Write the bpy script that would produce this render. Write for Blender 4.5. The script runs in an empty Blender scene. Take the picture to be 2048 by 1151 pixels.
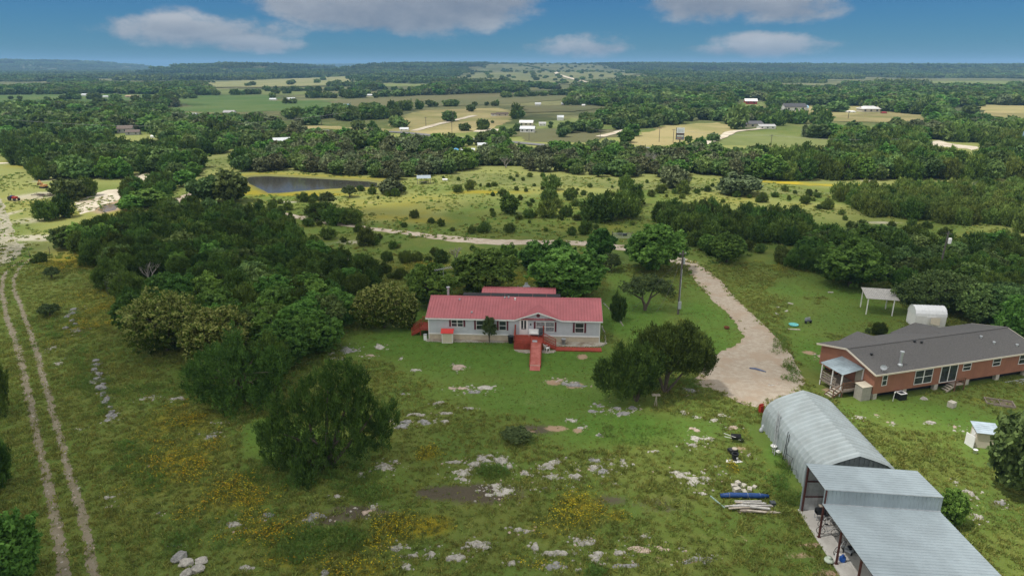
import bpy, math, random
import numpy as np
from mathutils import Vector, Matrix

S = bpy.context.scene
C = S.collection
R = math.radians
random.seed(7)

# ------------------------------------------------------------------ camera, sky, sun, exposure
CAM_H = 34.0
F = 1365.33
TH = math.atan((575.5 - 131.0) / F)
cam = bpy.data.objects.new('camera', bpy.data.cameras.new('camera'))
C.objects.link(cam)
cam.location = (0, 0, CAM_H)
cam.rotation_euler = (math.pi / 2 - TH, 0, 0)
cam.data.sensor_width = 36
cam.data.lens = 24
cam.data.clip_start = 0.5
cam.data.clip_end = 60000
S.camera = cam
S.view_settings.view_transform = 'Standard'
S.view_settings.look = 'None'
S.view_settings.gamma = 1
S.view_settings.exposure = 0.22
S.cycles.max_bounces = 5
S.cycles.diffuse_bounces = 3
S.cycles.glossy_bounces = 2
S.cycles.transmission_bounces = 3
S.cycles.transparent_max_bounces = 16
S.cycles.volume_bounces = 0
S.cycles.use_denoising = True
S.cycles.sample_clamp_indirect = 4

SUN_EL = R(66)
SUN_DIR = Vector((-math.cos(SUN_EL), -0.11, math.sin(SUN_EL))).normalized()
sun = bpy.data.objects.new('sun', bpy.data.lights.new('sun', 'SUN'))
C.objects.link(sun)
sun.data.energy = 3.2
sun.data.angle = R(0.53)
sun.data.color = (1.0, 0.955, 0.88)
sun.rotation_euler = SUN_DIR.to_track_quat('Z', 'Y').to_euler()
sun.location = (-60, 0, 120)


def nd(nt, typ, **kw):
    n = nt.nodes.new(typ)
    for k, v in kw.items():
        if k.startswith('i_'):
            key = k[2:]
            key = int(key) if key.isdigit() else key.replace('_', ' ')
            if isinstance(v, bpy.types.NodeSocket):
                nt.links.new(v, n.inputs[key])
            else:
                n.inputs[key].default_value = v
        else:
            setattr(n, k, v)
    return n


def mth(nt, op, a, b=0.0, c=None, clamp=False):
    n = nt.nodes.new('ShaderNodeMath')
    n.operation = op
    n.use_clamp = clamp
    for i, v in enumerate((a, b) if c is None else (a, b, c)):
        if isinstance(v, bpy.types.NodeSocket):
            nt.links.new(v, n.inputs[i])
        else:
            n.inputs[i].default_value = v
    return n.outputs[0]


def sstep(nt, v, lo, hi):
    n = nt.nodes.new('ShaderNodeMapRange')
    n.interpolation_type = 'SMOOTHSTEP'
    nt.links.new(v, n.inputs[0])
    n.inputs[1].default_value = lo
    n.inputs[2].default_value = hi
    return n.outputs[0]


def mixc(nt, f, a, b, blend='MIX'):
    n = nt.nodes.new('ShaderNodeMix')
    n.data_type = 'RGBA'
    n.blend_type = blend
    for i, v in ((0, f), (6, a), (7, b)):
        if isinstance(v, bpy.types.NodeSocket):
            nt.links.new(v, n.inputs[i])
        elif i == 0:
            n.inputs[0].default_value = v
        else:
            n.inputs[i].default_value = (*v[:3], 1)
    return n.outputs[2]


W = bpy.data.worlds.new('World')
S.world = W
W.use_nodes = True
wt = W.node_tree
wt.nodes.clear()
sky = nd(wt, 'ShaderNodeTexSky', sky_type='NISHITA', sun_disc=False)
sky.sun_elevation = SUN_EL
sky.sun_rotation = R(-105)
sky.altitude = 400
sky.air_density = 1.0
sky.dust_density = 0.3
sky.ozone_density = 3.0
tc = nd(wt, 'ShaderNodeTexCoord')
sep = nd(wt, 'ShaderNodeSeparateXYZ', i_0=tc.outputs['Generated'])
az = mth(wt, 'ARCTAN2', sep.outputs[0], sep.outputs[1])
el = mth(wt, 'ARCSINE', sep.outputs[2])
cv = nd(wt, 'ShaderNodeCombineXYZ', i_0=az, i_1=mth(wt, 'MULTIPLY', el, 1.9), i_2=0.3)
cn = nd(wt, 'ShaderNodeTexNoise', i_Vector=cv.outputs[0], i_Scale=11.0, i_Detail=9.0, i_Roughness=0.60)
cn2 = nd(wt, 'ShaderNodeTexNoise', i_Vector=cv.outputs[0], i_Scale=30.0, i_Detail=6.0, i_Roughness=0.6)
# cloud banks: azimuth, elevation, half width, half height, strength (radians of sky)
CLOUDS = [(-.155, .094, .215, .062, 2.3), (-.02, .098, .10, .040, 1.3), (-.30, .115, .10, .03, 1.2), (-.40, .042, .135, .024, 1.4), (-.43, .053, .05, .018, 1.2), (-.34, .026, .08, .012, 1.1),
          (.255, .100, .11, .050, 2.0), (.36, .080, .085, .032, 1.7), (.10, .022, .085, .016, 1.1), (.13, .034, .035, .020, .8), (.335, .024, .085, .018, 1.3), (.28, .020, .05, .010, .9),
          (.13, .10, .05, .015, .9), (.50, .115, .06, .016, .6), (-.64, .12, .14, .015, .5),
          (-.9, .2, .5, .1, 1.1), (.9, .25, .45, .12, 1.1), (0, .4, .6, .12, 1.2), (2.2, .25, .7, .12, 1.2), (-2.2, .2, .6, .1, 1.2)]
dens = None
rel = None
for a0, e0, ra, re, st in CLOUDS:
    u = mth(wt, 'DIVIDE', mth(wt, 'SUBTRACT', az, a0), ra)
    v = mth(wt, 'DIVIDE', mth(wt, 'SUBTRACT', el, e0), re)
    q = mth(wt, 'ADD', mth(wt, 'MULTIPLY', u, u), mth(wt, 'MULTIPLY', v, v))
    d = mth(wt, 'MULTIPLY', mth(wt, 'SUBTRACT', 1.0, q), st)
    d = mth(wt, 'MAXIMUM', d, -1.5)
    w_ = mth(wt, 'MULTIPLY', mth(wt, 'MAXIMUM', d, 0.0), v)
    dens = d if dens is None else mth(wt, 'MAXIMUM', dens, d)
    rel = w_ if rel is None else mth(wt, 'ADD', rel, w_)
nz = mth(wt, 'MULTIPLY', mth(wt, 'SUBTRACT', cn.outputs[0], 0.5), 4.3)
nz2 = mth(wt, 'MULTIPLY', mth(wt, 'SUBTRACT', cn2.outputs[0], 0.5), 1.1)
dd = mth(wt, 'ADD', mth(wt, 'ADD', dens, nz), nz2)
cf = mth(wt, 'MULTIPLY', sstep(wt, dd, 0.0, 1.25), 0.88)
shade = mth(wt, 'ADD', mth(wt, 'MULTIPLY', rel, 0.55), mth(wt, 'ADD', 0.52, mth(wt, 'ADD', mth(wt, 'MULTIPLY', nz, 0.22), mth(wt, 'MULTIPLY', nz2, 0.45))), clamp=True)
ccol = mixc(wt, shade, (1.45, 1.68, 2.1), (3.35, 3.45, 3.65))
skyc = mixc(wt, 1.0, sky.outputs[0], (0.085, 0.235, 0.405), 'MULTIPLY')
# broken bright overcast higher up, above the frame
hi_n = nd(wt, 'ShaderNodeTexNoise', i_Vector=tc.outputs['Generated'], i_Scale=2.6, i_Detail=6.0, i_Roughness=0.55)
hi_f = mth(wt, 'MULTIPLY', sstep(wt, hi_n.outputs[0], .28, .50), sstep(wt, mth(wt, 'SUBTRACT', el, mth(wt, 'MULTIPLY', sep.outputs[1], .18)), -.02, .14))
low_ = mixc(wt, cf, skyc, ccol)
bg = nd(wt, 'ShaderNodeBackground', i_Color=mixc(wt, hi_f, low_, (6.9, 6.8, 6.5)), i_Strength=0.13)
nd(wt, 'ShaderNodeOutputWorld', i_Surface=bg.outputs[0])

# ------------------------------------------------------------------ measuring helpers
_c, _s = math.cos(TH), math.sin(TH)


def at(px, py, z=0.0):
    """ground point seen at a pixel of the 2048 wide photograph"""
    dx, dy = (px - 1024) / F, (575.5 - py) / F
    ry, rz = _c + dy * _s, -_s + dy * _c
    t = (z - CAM_H) / rz
    return (dx * t, ry * t)


def proj(x, y, z=0.0):
    zc = y * _c - (z - CAM_H) * _s
    yc = y * _s + (z - CAM_H) * _c
    return 1024 + F * x / zc, 575.5 - F * yc / zc


def depth(y, z=0.0):
    return y * _c - (z - CAM_H) * _s


def poly_px(pts):
    return [at(*p) for p in pts]


def inside(poly, x, y):
    x = np.asarray(x, float)
    y = np.asarray(y, float)
    r = np.zeros(x.shape, bool)
    n = len(poly)
    for i in range(n):
        x0, y0 = poly[i]
        x1, y1 = poly[(i + 1) % n]
        if y0 == y1:
            continue
        c = ((y0 > y) != (y1 > y)) & (x < (x1 - x0) * (y - y0) / (y1 - y0) + x0)
        r ^= c
    return r


def fbm(x, y, scale, seed=0, octv=4):
    x = np.asarray(x, float) / scale + seed * 17.3
    y = np.asarray(y, float) / scale + seed * 9.1

    def h(ix, iy):
        v = (ix.astype(np.int64) * 374761393 + iy.astype(np.int64) * 668265263 + seed * 1442695) & 0xffffffff
        v = ((v ^ (v >> 13)) * 1274126177) & 0xffffffff
        return ((v ^ (v >> 16)) & 0xffff) / 65535.0
    r = 0
    a = 0.5
    tot = 0
    for _ in range(octv):
        ix, iy = np.floor(x), np.floor(y)
        fx, fy = x - ix, y - iy
        fx = fx * fx * (3 - 2 * fx)
        fy = fy * fy * (3 - 2 * fy)
        v = (h(ix, iy) * (1 - fx) + h(ix + 1, iy) * fx) * (1 - fy) + (h(ix, iy + 1) * (1 - fx) + h(ix + 1, iy + 1) * fx) * fy
        r = r + a * v
        tot += a
        a *= 0.5
        x = x * 2.03 + 5.1
        y = y * 2.03 + 3.7
    return r / tot


def sm(v, lo, hi):
    t = np.clip((np.asarray(v, float) - lo) / (hi - lo), 0, 1)
    return t * t * (3 - 2 * t)


# ------------------------------------------------------------------ material helpers
MATS = {}


def mat(name, col, rough=0.7, metal=0.0, var=0.12, scale=3.0, bump=0.0, col2=None, spec=0.4, obj_var=0.0):
    if name in MATS:
        return MATS[name]
    m = bpy.data.materials.new(name)
    m.use_nodes = True
    nt = m.node_tree
    b = nt.nodes['Principled BSDF']
    t = nd(nt, 'ShaderNodeTexCoord')
    n = nd(nt, 'ShaderNodeTexNoise', i_Vector=t.outputs['Object'], i_Scale=scale, i_Detail=6.0, i_Roughness=0.62)
    c2 = col2 or tuple(c * (1 - var * 2) for c in col)
    c1 = col if col2 else tuple(min(1, c * (1 + var)) for c in col)
    out = mixc(nt, sstep(nt, n.outputs[0], 0.3, 0.7), c2, c1)
    if obj_var:
        oi = nd(nt, 'ShaderNodeObjectInfo')
        hs = nd(nt, 'ShaderNodeHueSaturation', i_Color=out)
        nt.links.new(mth(nt, 'ADD', 1 - obj_var, mth(nt, 'MULTIPLY', oi.outputs['Random'], 2 * obj_var)), hs.inputs['Value'])
        out = hs.outputs[0]
    nt.links.new(out, b.inputs['Base Color'])
    b.inputs['Roughness'].default_value = rough
    b.inputs['Metallic'].default_value = metal
    b.inputs['Specular IOR Level'].default_value = spec
    if bump:
        bn = nd(nt, 'ShaderNodeBump', i_Strength=bump, i_Distance=0.05, i_Height=n.outputs[0])
        nt.links.new(bn.outputs[0], b.inputs['Normal'])
    MATS[name] = m
    return m


def leaf_mat(name, dark, light, trans=0.22, hue=0.03, val=0.36, tip=None):
    m = bpy.data.materials.new(name)
    m.use_nodes = True
    nt = m.node_tree
    b = nt.nodes['Principled BSDF']
    at_ = nd(nt, 'ShaderNodeAttribute', attribute_name='tone')
    c = mixc(nt, at_.outputs['Fac'], dark, light)
    if tip:
        c = mixc(nt, sstep(nt, at_.outputs['Fac'], 0.52, 0.62), c, tip)
    oi = nd(nt, 'ShaderNodeObjectInfo')
    hs = nd(nt, 'ShaderNodeHueSaturation', i_Color=c)
    nt.links.new(mth(nt, 'ADD', 0.5 - hue, mth(nt, 'MULTIPLY', oi.outputs['Random'], 2 * hue)), hs.inputs['Hue'])
    r2 = mth(nt, 'FRACT', mth(nt, 'MULTIPLY', oi.outputs['Random'], 7.13))
    nt.links.new(mth(nt, 'ADD', 1 - val, mth(nt, 'MULTIPLY', r2, 2 * val)), hs.inputs['Value'])
    nt.links.new(hs.outputs[0], b.inputs['Base Color'])
    b.inputs['Roughness'].default_value = 0.65
    b.inputs['Specular IOR Level'].default_value = 0.15
    tr = nd(nt, 'ShaderNodeBsdfTranslucent', i_Color=hs.outputs[0])
    mx = nd(nt, 'ShaderNodeMixShader', i_0=trans)
    nt.links.new(b.outputs[0], mx.inputs[1])
    nt.links.new(tr.outputs[0], mx.inputs[2])
    nt.links.new(mx.outputs[0], nt.nodes['Material Output'].inputs[0])
    MATS[name] = m
    return m


# ------------------------------------------------------------------ object helpers
def tag(o, label=None, cat=None, group=None, kind=None):
    if label:
        o['label'] = label
    if cat:
        o['category'] = cat
    if group:
        o['group'] = group
    if kind:
        o['kind'] = kind
    return o


def empty(name, loc, rz=0.0, label=None, cat=None, group=None):
    o = bpy.data.objects.new(name, None)
    C.objects.link(o)
    o.location = loc
    o.rotation_euler = (0, 0, rz)
    o.empty_display_size = 0.3
    return tag(o, label, cat, group)


class MB:
    def __init__(s):
        s.v, s.f, s.m = [], [], []

    def add(s, vs, fs, m=0):
        b = len(s.v)
        s.v += [tuple(p) for p in vs]
        s.f += [tuple(i + b for i in f) for f in fs]
        s.m += [m] * len(fs)
        return s

    def box(s, x0, y0, z0, x1, y1, z1, m=0, M=None):
        vs = [Vector(p) for p in ((x0, y0, z0), (x1, y0, z0), (x1, y1, z0), (x0, y1, z0), (x0, y0, z1), (x1, y0, z1), (x1, y1, z1), (x0, y1, z1))]
        if M:
            vs = [M @ p for p in vs]
        return s.add(vs, [(0, 3, 2, 1), (4, 5, 6, 7), (0, 1, 5, 4), (1, 2, 6, 5), (2, 3, 7, 6), (3, 0, 4, 7)], m)

    def slab(s, pts, t, m=0):
        p = [Vector(q) for q in pts]
        n = (p[1] - p[0]).cross(p[2] - p[0]).normalized()
        if n.z < 0 and abs(n.z) > 0.05:
            n = -n
        k = len(p)
        q = [a - n * t for a in p]
        fs = [tuple(range(k)), tuple(range(2 * k - 1, k - 1, -1))] + [(i, i + k, (i + 1) % k + k, (i + 1) % k) for i in range(k)]
        return s.add(p + q, fs, m)

    def bar(s, p0, p1, w, h, m=0):
        a, b = Vector(p0), Vector(p1)
        d = (b - a).normalized()
        up = Vector((0, 0, 1)) if abs(d.z) < 0.95 else Vector((0, 1, 0))
        x = d.cross(up).normalized()
        z = x.cross(d).normalized()
        vs = []
        for q in (a, b):
            for sx, sz in ((-1, -1), (1, -1), (1, 1), (-1, 1)):
                vs.append(q + x * sx * w / 2 + z * sz * h / 2)
        return s.add(vs, [(0, 1, 2, 3), (7, 6, 5, 4), (0, 4, 5, 1), (1, 5, 6, 2), (2, 6, 7, 3), (3, 7, 4, 0)], m)

    def path(s, pts, rs, n=7, m=0, cap=True):
        pts = [Vector(p) for p in pts]
        vs, fs = [], []
        for i, p in enumerate(pts):
            d = (pts[min(i + 1, len(pts) - 1)] - pts[max(i - 1, 0)]).normalized()
            up = Vector((0, 0, 1)) if abs(d.z) < 0.9 else Vector((1, 0, 0))
            x = d.cross(up).normalized()
            y = d.cross(x).normalized()
            for k in range(n):
                a = 2 * math.pi * k / n
                vs.append(p + (x * math.cos(a) + y * math.sin(a)) * rs[i])
        for i in range(len(pts) - 1):
            for k in range(n):
                k2 = (k + 1) % n
                fs.append((i * n + k, i * n + k2, (i + 1) * n + k2, (i + 1) * n + k))
        if cap:
            fs.append(tuple(range(n - 1, -1, -1)))
            fs.append(tuple((len(pts) - 1) * n + k for k in range(n)))
        return s.add(vs, fs, m)

    def lathe(s, prof, cx=0, cy=0, n=16, m=0):
        vs, fs = [], []
        for r, z in prof:
            for k in range(n):
                a = 2 * math.pi * k / n
                vs.append((cx + r * math.cos(a), cy + r * math.sin(a), z))
        for i in range(len(prof) - 1):
            for k in range(n):
                k2 = (k + 1) % n
                fs.append((i * n + k, i * n + k2, (i + 1) * n + k2, (i + 1) * n + k))
        return s.add(vs, fs, m)

    def build(s, name, mats, parent=None, smooth=False, loc=None, rz=None):
        me = bpy.data.meshes.new(name)
        me.from_pydata(s.v, [], s.f)
        for m in (mats if isinstance(mats, (list, tuple)) else [mats]):
            me.materials.append(m)
        me.polygons.foreach_set('material_index', s.m)
        if smooth:
            me.polygons.foreach_set('use_smooth', [True] * len(s.f))
        o = bpy.data.objects.new(name, me)
        C.objects.link(o)
        if parent:
            o.parent = parent
        if loc is not None:
            o.location = loc
        if rz is not None:
            o.rotation_euler = (0, 0, rz)
        return o


def quads_mesh(name, co, nquad, tone, material):
    """co: (4*nquad,3) float array"""
    me = bpy.data.meshes.new(name)
    me.vertices.add(4 * nquad)
    me.vertices.foreach_set('co', co.astype(np.float32).ravel())
    me.loops.add(4 * nquad)
    me.loops.foreach_set('vertex_index', np.arange(4 * nquad, dtype=np.int32))
    me.polygons.add(nquad)
    me.polygons.foreach_set('loop_start', np.arange(0, 4 * nquad, 4, dtype=np.int32))
    me.update(calc_edges=True)
    a = me.attributes.new('tone', 'FLOAT', 'POINT')
    a.data.foreach_set('value', np.repeat(tone, 4).astype(np.float32))
    me.materials.append(material)
    return me


def link_mesh(name, me, parent=None):
    o = bpy.data.objects.new(name, me)
    C.objects.link(o)
    if parent:
        o.parent = parent
    return o


# ------------------------------------------------------------------ terrain
def hill(x, y):
    x = np.asarray(x, float)
    y = np.asarray(y, float)
    wob = (fbm(x, y, 700, 3) - 0.5)
    # long wooded plateau on the right
    edge = 2250 + 260 * np.sin(x / 520.0) + 400 * wob
    h = sm(y, edge, edge + 900) * sm(x, -820, -430) * (38 - 10 * sm(x, 300, 2600) + 12 * wob)
    h = h * (1 - 0.35 * sm(y, 5000, 7000))
    # wooded hill left of centre
    g = sm(y, 2250, 2650) * (1 - sm(y, 3300, 3900)) * sm(x, -1330, -1150) * (1 - sm(x, -1000, -760))
    h = np.maximum(h, g * (36 + 7 * wob))
    # flat topped hill at the far left
    g = sm(y, 3500, 4200) * (1 - sm(y, 5000, 6000)) * (1 - sm(x, -2960, -2450))
    h = np.maximum(h, g * (50 + 12 * wob))
    g = sm(y, 3600, 4200) * (1 - sm(y, 5000, 6000)) * (1 - sm(x, -3020, -2830))
    h = np.maximum(h, g * (60 + 6 * wob))
    # blue ridge far away
    g = sm(y, 6500, 7800) * sm(x, -3600, -2300) * (1 - sm(x, 3000, 5000))
    h = np.maximum(h, g * (42 + 8 * wob))
    # bare hillside under the plateau
    g = np.exp(-((x - 130) / 520.0) ** 2 - ((y - 2150) / 420.0) ** 2)
    h = np.maximum(h, 15 * g)
    return h


POND = poly_px([(486, 356), (496, 351), (532, 349), (579, 351), (635, 354), (690, 357), (740, 360), (760, 363), (760, 373), (718, 374), (662, 377),
                (607, 381), (565, 385), (532, 386), (521, 379), (504, 371), (493, 366)])
PUDDLE = poly_px([(188, 419), (203, 409), (235, 403), (245, 408), (236, 418), (205, 425)])


def dist_poly(poly, x, y):
    d = np.full(np.shape(x), 1e9)
    n = len(poly)
    for i in range(n):
        ax, ay = poly[i]
        bx, by = poly[(i + 1) % n]
        vx, vy = bx - ax, by - ay
        t = np.clip(((x - ax) * vx + (y - ay) * vy) / (vx * vx + vy * vy + 1e-9), 0, 1)
        d = np.minimum(d, np.hypot(x - ax - t * vx, y - ay - t * vy))
    return np.where(inside(poly, x, y), -d, d)


def gz(x, y):
    x = np.asarray(x, float)
    y = np.asarray(y, float)
    z = hill(x, y)
    dp = dist_poly(POND, x, y)
    z = z - 0.9 * sm(-dp, -0.5, 3.0)
    dq = dist_poly(PUDDLE, x, y)
    z = z - 0.5 * sm(-dq, -0.5, 2.0)
    return z


BL_YEL = [(230, 620, 70, 55, .75), (190, 590, 60, 30, .6), (170, 520, 80, 15, .7), (350, 850, 90, 45, .8), (370, 920, 90, 60, .85), (450, 985, 100, 50, .8), (560, 1060, 120, 50, .6), (855, 908, 22, 12, 1.3),
          (800, 1055, 60, 26, 1.3), (855, 1050, 50, 24, 1.2), (765, 1084, 30, 14, 1.3), (1160, 1018, 46, 40, 1.1), (1235, 1030, 26, 16, .95), (1100, 1055, 60, 35, .5),
          (1465, 935, 8, 12, 1.2), (600, 1115, 110, 24, .8), (700, 1138, 120, 24, .9), (1060, 1125, 60, 18, .45), (1230, 1140, 30, 10, .7), (1962, 800, 16, 6, 1),
          (860, 535, 70, 16, .8), (1600, 535, 60, 12, .8), (520, 385, 40, 6, 1.3), (500, 372, 14, 8, 1.2), (610, 389, 80, 4, 1.1), (980, 384, 80, 4, .8), (1130, 418, 90, 12, .45), (900, 440, 120, 8, .5), (1500, 520, 60, 10, .5),
          (700, 540, 60, 20, .3), (1200, 455, 160, 12, .4), (1470, 372, 60, 4, .6), (60, 330, 50, 6, .9), (20, 322, 30, 5, .6), (900, 560, 60, 16, .6), (1060, 560, 60, 14, .6), (560, 480, 60, 16, .5), (480, 425, 50, 10, .4)]
BL_LAWN = [(1000, 700, 320, 55, 1.1), (830, 660, 70, 60, .9), (1260, 620, 90, 80, 1.0), (1400, 620, 70, 70, .9), (1440, 680, 60, 50, .8), (1660, 610, 180, 60, .85), (1640, 690, 60, 60, .8), (1100, 790, 250, 50, .65),
           (1280, 850, 190, 40, .95), (1850, 830, 240, 70, .7), (1900, 900, 160, 60, .7), (1560, 920, 60, 60, .75), (600, 890, 80, 35, .85), (720, 920, 80, 40, .5), (1180, 870, 140, 40, .6), (520, 880, 60, 40, .8), (1640, 1060, 40, 40, .4),
           (640, 1080, 50, 20, 1.1), (980, 945, 30, 12, 1.2), (770, 960, 60, 30, .6), (1950, 1040, 140, 60, .6), (640, 395, 140, 5, .7), (300, 790, 60, 40, .3), (330, 760, 120, 40, .4)]
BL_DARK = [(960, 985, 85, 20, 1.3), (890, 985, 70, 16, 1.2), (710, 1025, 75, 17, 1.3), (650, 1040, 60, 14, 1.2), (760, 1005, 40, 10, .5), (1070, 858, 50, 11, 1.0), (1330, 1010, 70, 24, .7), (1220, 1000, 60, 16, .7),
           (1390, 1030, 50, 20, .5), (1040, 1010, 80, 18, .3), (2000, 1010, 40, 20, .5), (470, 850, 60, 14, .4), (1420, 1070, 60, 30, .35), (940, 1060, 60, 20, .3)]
BL_SOIL = [(1600, 1110, 60, 12, .6), (1650, 1145, 80, 9, .8), (1480, 1080, 40, 20, .45), (1560, 1070, 60, 14, .4), (1630, 1090, 40, 6, .8), (1380, 1119, 40, 8, .6), (1280, 1100, 24, 8, .9), (1315, 1117, 20, 8, .7), (1400, 990, 40, 20, .45), (1400, 880, 60, 20, .35),
           (1110, 856, 30, 8, .8), (1155, 860, 16, 8, .7), (1060, 862, 20, 8, .6), (1165, 713, 13, 7, 1), (1110, 765, 20, 8, .8), (1150, 770, 24, 8, .9), (918, 737, 18, 7, .6), (700, 715, 60, 18, .3), (740, 712, 40, 6, .5),
           (1620, 1000, 30, 20, .4), (1730, 790, 30, 8, .4), (1620, 705, 18, 6, .7), (1632, 718, 16, 5, .5), (1660, 780, 30, 10, .5), (1340, 925, 40, 12, .25), (60, 610, 60, 30, .25), (300, 790, 20, 6, .5), (1455, 995, 30, 6, .4), (1480, 895, 22, 10, .5)]
BL_SAND = [(70, 392, 46, 10, .9), (60, 440, 50, 12, .55), (62, 475, 50, 8, .9), (90, 478, 40, 6, .7), (15, 500, 25, 18, .8), (10, 430, 14, 20, .7), (28, 360, 50, 10, .25), (90, 360, 30, 6, .6), (1710, 465, 40, 7, .7), (1800, 476, 60, 7, .7), (2030, 500, 40, 14, .9),
           (2000, 520, 40, 10, .7), (1620, 405, 30, 3, .3), (700, 484, 40, 6, .6), (640, 488, 40, 5, .5), (1760, 445, 60, 4, .6), (740, 405, 30, 4, .4), (575, 404, 26, 3, .8), (1740, 362, 20, 4, .7), (270, 487, 30, 5, .5), (370, 492, 30, 5, .5), (1580, 523, 40, 4, .3), (1950, 330, 60, 3, .3)]


def blobs(lst, x, y):
    r = np.zeros(np.shape(x))
    for px, py, rx, ry, st in lst:
        cx, cy = at(px, py)
        wx = rx / F * depth(cy)
        wy = abs(at(px, max(py - ry, 140))[1] - at(px, py + ry)[1]) / 2
        q = ((x - cx) / wx) ** 2 + ((y - cy) / wy) ** 2
        r = np.maximum(r, st * np.exp(-q * 0.9))
    return r


def masks(x, y):
    n1 = fbm(x, y, 14, 1)
    n2 = fbm(x, y, 45, 2)
    n3 = fbm(x, y, 5, 4)
    lawn = blobs(BL_LAWN, x + 9 * (n1 - .5), y + 12 * (n2 - .5)) * (.75 + .5 * n3) + 0.9 * (n1 - .5) * (1 - sm(y, 125, 160))
    near = 1 - sm(y, 100, 125)
    mid = sm(y, 100, 125) * (1 - sm(y, 320, 420))
    yel = blobs(BL_YEL, x, y) + mid * 0.5 * sm(n2, .42, .7) * (1 - sm(y, 190, 215) * .6)
    yel = yel * (0.5 + n3) + .05
    yel = yel * (1 - 0.8 * sm(blobs(BL_LAWN, x, y), .3, .8) * sm(y, 60, 70))
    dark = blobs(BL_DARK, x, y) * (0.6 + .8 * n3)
    soil = blobs(BL_SOIL, x, y) * (0.5 + n3)
    sand = blobs(BL_SAND, x, y) * (0.55 + .9 * n3)
    dry = np.clip(0.25 * mid + 0.45 * sm(y, 185, 215) * mid + 0.5 * sm(n2, .40, .65) * mid + .35 * near * sm(n1, .5, .75), 0, 1)
    return lawn, yel, dry, dark, soil, sand


def axis(segs):
    out = [segs[0][0]]
    for a, b, step, grow in segs:
        v = a
        st = step
        while v < b - 1e-6:
            v = min(b, v + st)
            st *= grow
            out.append(v)
    return np.array(out)


ys = np.concatenate([np.array([-300., -100., 0., 15.]), axis([(25, 112, .45, 1), (112, 345, .9, 1), (345, 1200, 3, 1.012), (1200, 6000, 24, 1.01), (6000, 12000, 120, 1.06)])])
xr = axis([(0, 48, .45, 1), (48, 190, .9, 1), (190, 700, 3.0, 1.02), (700, 4200, 16, 1.015), (4200, 11500, 90, 1.08)])
xs = np.concatenate([-xr[::-1][:-1], xr])
GX, GY = np.meshgrid(xs, ys)
GZ = gz(GX, GY)
ny, nx = GX.shape
co = np.stack([GX, GY, GZ], -1).reshape(-1, 3)
me = bpy.data.meshes.new('ground')
me.vertices.add(len(co))
me.vertices.foreach_set('co', co.astype(np.float32).ravel())
idx = np.arange(ny * nx).reshape(ny, nx)
q = np.stack([idx[:-1, :-1], idx[:-1, 1:], idx[1:, 1:], idx[1:, :-1]], -1).reshape(-1, 4)
me.loops.add(q.size)
me.loops.foreach_set('vertex_index', q.astype(np.int32).ravel())
me.polygons.add(len(q))
me.polygons.foreach_set('loop_start', np.arange(0, q.size, 4, dtype=np.int32))
me.polygons.foreach_set('use_smooth', np.ones(len(q), bool))
me.update(calc_edges=True)
lw, ye, dr, dk, so, sa = masks(GX, GY)
dp = dist_poly(POND, GX, GY)
bank = 1 - sm(np.abs(dp), 0.3, 1.6)
ye = np.maximum(ye, .75 * (1 - sm(dp, 3, 11)) * (dp > 0) * (GX < -20))
dq = dist_poly(PUDDLE, GX, GY)
far = sm(GY, 330, 520)
for nm, arrs in (('mask_a', (lw, ye, dr)), ('mask_b', (dk, so, sa)), ('mask_c', (far, bank, np.clip(1 - sm(dq, 0, 2.5), 0, 1)))):
    ca = me.attributes.new(nm, 'FLOAT_COLOR', 'POINT')
    arr = np.ones((ny * nx, 4), np.float32)
    for i, a in enumerate(arrs):
        arr[:, i] = np.clip(a, 0, 1.3).ravel()
    ca.data.foreach_set('color', arr.ravel())
ground = bpy.data.objects.new('ground', me)
C.objects.link(ground)
tag(ground, 'grassy ranch land running back to wooded hills', kind='structure')

gm = bpy.data.materials.new('ground_grass')
gm.use_nodes = True
nt = gm.node_tree
gb = nt.nodes['Principled BSDF']
tcg = nd(nt, 'ShaderNodeTexCoord')
P_ = tcg.outputs['Object']
sxyz = nd(nt, 'ShaderNodeSeparateXYZ')


def gnoise(scale, det=5.0, rough=.6, dist=0.0):
    return nd(nt, 'ShaderNodeTexNoise', i_Vector=P_, i_Scale=scale, i_Detail=det, i_Roughness=rough, i_Distortion=dist).outputs[0]


nA = gnoise(0.12)
nB = gnoise(0.9, 6, .65)
nC = gnoise(5.0, 5, .7)
nD = gnoise(14.0, 3, .7)
nE = gnoise(0.012, 6, .6)
aA = nd(nt, 'ShaderNodeSeparateColor', i_0=nd(nt, 'ShaderNodeAttribute', attribute_name='mask_a').outputs['Color'])
aB = nd(nt, 'ShaderNodeSeparateColor', i_0=nd(nt, 'ShaderNodeAttribute', attribute_name='mask_b').outputs['Color'])
aC = nd(nt, 'ShaderNodeSeparateColor', i_0=nd(nt, 'ShaderNodeAttribute', attribute_name='mask_c').outputs['Color'])
LA, YE, DR = aA.outputs
DK, SO, SA = aB.outputs
FA, BK, PD = aC.outputs


def thr(mask, k=0.9, lo=.42, hi=.62, n=None):
    n = n or nB
    v = mth(nt, 'ADD', mask, mth(nt, 'MULTIPLY', mth(nt, 'SUBTRACT', n, 0.5), k))
    return sstep(nt, v, lo, hi)


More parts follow.
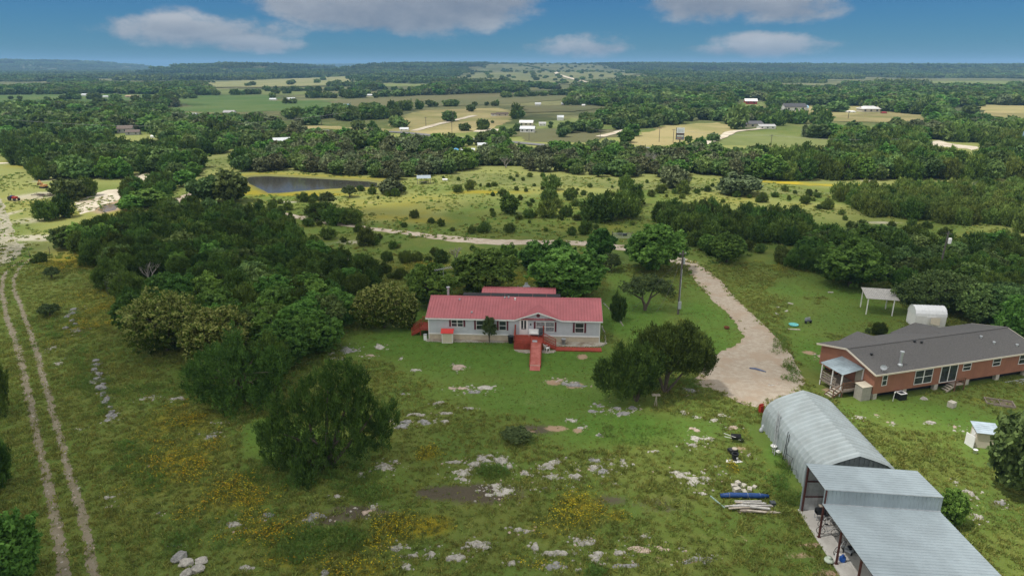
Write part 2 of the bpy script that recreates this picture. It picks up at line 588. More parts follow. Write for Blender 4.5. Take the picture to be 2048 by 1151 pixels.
nBC = mth(nt, 'ADD', mth(nt, 'MULTIPLY', nB, .5), mth(nt, 'MULTIPLY', nC, .5))
nBC2 = mth(nt, 'ADD', mth(nt, 'MULTIPLY', nA, .35), mth(nt, 'MULTIPLY', nC, .65))
g1 = mixc(nt, sstep(nt, nB, .32, .68), (.108, .142, .028), (.148, .175, .042))
g1 = mixc(nt, sstep(nt, nA, .4, .62), g1, (.095, .148, .028))
g1 = mixc(nt, mth(nt, 'MULTIPLY', sstep(nt, nC, .55, .75), .5), g1, (.20, .18, .085))
g1 = mixc(nt, thr(LA, 1.0, .15, 1.0), g1, mixc(nt, sstep(nt, nBC, .35, .65), (.060, .130, .016), (.105, .188, .032)))
g1 = mixc(nt, mth(nt, 'MULTIPLY', thr(DR, 1.3, .3, .8, nBC2), .85), g1, (.235, .25, .082))
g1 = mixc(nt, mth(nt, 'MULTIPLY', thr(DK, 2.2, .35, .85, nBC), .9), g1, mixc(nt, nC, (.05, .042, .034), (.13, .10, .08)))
g1 = mixc(nt, thr(SO, 1.3, .42, .62, nBC), g1, mixc(nt, nB, (.30, .19, .125), (.38, .29, .20)))
g1 = mixc(nt, mth(nt, 'MULTIPLY', thr(SA, 1.2, .25, .8, nBC), .85), g1, mixc(nt, nC, (.36, .33, .26), (.50, .46, .38)))
g1 = mixc(nt, mth(nt, 'MULTIPLY', thr(YE, 1.2, .25, 1.15, nBC), .85), g1, mixc(nt, nC, (.19, .165, .018), (.34, .27, .016)))
fleck = sstep(nt, mth(nt, 'ADD', nD, mth(nt, 'MULTIPLY', mth(nt, 'SUBTRACT', nA, .5), .5)), .71, .75)
g1 = mixc(nt, mth(nt, 'MULTIPLY', fleck, .8), g1, (.45, .42, .36))
# dark tussock speckle
g1 = mixc(nt, mth(nt, 'MULTIPLY', sstep(nt, nC, .44, .30), .2), g1, (.045, .062, .018))
# far land: brush, pasture
ff = mixc(nt, sstep(nt, nE, .42, .60), (.070, .085, .034), (.17, .17, .075))
ff = mixc(nt, mth(nt, 'MULTIPLY', sstep(nt, nA, .5, .62), .5), ff, (.05, .068, .026))
g1 = mixc(nt, FA, g1, ff)
g1 = mixc(nt, mth(nt, 'MULTIPLY', BK, .6), g1, (.12, .115, .05))
g1 = mixc(nt, PD, g1, (.32, .24, .15))
nt.links.new(g1, gb.inputs['Base Color'])
gb.inputs['Roughness'].default_value = .92
gb.inputs['Specular IOR Level'].default_value = .1
bh = mth(nt, 'ADD', mth(nt, 'MULTIPLY', nC, .6), mth(nt, 'ADD', mth(nt, 'MULTIPLY', nB, .8), mth(nt, 'MULTIPLY', nD, .4)))
bn = nd(nt, 'ShaderNodeBump', i_Strength=.5, i_Distance=.14, i_Height=bh)
nt.links.new(bn.outputs[0], gb.inputs['Normal'])
me.materials.append(gm)

# ------------------------------------------------------------------ sheets laid on the ground


def jag(pts, step, amp, seed):
    rnd = random.Random(seed)
    out = []
    n = len(pts)
    for i in range(n):
        a, b = Vector(pts[i]), Vector(pts[(i + 1) % n])
        L = (b - a).length
        k = max(1, int(L / step))
        nn = Vector((-(b - a).y, (b - a).x)).normalized() if L else Vector((0, 0))
        for j in range(k):
            p = a.lerp(b, j / k)
            out.append(tuple(p + nn * rnd.uniform(-amp, amp)))
    return out


def sheet(name, pts, z, material, label=None, step=1.0, amp=.3, seed=1):
    import bmesh
    p = jag(pts, step, amp, seed)
    bm = bmesh.new()
    vs = [bm.verts.new((x, y, 0)) for x, y in p]
    f = bm.faces.new(vs)
    bmesh.ops.triangulate(bm, faces=[f])
    m_ = bpy.data.meshes.new(name)
    bm.normal_update()
    bm.to_mesh(m_)
    bm.free()
    xy = np.array([v.co[:2] for v in m_.vertices])
    zz = hill(xy[:, 0], xy[:, 1]) + z
    for v, h_ in zip(m_.vertices, zz):
        v.co.z = h_
    for po in m_.polygons:
        if po.normal.z < 0:
            po.flip()
    m_.materials.append(material)
    o = link_mesh(name, m_)
    tag(o, label, kind='structure')
    return o


def strip(name, pts, widths, z, material, label=None, seed=3, amp=.25, step=1.2, subd=True):
    """ribbon along a centre line with ragged edges"""
    rnd = random.Random(seed)
    P = []
    for i in range(len(pts) - 1):
        a, b = Vector(pts[i]), Vector(pts[i + 1])
        k = max(1, int((b - a).length / step))
        for j in range(k):
            P.append((a.lerp(b, j / k), widths[i] + (widths[i + 1] - widths[i]) * j / k))
    P.append((Vector(pts[-1]), widths[-1]))
    vs, fs = [], []
    for _ in range(3):
        P = [P[0]] + [((P[i - 1][0] + P[i][0] * 2 + P[i + 1][0]) / 4, P[i][1]) for i in range(1, len(P) - 1)] + [P[-1]]
    for i, (p, w) in enumerate(P):
        d = (P[min(i + 1, len(P) - 1)][0] - P[max(i - 1, 0)][0]).normalized()
        n_ = Vector((-d.y, d.x))
        for s_ in (1, -1):
            q_ = p + n_ * s_ * (w / 2 + rnd.uniform(-amp, amp))
            vs.append((q_.x, q_.y, float(hill(q_.x, q_.y)) + z))
    for i in range(len(P) - 1):
        fs.append((2 * i, 2 * i + 1, 2 * i + 3, 2 * i + 2))
    mb = MB().add(vs, fs)
    o = mb.build(name, material)
    tag(o, label, kind='structure')
    return o


def soil_mat(name, a, b, c3, scale=1.5, grass=0.0):
    m = bpy.data.materials.new(name)
    m.use_nodes = True
    n_ = m.node_tree
    bs = n_.nodes['Principled BSDF']
    t = nd(n_, 'ShaderNodeTexCoord')
    x1 = nd(n_, 'ShaderNodeTexNoise', i_Vector=t.outputs['Object'], i_Scale=scale, i_Detail=6.0, i_Roughness=.7)
    x2 = nd(n_, 'ShaderNodeTexNoise', i_Vector=t.outputs['Object'], i_Scale=scale * 9, i_Detail=4.0, i_Roughness=.7)
    x3 = nd(n_, 'ShaderNodeTexNoise', i_Vector=t.outputs['Object'], i_Scale=scale * .22, i_Detail=5.0, i_Roughness=.6)
    c = mixc(n_, sstep(n_, x1.outputs[0], .35, .65), a, b)
    c = mixc(n_, sstep(n_, x3.outputs[0], .45, .65), c, c3)
    c = mixc(n_, mth(n_, 'MULTIPLY', sstep(n_, x2.outputs[0], .55, .7), .35), c, tuple(v * .55 for v in a))
    if grass:
        g = sstep(n_, mth(n_, 'ADD', mth(n_, 'MULTIPLY', x1.outputs[0], .6), mth(n_, 'MULTIPLY', x2.outputs[0], .4)), 1 - grass - .06, 1 - grass + .06)
        c = mixc(n_, g, c, (.10, .125, .04))
    n_.links.new(c, bs.inputs['Base Color'])
    bs.inputs['Roughness'].default_value = .95
    bs.inputs['Specular IOR Level'].default_value = .1
    b_ = nd(n_, 'ShaderNodeBump', i_Strength=.6, i_Distance=.12, i_Height=x2.outputs[0])
    n_.links.new(b_.outputs[0], bs.inputs['Normal'])
    return m


caliche = soil_mat('caliche_gravel', (.34, .285, .225), (.43, .375, .305), (.36, .285, .215), 1.5, .30)
pale_soil = soil_mat('pale_caliche', (.50, .45, .36), (.62, .56, .46), (.42, .36, .27), .5)
rut_soil = soil_mat('rut_soil', (.235, .20, .145), (.31, .27, .205), (.22, .19, .13), 2.6, .43)
rut_sand = soil_mat('rut_sand', (.34, .31, .24), (.45, .41, .33), (.30, .28, .2), 1.2, .46)
asphalt = soil_mat('asphalt', (.16, .16, .165), (.19, .19, .19), (.15, .15, .155), .05)

DRIVE = poly_px([(1362, 520), (1378, 545), (1400, 573), (1425, 600), (1455, 625), (1475, 650), (1487, 672), (1480, 685), (1455, 697), (1428, 710), (1408, 730), (1395, 750), (1385, 768),
                 (1420, 775), (1450, 790), (1470, 803), (1500, 811), (1527, 814), (1560, 797), (1598, 788), (1610, 766), (1600, 738), (1582, 708), (1560, 682), (1545, 665), (1520, 640), (1490, 614),
                 (1466, 590), (1441, 562), (1416, 540), (1388, 523)])
sheet('driveway', DRIVE, .012, caliche, 'pale caliche drive widening into a parking patch', .5, .22, 5)
strip('ranch_road', poly_px([(545, 423), (560, 427), (620, 438), (660, 445), (718, 453), (735, 457), (800, 464), (857, 471), (913, 478), (1000, 485), (1060, 484), (1178, 486), (1231, 494), (1280, 499), (1330, 510), (1378, 528)]),
      [2.2, 2.4, 3.0, 2.8, 2.4, 2.6, 2.8, 3.2, 4.2, 4.6, 4.2, 3.8, 4.2, 3.4, 3.2, 4.0], .010, soil_mat('road_gravel', (.44, .36, .28), (.56, .50, .42), (.38, .31, .24)), 'narrow caliche road crossing the meadow', 4, .35)
RUTS = []
for nm, pts, w_ in (('rut', [(46, 520), (22, 533), (8, 550), (3, 578), (14, 636), (28, 672), (42, 719), (50, 758), (58, 797), (69, 838), (76, 886), (79, 904), (91, 942), (103, 996), (114, 1055), (126, 1128), (136, 1200), (142, 1260)], .78),
                    ('rut', [(62, 517), (40, 534), (28, 556), (28, 580), (42, 613), (64, 674), (75, 711), (86, 752), (97, 791), (108, 836), (122, 880), (130, 920), (147, 970), (164, 1026), (176, 1084), (188, 1143), (196, 1200), (203, 1260)], .66)):
    RUTS.append(poly_px(pts))
    strip('track_rut', poly_px(pts), [w_ * .8] * 5 + [w_] * (len(pts) - 5), .010, rut_soil, 'bare wheel rut of the grassy ranch track', 6, .15, .3)
strip('sandy_track', poly_px([(-60, 350), (-6, 400), (6, 425), (17, 456), (21, 481), (26, 506), (6, 524), (-30, 540)]), [2.2, 2.0, 1.8, 1.6, 2.0, 3.0, 2.4, 2], .009, rut_sand, 'pale sandy track at the left edge', 7, .3)
strip('sandy_track', poly_px([(-30, 420), (-2, 440), (3, 470), (6, 492), (10, 512)]), [1.0, 1.0, 1.0, 1.0, 1.2], .008, rut_sand, 'second pale wheel mark at the left edge', 8, .25)
sheet('sand_bank', poly_px([(150, 404), (190, 386), (215, 380), (235, 378), (252, 390), (241, 398), (225, 404), (205, 410), (188, 421), (165, 428), (152, 420)]), .009, pale_soil, 'bare pale bank beside the brown stock pool', 1.5, .5, 9)
sheet('sand_clearing', poly_px([(258, 347), (315, 346), (320, 356), (333, 359), (312, 366), (285, 376), (268, 366)]), .009, soil_mat('clearing_soil', (.48, .42, .32), (.58, .52, .42), (.22, .22, .11), .35), 'pale clearing among the junipers', 1.5, .5, 10)
strip('sand_path', poly_px([(352, 412), (362, 399), (372, 391), (388, 386)]), [3.5, 4, 3.5, 3], .009, caliche, 'short pale path beside the round oak', 11, .4)
strip('sand_path', poly_px([(500, 417), (440, 414), (418, 413)]), [1.6, 2.4, 2], .008, caliche, 'pale path end below the round oak', 12, .3)
strip('farm_lane', poly_px([(372, 322), (420, 321), (470, 317), (510, 311), (560, 303), (600, 300)]), [4, 4, 5, 4, 4, 4], .03, pale_soil, 'pale lane behind the pond trees', 13, .5, 4)
strip('farm_lane', poly_px([(392, 332), (430, 326), (462, 322)]), [4, 4, 3], .03, pale_soil, 'pale lane fork left of the pond', 14, .5, 4)
strip('farm_lane', poly_px([(-20, 327), (10, 327), (22, 326)]), [4, 4, 3], .03, pale_soil, 'white lane at the left edge', 15, .4, 4)
sheet('quarry_cut', poly_px([(1852, 283), (1880, 281), (1905, 288), (1935, 291), (1966, 295), (1945, 302), (1935, 297), (1890, 294), (1868, 291)]), .05, pale_soil, 'white rock cut among the far trees', 4, 1.5, 16)

# pastures and lanes of the valley (flat land or hillside), laid just over the ground


def field_mat(name, a, b, scale=.03):
    m = bpy.data.materials.new(name)
    m.use_nodes = True
    n_ = m.node_tree
    bs = n_.nodes['Principled BSDF']
    t = nd(n_, 'ShaderNodeTexCoord')
    x1 = nd(n_, 'ShaderNodeTexNoise', i_Vector=t.outputs['Object'], i_Scale=scale, i_Detail=7.0, i_Roughness=.65)
    x2 = nd(n_, 'ShaderNodeTexNoise', i_Vector=t.outputs['Object'], i_Scale=scale * 12, i_Detail=3.0, i_Roughness=.7)
    c = mixc(n_, sstep(n_, x1.outputs[0], .38, .64), a, b)
    c = mixc(n_, mth(n_, 'MULTIPLY', sstep(n_, x2.outputs[0], .5, .7), .3), c, tuple(v * .7 for v in a))
    n_.links.new(c, bs.inputs['Base Color'])
    bs.inputs['Roughness'].default_value = .95
    bs.inputs['Specular IOR Level'].default_value = .05
    return m


fm_green = field_mat('field_green', (.065, .115, .032), (.095, .135, .045), .012)
fm_lime = field_mat('field_lime', (.13, .165, .055), (.18, .205, .075), .012)
fm_tan = field_mat('field_tan', (.24, .23, .11), (.16, .18, .075), .014)
fm_hill = field_mat('field_hill', (.17, .175, .085), (.10, .12, .052), .012)
fm_olive = field_mat('field_olive', (.13, .125, .062), (.105, .115, .055), .01)
fm_mead = field_mat('field_meadow', (.19, .205, .075), (.12, .15, .045), .05)
fm_gold = field_mat('field_gold', (.42, .33, .03), (.25, .24, .05), .1)
fm_hay = field_mat('field_hay', (.33, .28, .135), (.21, .21, .08), .02)
FIELDS = [
    ('green pasture strip at the far left', [(-60, 186), (100, 187), (190, 188), (330, 189), (330, 199), (150, 205), (-60, 206)], fm_green),
    ('green pasture between oak rows at the far left', [(355, 194), (420, 190), (540, 189), (560, 200), (480, 207), (390, 213), (352, 207)], fm_green),
    ('bright green crop field left of centre', [(300, 219), (400, 211), (500, 202), (680, 200), (690, 210), (600, 221), (440, 226)], fm_green),
    ('long tan hay field under the hill', [(412, 166), (560, 160), (722, 155), (732, 161), (700, 171), (520, 176), (420, 175)], fm_tan),
    ('narrow lime strip between far oak rows', [(425, 179), (640, 177), (620, 190), (430, 189)], fm_lime),
    ('thin pale strip in the far wood', [(760, 168), (870, 169), (860, 172), (770, 173)], fm_lime),
    ('brown grazed pasture in the valley', [(640, 203), (740, 196), (960, 187), (1140, 183), (1145, 199), (1010, 208), (880, 213), (700, 213)], fm_olive),
    ('hay field with a curving white lane', [(780, 252), (805, 232), (850, 220), (1000, 216), (1032, 228), (1015, 248), (960, 262), (860, 270), (790, 262)], fm_hay),
    ('mown field behind the billboard', [(1238, 281), (1335, 250), (1430, 245), (1462, 250), (1472, 260), (1410, 274), (1340, 290), (1290, 292)], fm_hay),
    ('green field right of the farm lane', [(1405, 276), (1480, 263), (1545, 266), (1672, 280), (1664, 292), (1560, 291), (1420, 290)], fm_lime),
    ('pasture around the white houses on the right', [(1560, 216), (1640, 211), (1720, 213), (1750, 222), (1850, 231), (1862, 243), (1700, 245), (1600, 240), (1550, 229)], fm_hay),
    ('pasture beside the red barn', [(1462, 208), (1530, 203), (1545, 212), (1500, 217), (1470, 216)], fm_lime),
    ('open hillside below the plateau', [(930, 154), (985, 146), (1060, 141), (1160, 140), (1200, 146), (1282, 152), (1275, 158), (1180, 164), (1140, 170), (1060, 165), (930, 161)], fm_hill),
    ('thin pasture strip on the far right', [(1835, 164), (1930, 163), (2033, 163), (2010, 170), (1850, 169)], fm_lime),
    ('long thin strip beyond the white houses', [(1555, 167), (1690, 169), (1690, 172), (1560, 172)], fm_hill),
    ('dry pasture at the far right edge', [(1962, 211), (2100, 213), (2100, 240), (2000, 238), (1965, 226)], fm_hay),
    ('lawn of the far white trailer', [(1072, 246), (1150, 236), (1165, 244), (1100, 256), (1075, 258)], fm_lime),
    ('scrubby pasture left of the billboard', [(1020, 262), (1130, 256), (1240, 260), (1245, 272), (1180, 284), (1050, 284)], fm_olive),
    ('flat green strip past the crop field', [(1040, 213), (1180, 210), (1220, 216), (1150, 224), (1050, 226)], fm_olive),
    ('yellow strip along the right hand trees', [(1502, 360), (1640, 366), (1785, 373), (1782, 379), (1640, 372), (1510, 366)], fm_gold),
    ('yellow flower patch behind the pond trees', [(570, 313), (628, 315), (622, 324), (578, 321)], fm_gold),
    ('pale meadow edge in front of the far trees', [(905, 345), (1100, 352), (1330, 364), (1500, 372), (1700, 386), (1640, 392), (1400, 384), (1100, 372), (905, 368)], fm_mead),
    ('strip of dry verge along the highway', [(560, 250), (640, 252), (800, 258), (800, 263), (640, 258), (560, 256)], fm_hay),
    ('small pasture with tracks left of the pond', [(380, 312), (478, 308), (484, 318), (470, 330), (430, 340), (400, 336)], fm_mead),
]
FIELD_POLYS = []
for i, (lb, pts, m_) in enumerate(FIELDS):
    pw = poly_px(pts)
    FIELD_POLYS.append(pw)
    dist = pw[0][1]
    o = sheet('field', pw, .05 + .02 * i if dist > 500 else .02 + .002 * i, m_, lb, max(2.0, dist / 70), max(.6, dist / 120), 20 + i)
    if dist > 1400:   # drape on the hillside
        import bmesh
        bm = bmesh.new()
        bm.from_mesh(o.data)
        for _ in range(4):
            bmesh.ops.subdivide_edges(bm, edges=[e for e in bm.edges if e.calc_length() > 90], cuts=1)
            bmesh.ops.triangulate(bm, faces=[f for f in bm.faces if len(f.verts) > 4])
        xy = np.array([v.co[:2] for v in bm.verts])
        hz = hill(xy[:, 0], xy[:, 1]) + 1.2
        for v, h_ in zip(bm.verts, hz):
            v.co.z = h_
        bm.to_mesh(o.data)
        bm.free()
strip('farm_lane', poly_px([(828, 262), (870, 250), (930, 236), (950, 231)]), [5, 5, 5, 5], .22, pale_soil, 'curving white lane across the hay field', 31, .5, 8)
strip('farm_lane', poly_px([(1000, 262), (985, 258), (972, 256), (960, 264)]), [7, 7, 7, 7], .16, pale_soil, 'white lane bend beside the small stock tank', 32, .5, 8)
strip('farm_lane', poly_px([(1200, 274), (1240, 264), (1252, 260)]), [5, 4, 4], .28, pale_soil, 'white lane left of the mown field', 33, .5, 8)
strip('farm_lane', poly_px([(1395, 292), (1420, 284), (1450, 272), (1466, 262), (1500, 261), (1540, 256)]), [5, 5, 5, 5, 4, 4], .32, pale_soil, 'white lane leading to the grey roofed ranch house', 34, .5, 6)
strip('farm_lane', poly_px([(1320, 204), (1340, 212), (1360, 219)]), [6, 6, 6], .32, pale_soil, 'pale lane running down behind the dark oaks', 35, .5, 8)
strip('farm_lane', poly_px([(1098, 151), (1115, 158), (1150, 163), (1172, 167)]), [11, 11, 12, 12], 2.2, pale_soil, 'white lane on the open hillside', 36, 1, 12)
strip('highway', poly_px([(560, 258), (680, 263), (800, 264), (900, 276), (1010, 283), (1060, 288), (1120, 295), (1300, 297)]), [6] * 8, .30, asphalt, 'grey two lane highway behind the trees', 37, .1, 8)

# water
wm = bpy.data.materials.new('pond_water')
wm.use_nodes = True
n_ = wm.node_tree
bs = n_.nodes['Principled BSDF']
bs.inputs['Base Color'].default_value = (.045, .045, .040, 1)
bs.inputs['Roughness'].default_value = .09
bs.inputs['IOR'].default_value = 1.33
t = nd(n_, 'ShaderNodeTexCoord')
mpn = nd(n_, 'ShaderNodeMapping', i_Vector=t.outputs['Object'], i_Scale=(1.0, 2.0, 1.0))
x1 = nd(n_, 'ShaderNodeTexNoise', i_Vector=mpn.outputs[0], i_Scale=1.6, i_Detail=5.0)
b_ = nd(n_, 'ShaderNodeBump', i_Strength=.22, i_Distance=.08, i_Height=x1.outputs[0])
n_.links.new(b_.outputs[0], bs.inputs['Normal'])
bx = [p[0] for p in POND]
by = [p[1] for p in POND]


def water(name, poly, z, m_, label, grow=1.5):
    cx = sum(p[0] for p in poly) / len(poly)
    cy = sum(p[1] for p in poly) / len(poly)
    pts = []
    for x, y in poly:
        L = math.hypot(x - cx, y - cy)
        pts.append((x + (x - cx) / L * grow, y + (y - cy) / L * grow))
    return sheet(name, pts, z, m_, label, 3, 0, 1)


water('pond_water', POND, -.30, wm, 'dark still pond ringed by yellow flowers')
mm = wm.copy()
mm.node_tree.nodes['Principled BSDF'].inputs['Base Color'].default_value = (.16, .11, .07, 1)
water('pool_water', PUDDLE, -.22, mm, 'muddy brown stock pool under the sand bank', 1)
sheet('tank_water', poly_px([(966, 270), (985, 264), (1000, 266), (1005, 275), (985, 277)]), .34, wm, 'small pale stock tank far away', 3, .3, 3)

# ------------------------------------------------------------------ foliage
rng = np.random.default_rng(11)
leaf_mat('juniper_leaf', (.034, .070, .012), (.130, .210, .038), .18, .022, .36)
leaf_mat('juniper_light', (.080, .125, .024), (.200, .270, .060), .2, .02, .25)
leaf_mat('oak_leaf', (.072, .125, .034), (.185, .275, .082), .22, .025, .36)
leaf_mat('oak_grey', (.095, .125, .055), (.21, .26, .125), .15, .02, .22)
leaf_mat('green_leaf', (.058, .128, .021), (.170, .305, .058), .30, .02, .30)
leaf_mat('cream_leaf', (.045, .085, .010), (.13, .19, .026), .22, .01, .08, tip=(.27, .30, .085))
leaf_mat('grey_leaf', (.090, .105, .048), (.19, .215, .10), .12, .02, .20)
leaf_mat('airy_leaf', (.055, .085, .028), (.12, .165, .055), .25, .015, .15)
leaf_mat('grass_blade', (.18, .215, .045), (.30, .335, .09), .40, .03, .30)
leaf_mat('flower_yellow', (.42, .33, .01), (.60, .48, .02), .2, .012, .2)
leaf_mat('flower_orange', (.40, .24, .01), (.52, .34, .015), .2, .012, .2)
leaf_mat('weed_leaf', (.12, .20, .038), (.21, .31, .075), .40, .03, .25)
leaf_mat('bush_leaf', (.055, .090, .018), (.150, .215, .042), .2, .02, .3)
bark = mat('bark', (.11, .09, .07), .95, var=.2, scale=9, bump=.4)
bark_grey = mat('bark_grey', (.30, .28, .25), .95, var=.2, scale=9)


def rand_dirs(n, r):
    v = r.normal(size=(n, 3))
    return v / np.linalg.norm(v, axis=1)[:, None]


def crown_arrays(lobes, n_sprig, leaves, sprig_r, leaf, seed, style='leaf', inner=.15, low=0.0, tilt=.5):
    """lobes: (x,y,z,rx,ry,rz). returns co,tone"""
    r = np.random.default_rng(seed)
    lob = np.array(lobes, float)
    vol = (lob[:, 3] * lob[:, 4] * lob[:, 5]) ** (2 / 3)
    pick = r.choice(len(lob), n_sprig, p=vol / vol.sum())
    d = rand_dirs(n_sprig, r)
    d[:, 2] = np.where(d[:, 2] < -.35, -d[:, 2], d[:, 2]) if low == 0 else d[:, 2]
    rad = 1.04 - np.abs(r.normal(0, .15, n_sprig)) + .16 * (r.random(n_sprig) > .9)
    # bumpy outline: push out / in by direction hashed noise
    ph = r.uniform(0, 6.28, (len(lob), 4))
    bump = .12 * np.sin(5 * d[:, 0] + ph[pick, 0]) + .12 * np.sin(6 * d[:, 1] + ph[pick, 1]) + .10 * np.sin(7 * d[:, 2] + ph[pick, 2]) + .06 * np.sin(11 * d[:, 0] + 9 * d[:, 1] + ph[pick, 3])
    rad = rad * (1 + bump)
    inn = r.random(n_sprig) < inner
    rad = np.where(inn, r.uniform(.3, .8, n_sprig), rad)
    c = lob[pick, :3] + d * lob[pick, 3:6] * rad[:, None]
    # drop sprigs that fall deep inside other lobes
    deep = np.zeros(n_sprig, bool)
    for k in range(len(lob)):
        q = (((c - lob[k, :3]) / lob[k, 3:6]) ** 2).sum(1)
        deep |= (q < .42) & (pick != k)
    c = c[~deep]
    d = d[~deep]
    m = len(c)
    tone_s = np.clip(r.normal(.42, .27, m), 0, 1)
    cc = np.repeat(c, leaves, 0)
    dd = np.repeat(d, leaves, 0)
    N = len(cc)
    off = rand_dirs(N, r) * (r.random(N) ** .5)[:, None] * sprig_r
    if style == 'juniper':
        off[:, 2] *= 1.5
        axis_ = dd * .6 + np.array([0, 0, 1.0]) + r.normal(0, .35, (N, 3))
    else:
        off[:, 2] *= .7
        axis_ = dd * .5 + r.normal(0, .8, (N, 3))
    pos = cc + off
    axis_ /= np.linalg.norm(axis_, axis=1)[:, None]
    nrm = dd * tilt + np.array([0, 0, .35]) + r.normal(0, .55, (N, 3))
    side = np.cross(axis_, nrm)
    side /= (np.linalg.norm(side, axis=1)[:, None] + 1e-6)
    sz = leaf * r.uniform(.6, 1.35, N)
    lw_ = .42 if style == 'juniper' else .8
    a = axis_ * sz[:, None]
    b = side * (sz * lw_)[:, None]
    tip = .35 if style == 'juniper' else .55
    co_ = np.stack([pos - a * .5 - b * .5, pos - a * .5 + b * .5, pos + a * .5 + b * .5 * tip, pos + a * .5 - b * .5 * tip], 1).reshape(-1, 3)
    tone = np.clip(np.repeat(tone_s, leaves) + r.normal(0, .10, N), 0, 1)
    return co_, tone


def crown_mesh(name, material, *a, tipfrac=0, **k):
    co_, tone = crown_arrays(*a, **k)
    if tipfrac:
        r = np.random.default_rng(5)
        zt = co_.reshape(-1, 4, 3)[:, 0, 2]
        tone = np.where((r.random(len(tone)) < tipfrac * (0.4 + sm(zt, np.percentile(zt, 20), np.percentile(zt, 70)))), .9, np.minimum(tone, .48))
    return quads_mesh(name, co_, len(tone), tone, material)


def lobes_round(h, w, r, n=6, z0=.30, flat=1.0):
    L = [(0, 0, h * .54, w * .35, w * .35, h * .44)]
    for i in range(n):
        a = i * 2 * math.pi / n + r.uniform(-.4, .4)
        q = w * r.uniform(.20, .30)
        rr = w * r.uniform(.19, .27)
        L.append((q * math.cos(a), q * math.sin(a), h * r.uniform(z0 + .08, .66), rr, rr, h * r.uniform(.20, .30) * flat))
    for i in range(9):
        a, e = r.uniform(0, 6.28), r.uniform(-.1, 1.3)
        s_ = w * r.uniform(.07, .13)
        L.append((w * .40 * math.cos(a) * math.cos(e), w * .40 * math.sin(a) * math.cos(e), h * (.52 + .42 * math.sin(e)), s_, s_, s_))
    return L


def lobes_juniper(h, w, r, n=7):
    L = [(0, 0, h * .5, w * .34, w * .34, h * .48)]
    for i in range(n):
        a = i * 2.4 + r.uniform(-.4, .4)
        q = w * r.uniform(.18, .34)
        rr = w * r.uniform(.14, .24)
        L.append((q * math.cos(a), q * math.sin(a), h * r.uniform(.26, .62), rr, rr, h * r.uniform(.22, .36)))
    for i in range(10):
        a, e = r.uniform(0, 6.28), r.uniform(-.1, 1.3)
        s_ = w * r.uniform(.06, .12)
        L.append((w * .38 * math.cos(a) * math.cos(e), w * .38 * math.sin(a) * math.cos(e), h * (.5 + .48 * math.sin(e)), s_, s_, s_ * 1.4))
    return L


def trunk_mb(h, w, seed, stems=1, tr=.16, mb=None, mi=0, limbs=4, spread=.25):
    r = random.Random(seed)
    mb = mb or MB()
    for s_ in range(stems):
        a0 = r.uniform(0, 6.28)
        lean = spread * w * (0.3 if stems == 1 else .7)
        pts = [Vector((math.cos(a0) * .12 * (stems > 1), math.sin(a0) * .12 * (stems > 1), -.15))]
        for k in range(1, 5):
            t_ = k / 4
            pts.append(Vector((math.cos(a0) * lean * t_ ** 1.3 + r.uniform(-.1, .1), math.sin(a0) * lean * t_ ** 1.3 + r.uniform(-.1, .1), h * .72 * t_)))
        mb.path(pts, [tr * (1.25 - k * .24) for k in range(5)], 7, mi)
        for j in range(limbs):
            b_ = pts[1].lerp(pts[3], r.uniform(0, .9))
            a = a0 + j * 2.4 + r.uniform(-.4, .4)
            e = b_ + Vector((math.cos(a) * w * .34, math.sin(a) * w * .34, h * r.uniform(.14, .32)))
            mb.path([b_, b_.lerp(e, .5) + Vector((0, 0, .12 * h * .3)), e], [tr * .5, tr * .34, tr * .12], 5, mi)
    return mb


# prototypes of unit size trees: width 1 x height 1 in metres scaled by typical size
PROTO = {}


def proto(kind, lod, i, **k):
    PROTO.setdefault((kind, lod), []).append(k)


KM = {'juniper': 'juniper_leaf', 'junlight': 'juniper_light', 'oak': 'oak_leaf', 'oakgrey': 'oak_grey', 'leafy': 'green_leaf', 'cream': 'cream_leaf', 'grey': 'grey_leaf', 'bush': 'bush_leaf', 'airy': 'airy_leaf'}
H0 = {'juniper': (5.0, 5.2), 'junlight': (4.2, 5.2), 'oak': (6.5, 8.0), 'oakgrey': (5.5, 8.0), 'leafy': (6.5, 6.5), 'cream': (5.5, 6.5), 'grey': (5.0, 6.0), 'bush': (1.5, 1.9), 'airy': (5.0, 6.5)}
LOD = {'hi': (560, 28, .36, .25), 'mid': (260, 15, .50, .50), 'low': (95, 7, .75, 1.15)}
for kind in KM:
    h, w = H0[kind]
    for lod, (ns, lv, sr, lf) in LOD.items():
        for i in range({'hi': 3, 'mid': 4, 'low': 3}[lod]):
            r = random.Random(hash((kind == 'x', i)) % 1000 + i * 13 + len(kind) * 7)
            st = 'juniper' if kind in ('juniper', 'junlight', 'bush') else 'leaf'
            lob = lobes_juniper(h, w, r) if st == 'juniper' else lobes_round(h, w, r, 7, .26 if kind != 'airy' else .45, 1.0 if kind != 'airy' else .6)
            k = 1.0
            if kind == 'bush':
                k = .40
                ns_, lv_ = int(ns * .5), lv
            else:
                k = (w / 5.5)
                ns_, lv_ = ns, lv
            if kind == 'airy':
                lv_ = int(lv * .6)
            if kind == 'grey':
                ns_ = int(ns * .8)
            cm = crown_mesh(kind + '_crown', MATS[KM[kind]], lob, int(ns_ * 1.35), lv_, sr * k, lf * k, seed=i * 31 + len(kind), style=st, inner=.12,
                            low=0 if kind == 'airy' else 1, tipfrac=.42 if kind == 'cream' else 0)
            tm = None
            if lod != 'low':
                mb = trunk_mb(h, w, i + 3, stems=1 if kind in ('oak', 'leafy', 'oakgrey') else 2, tr=.16 * w / 5.5 if kind != 'bush' else .04)
                o = mb.build('trunk', bark)
                tm = o.data
                bpy.data.objects.remove(o)
            PROTO.setdefault((kind, lod), []).append((cm, tm, h, w))


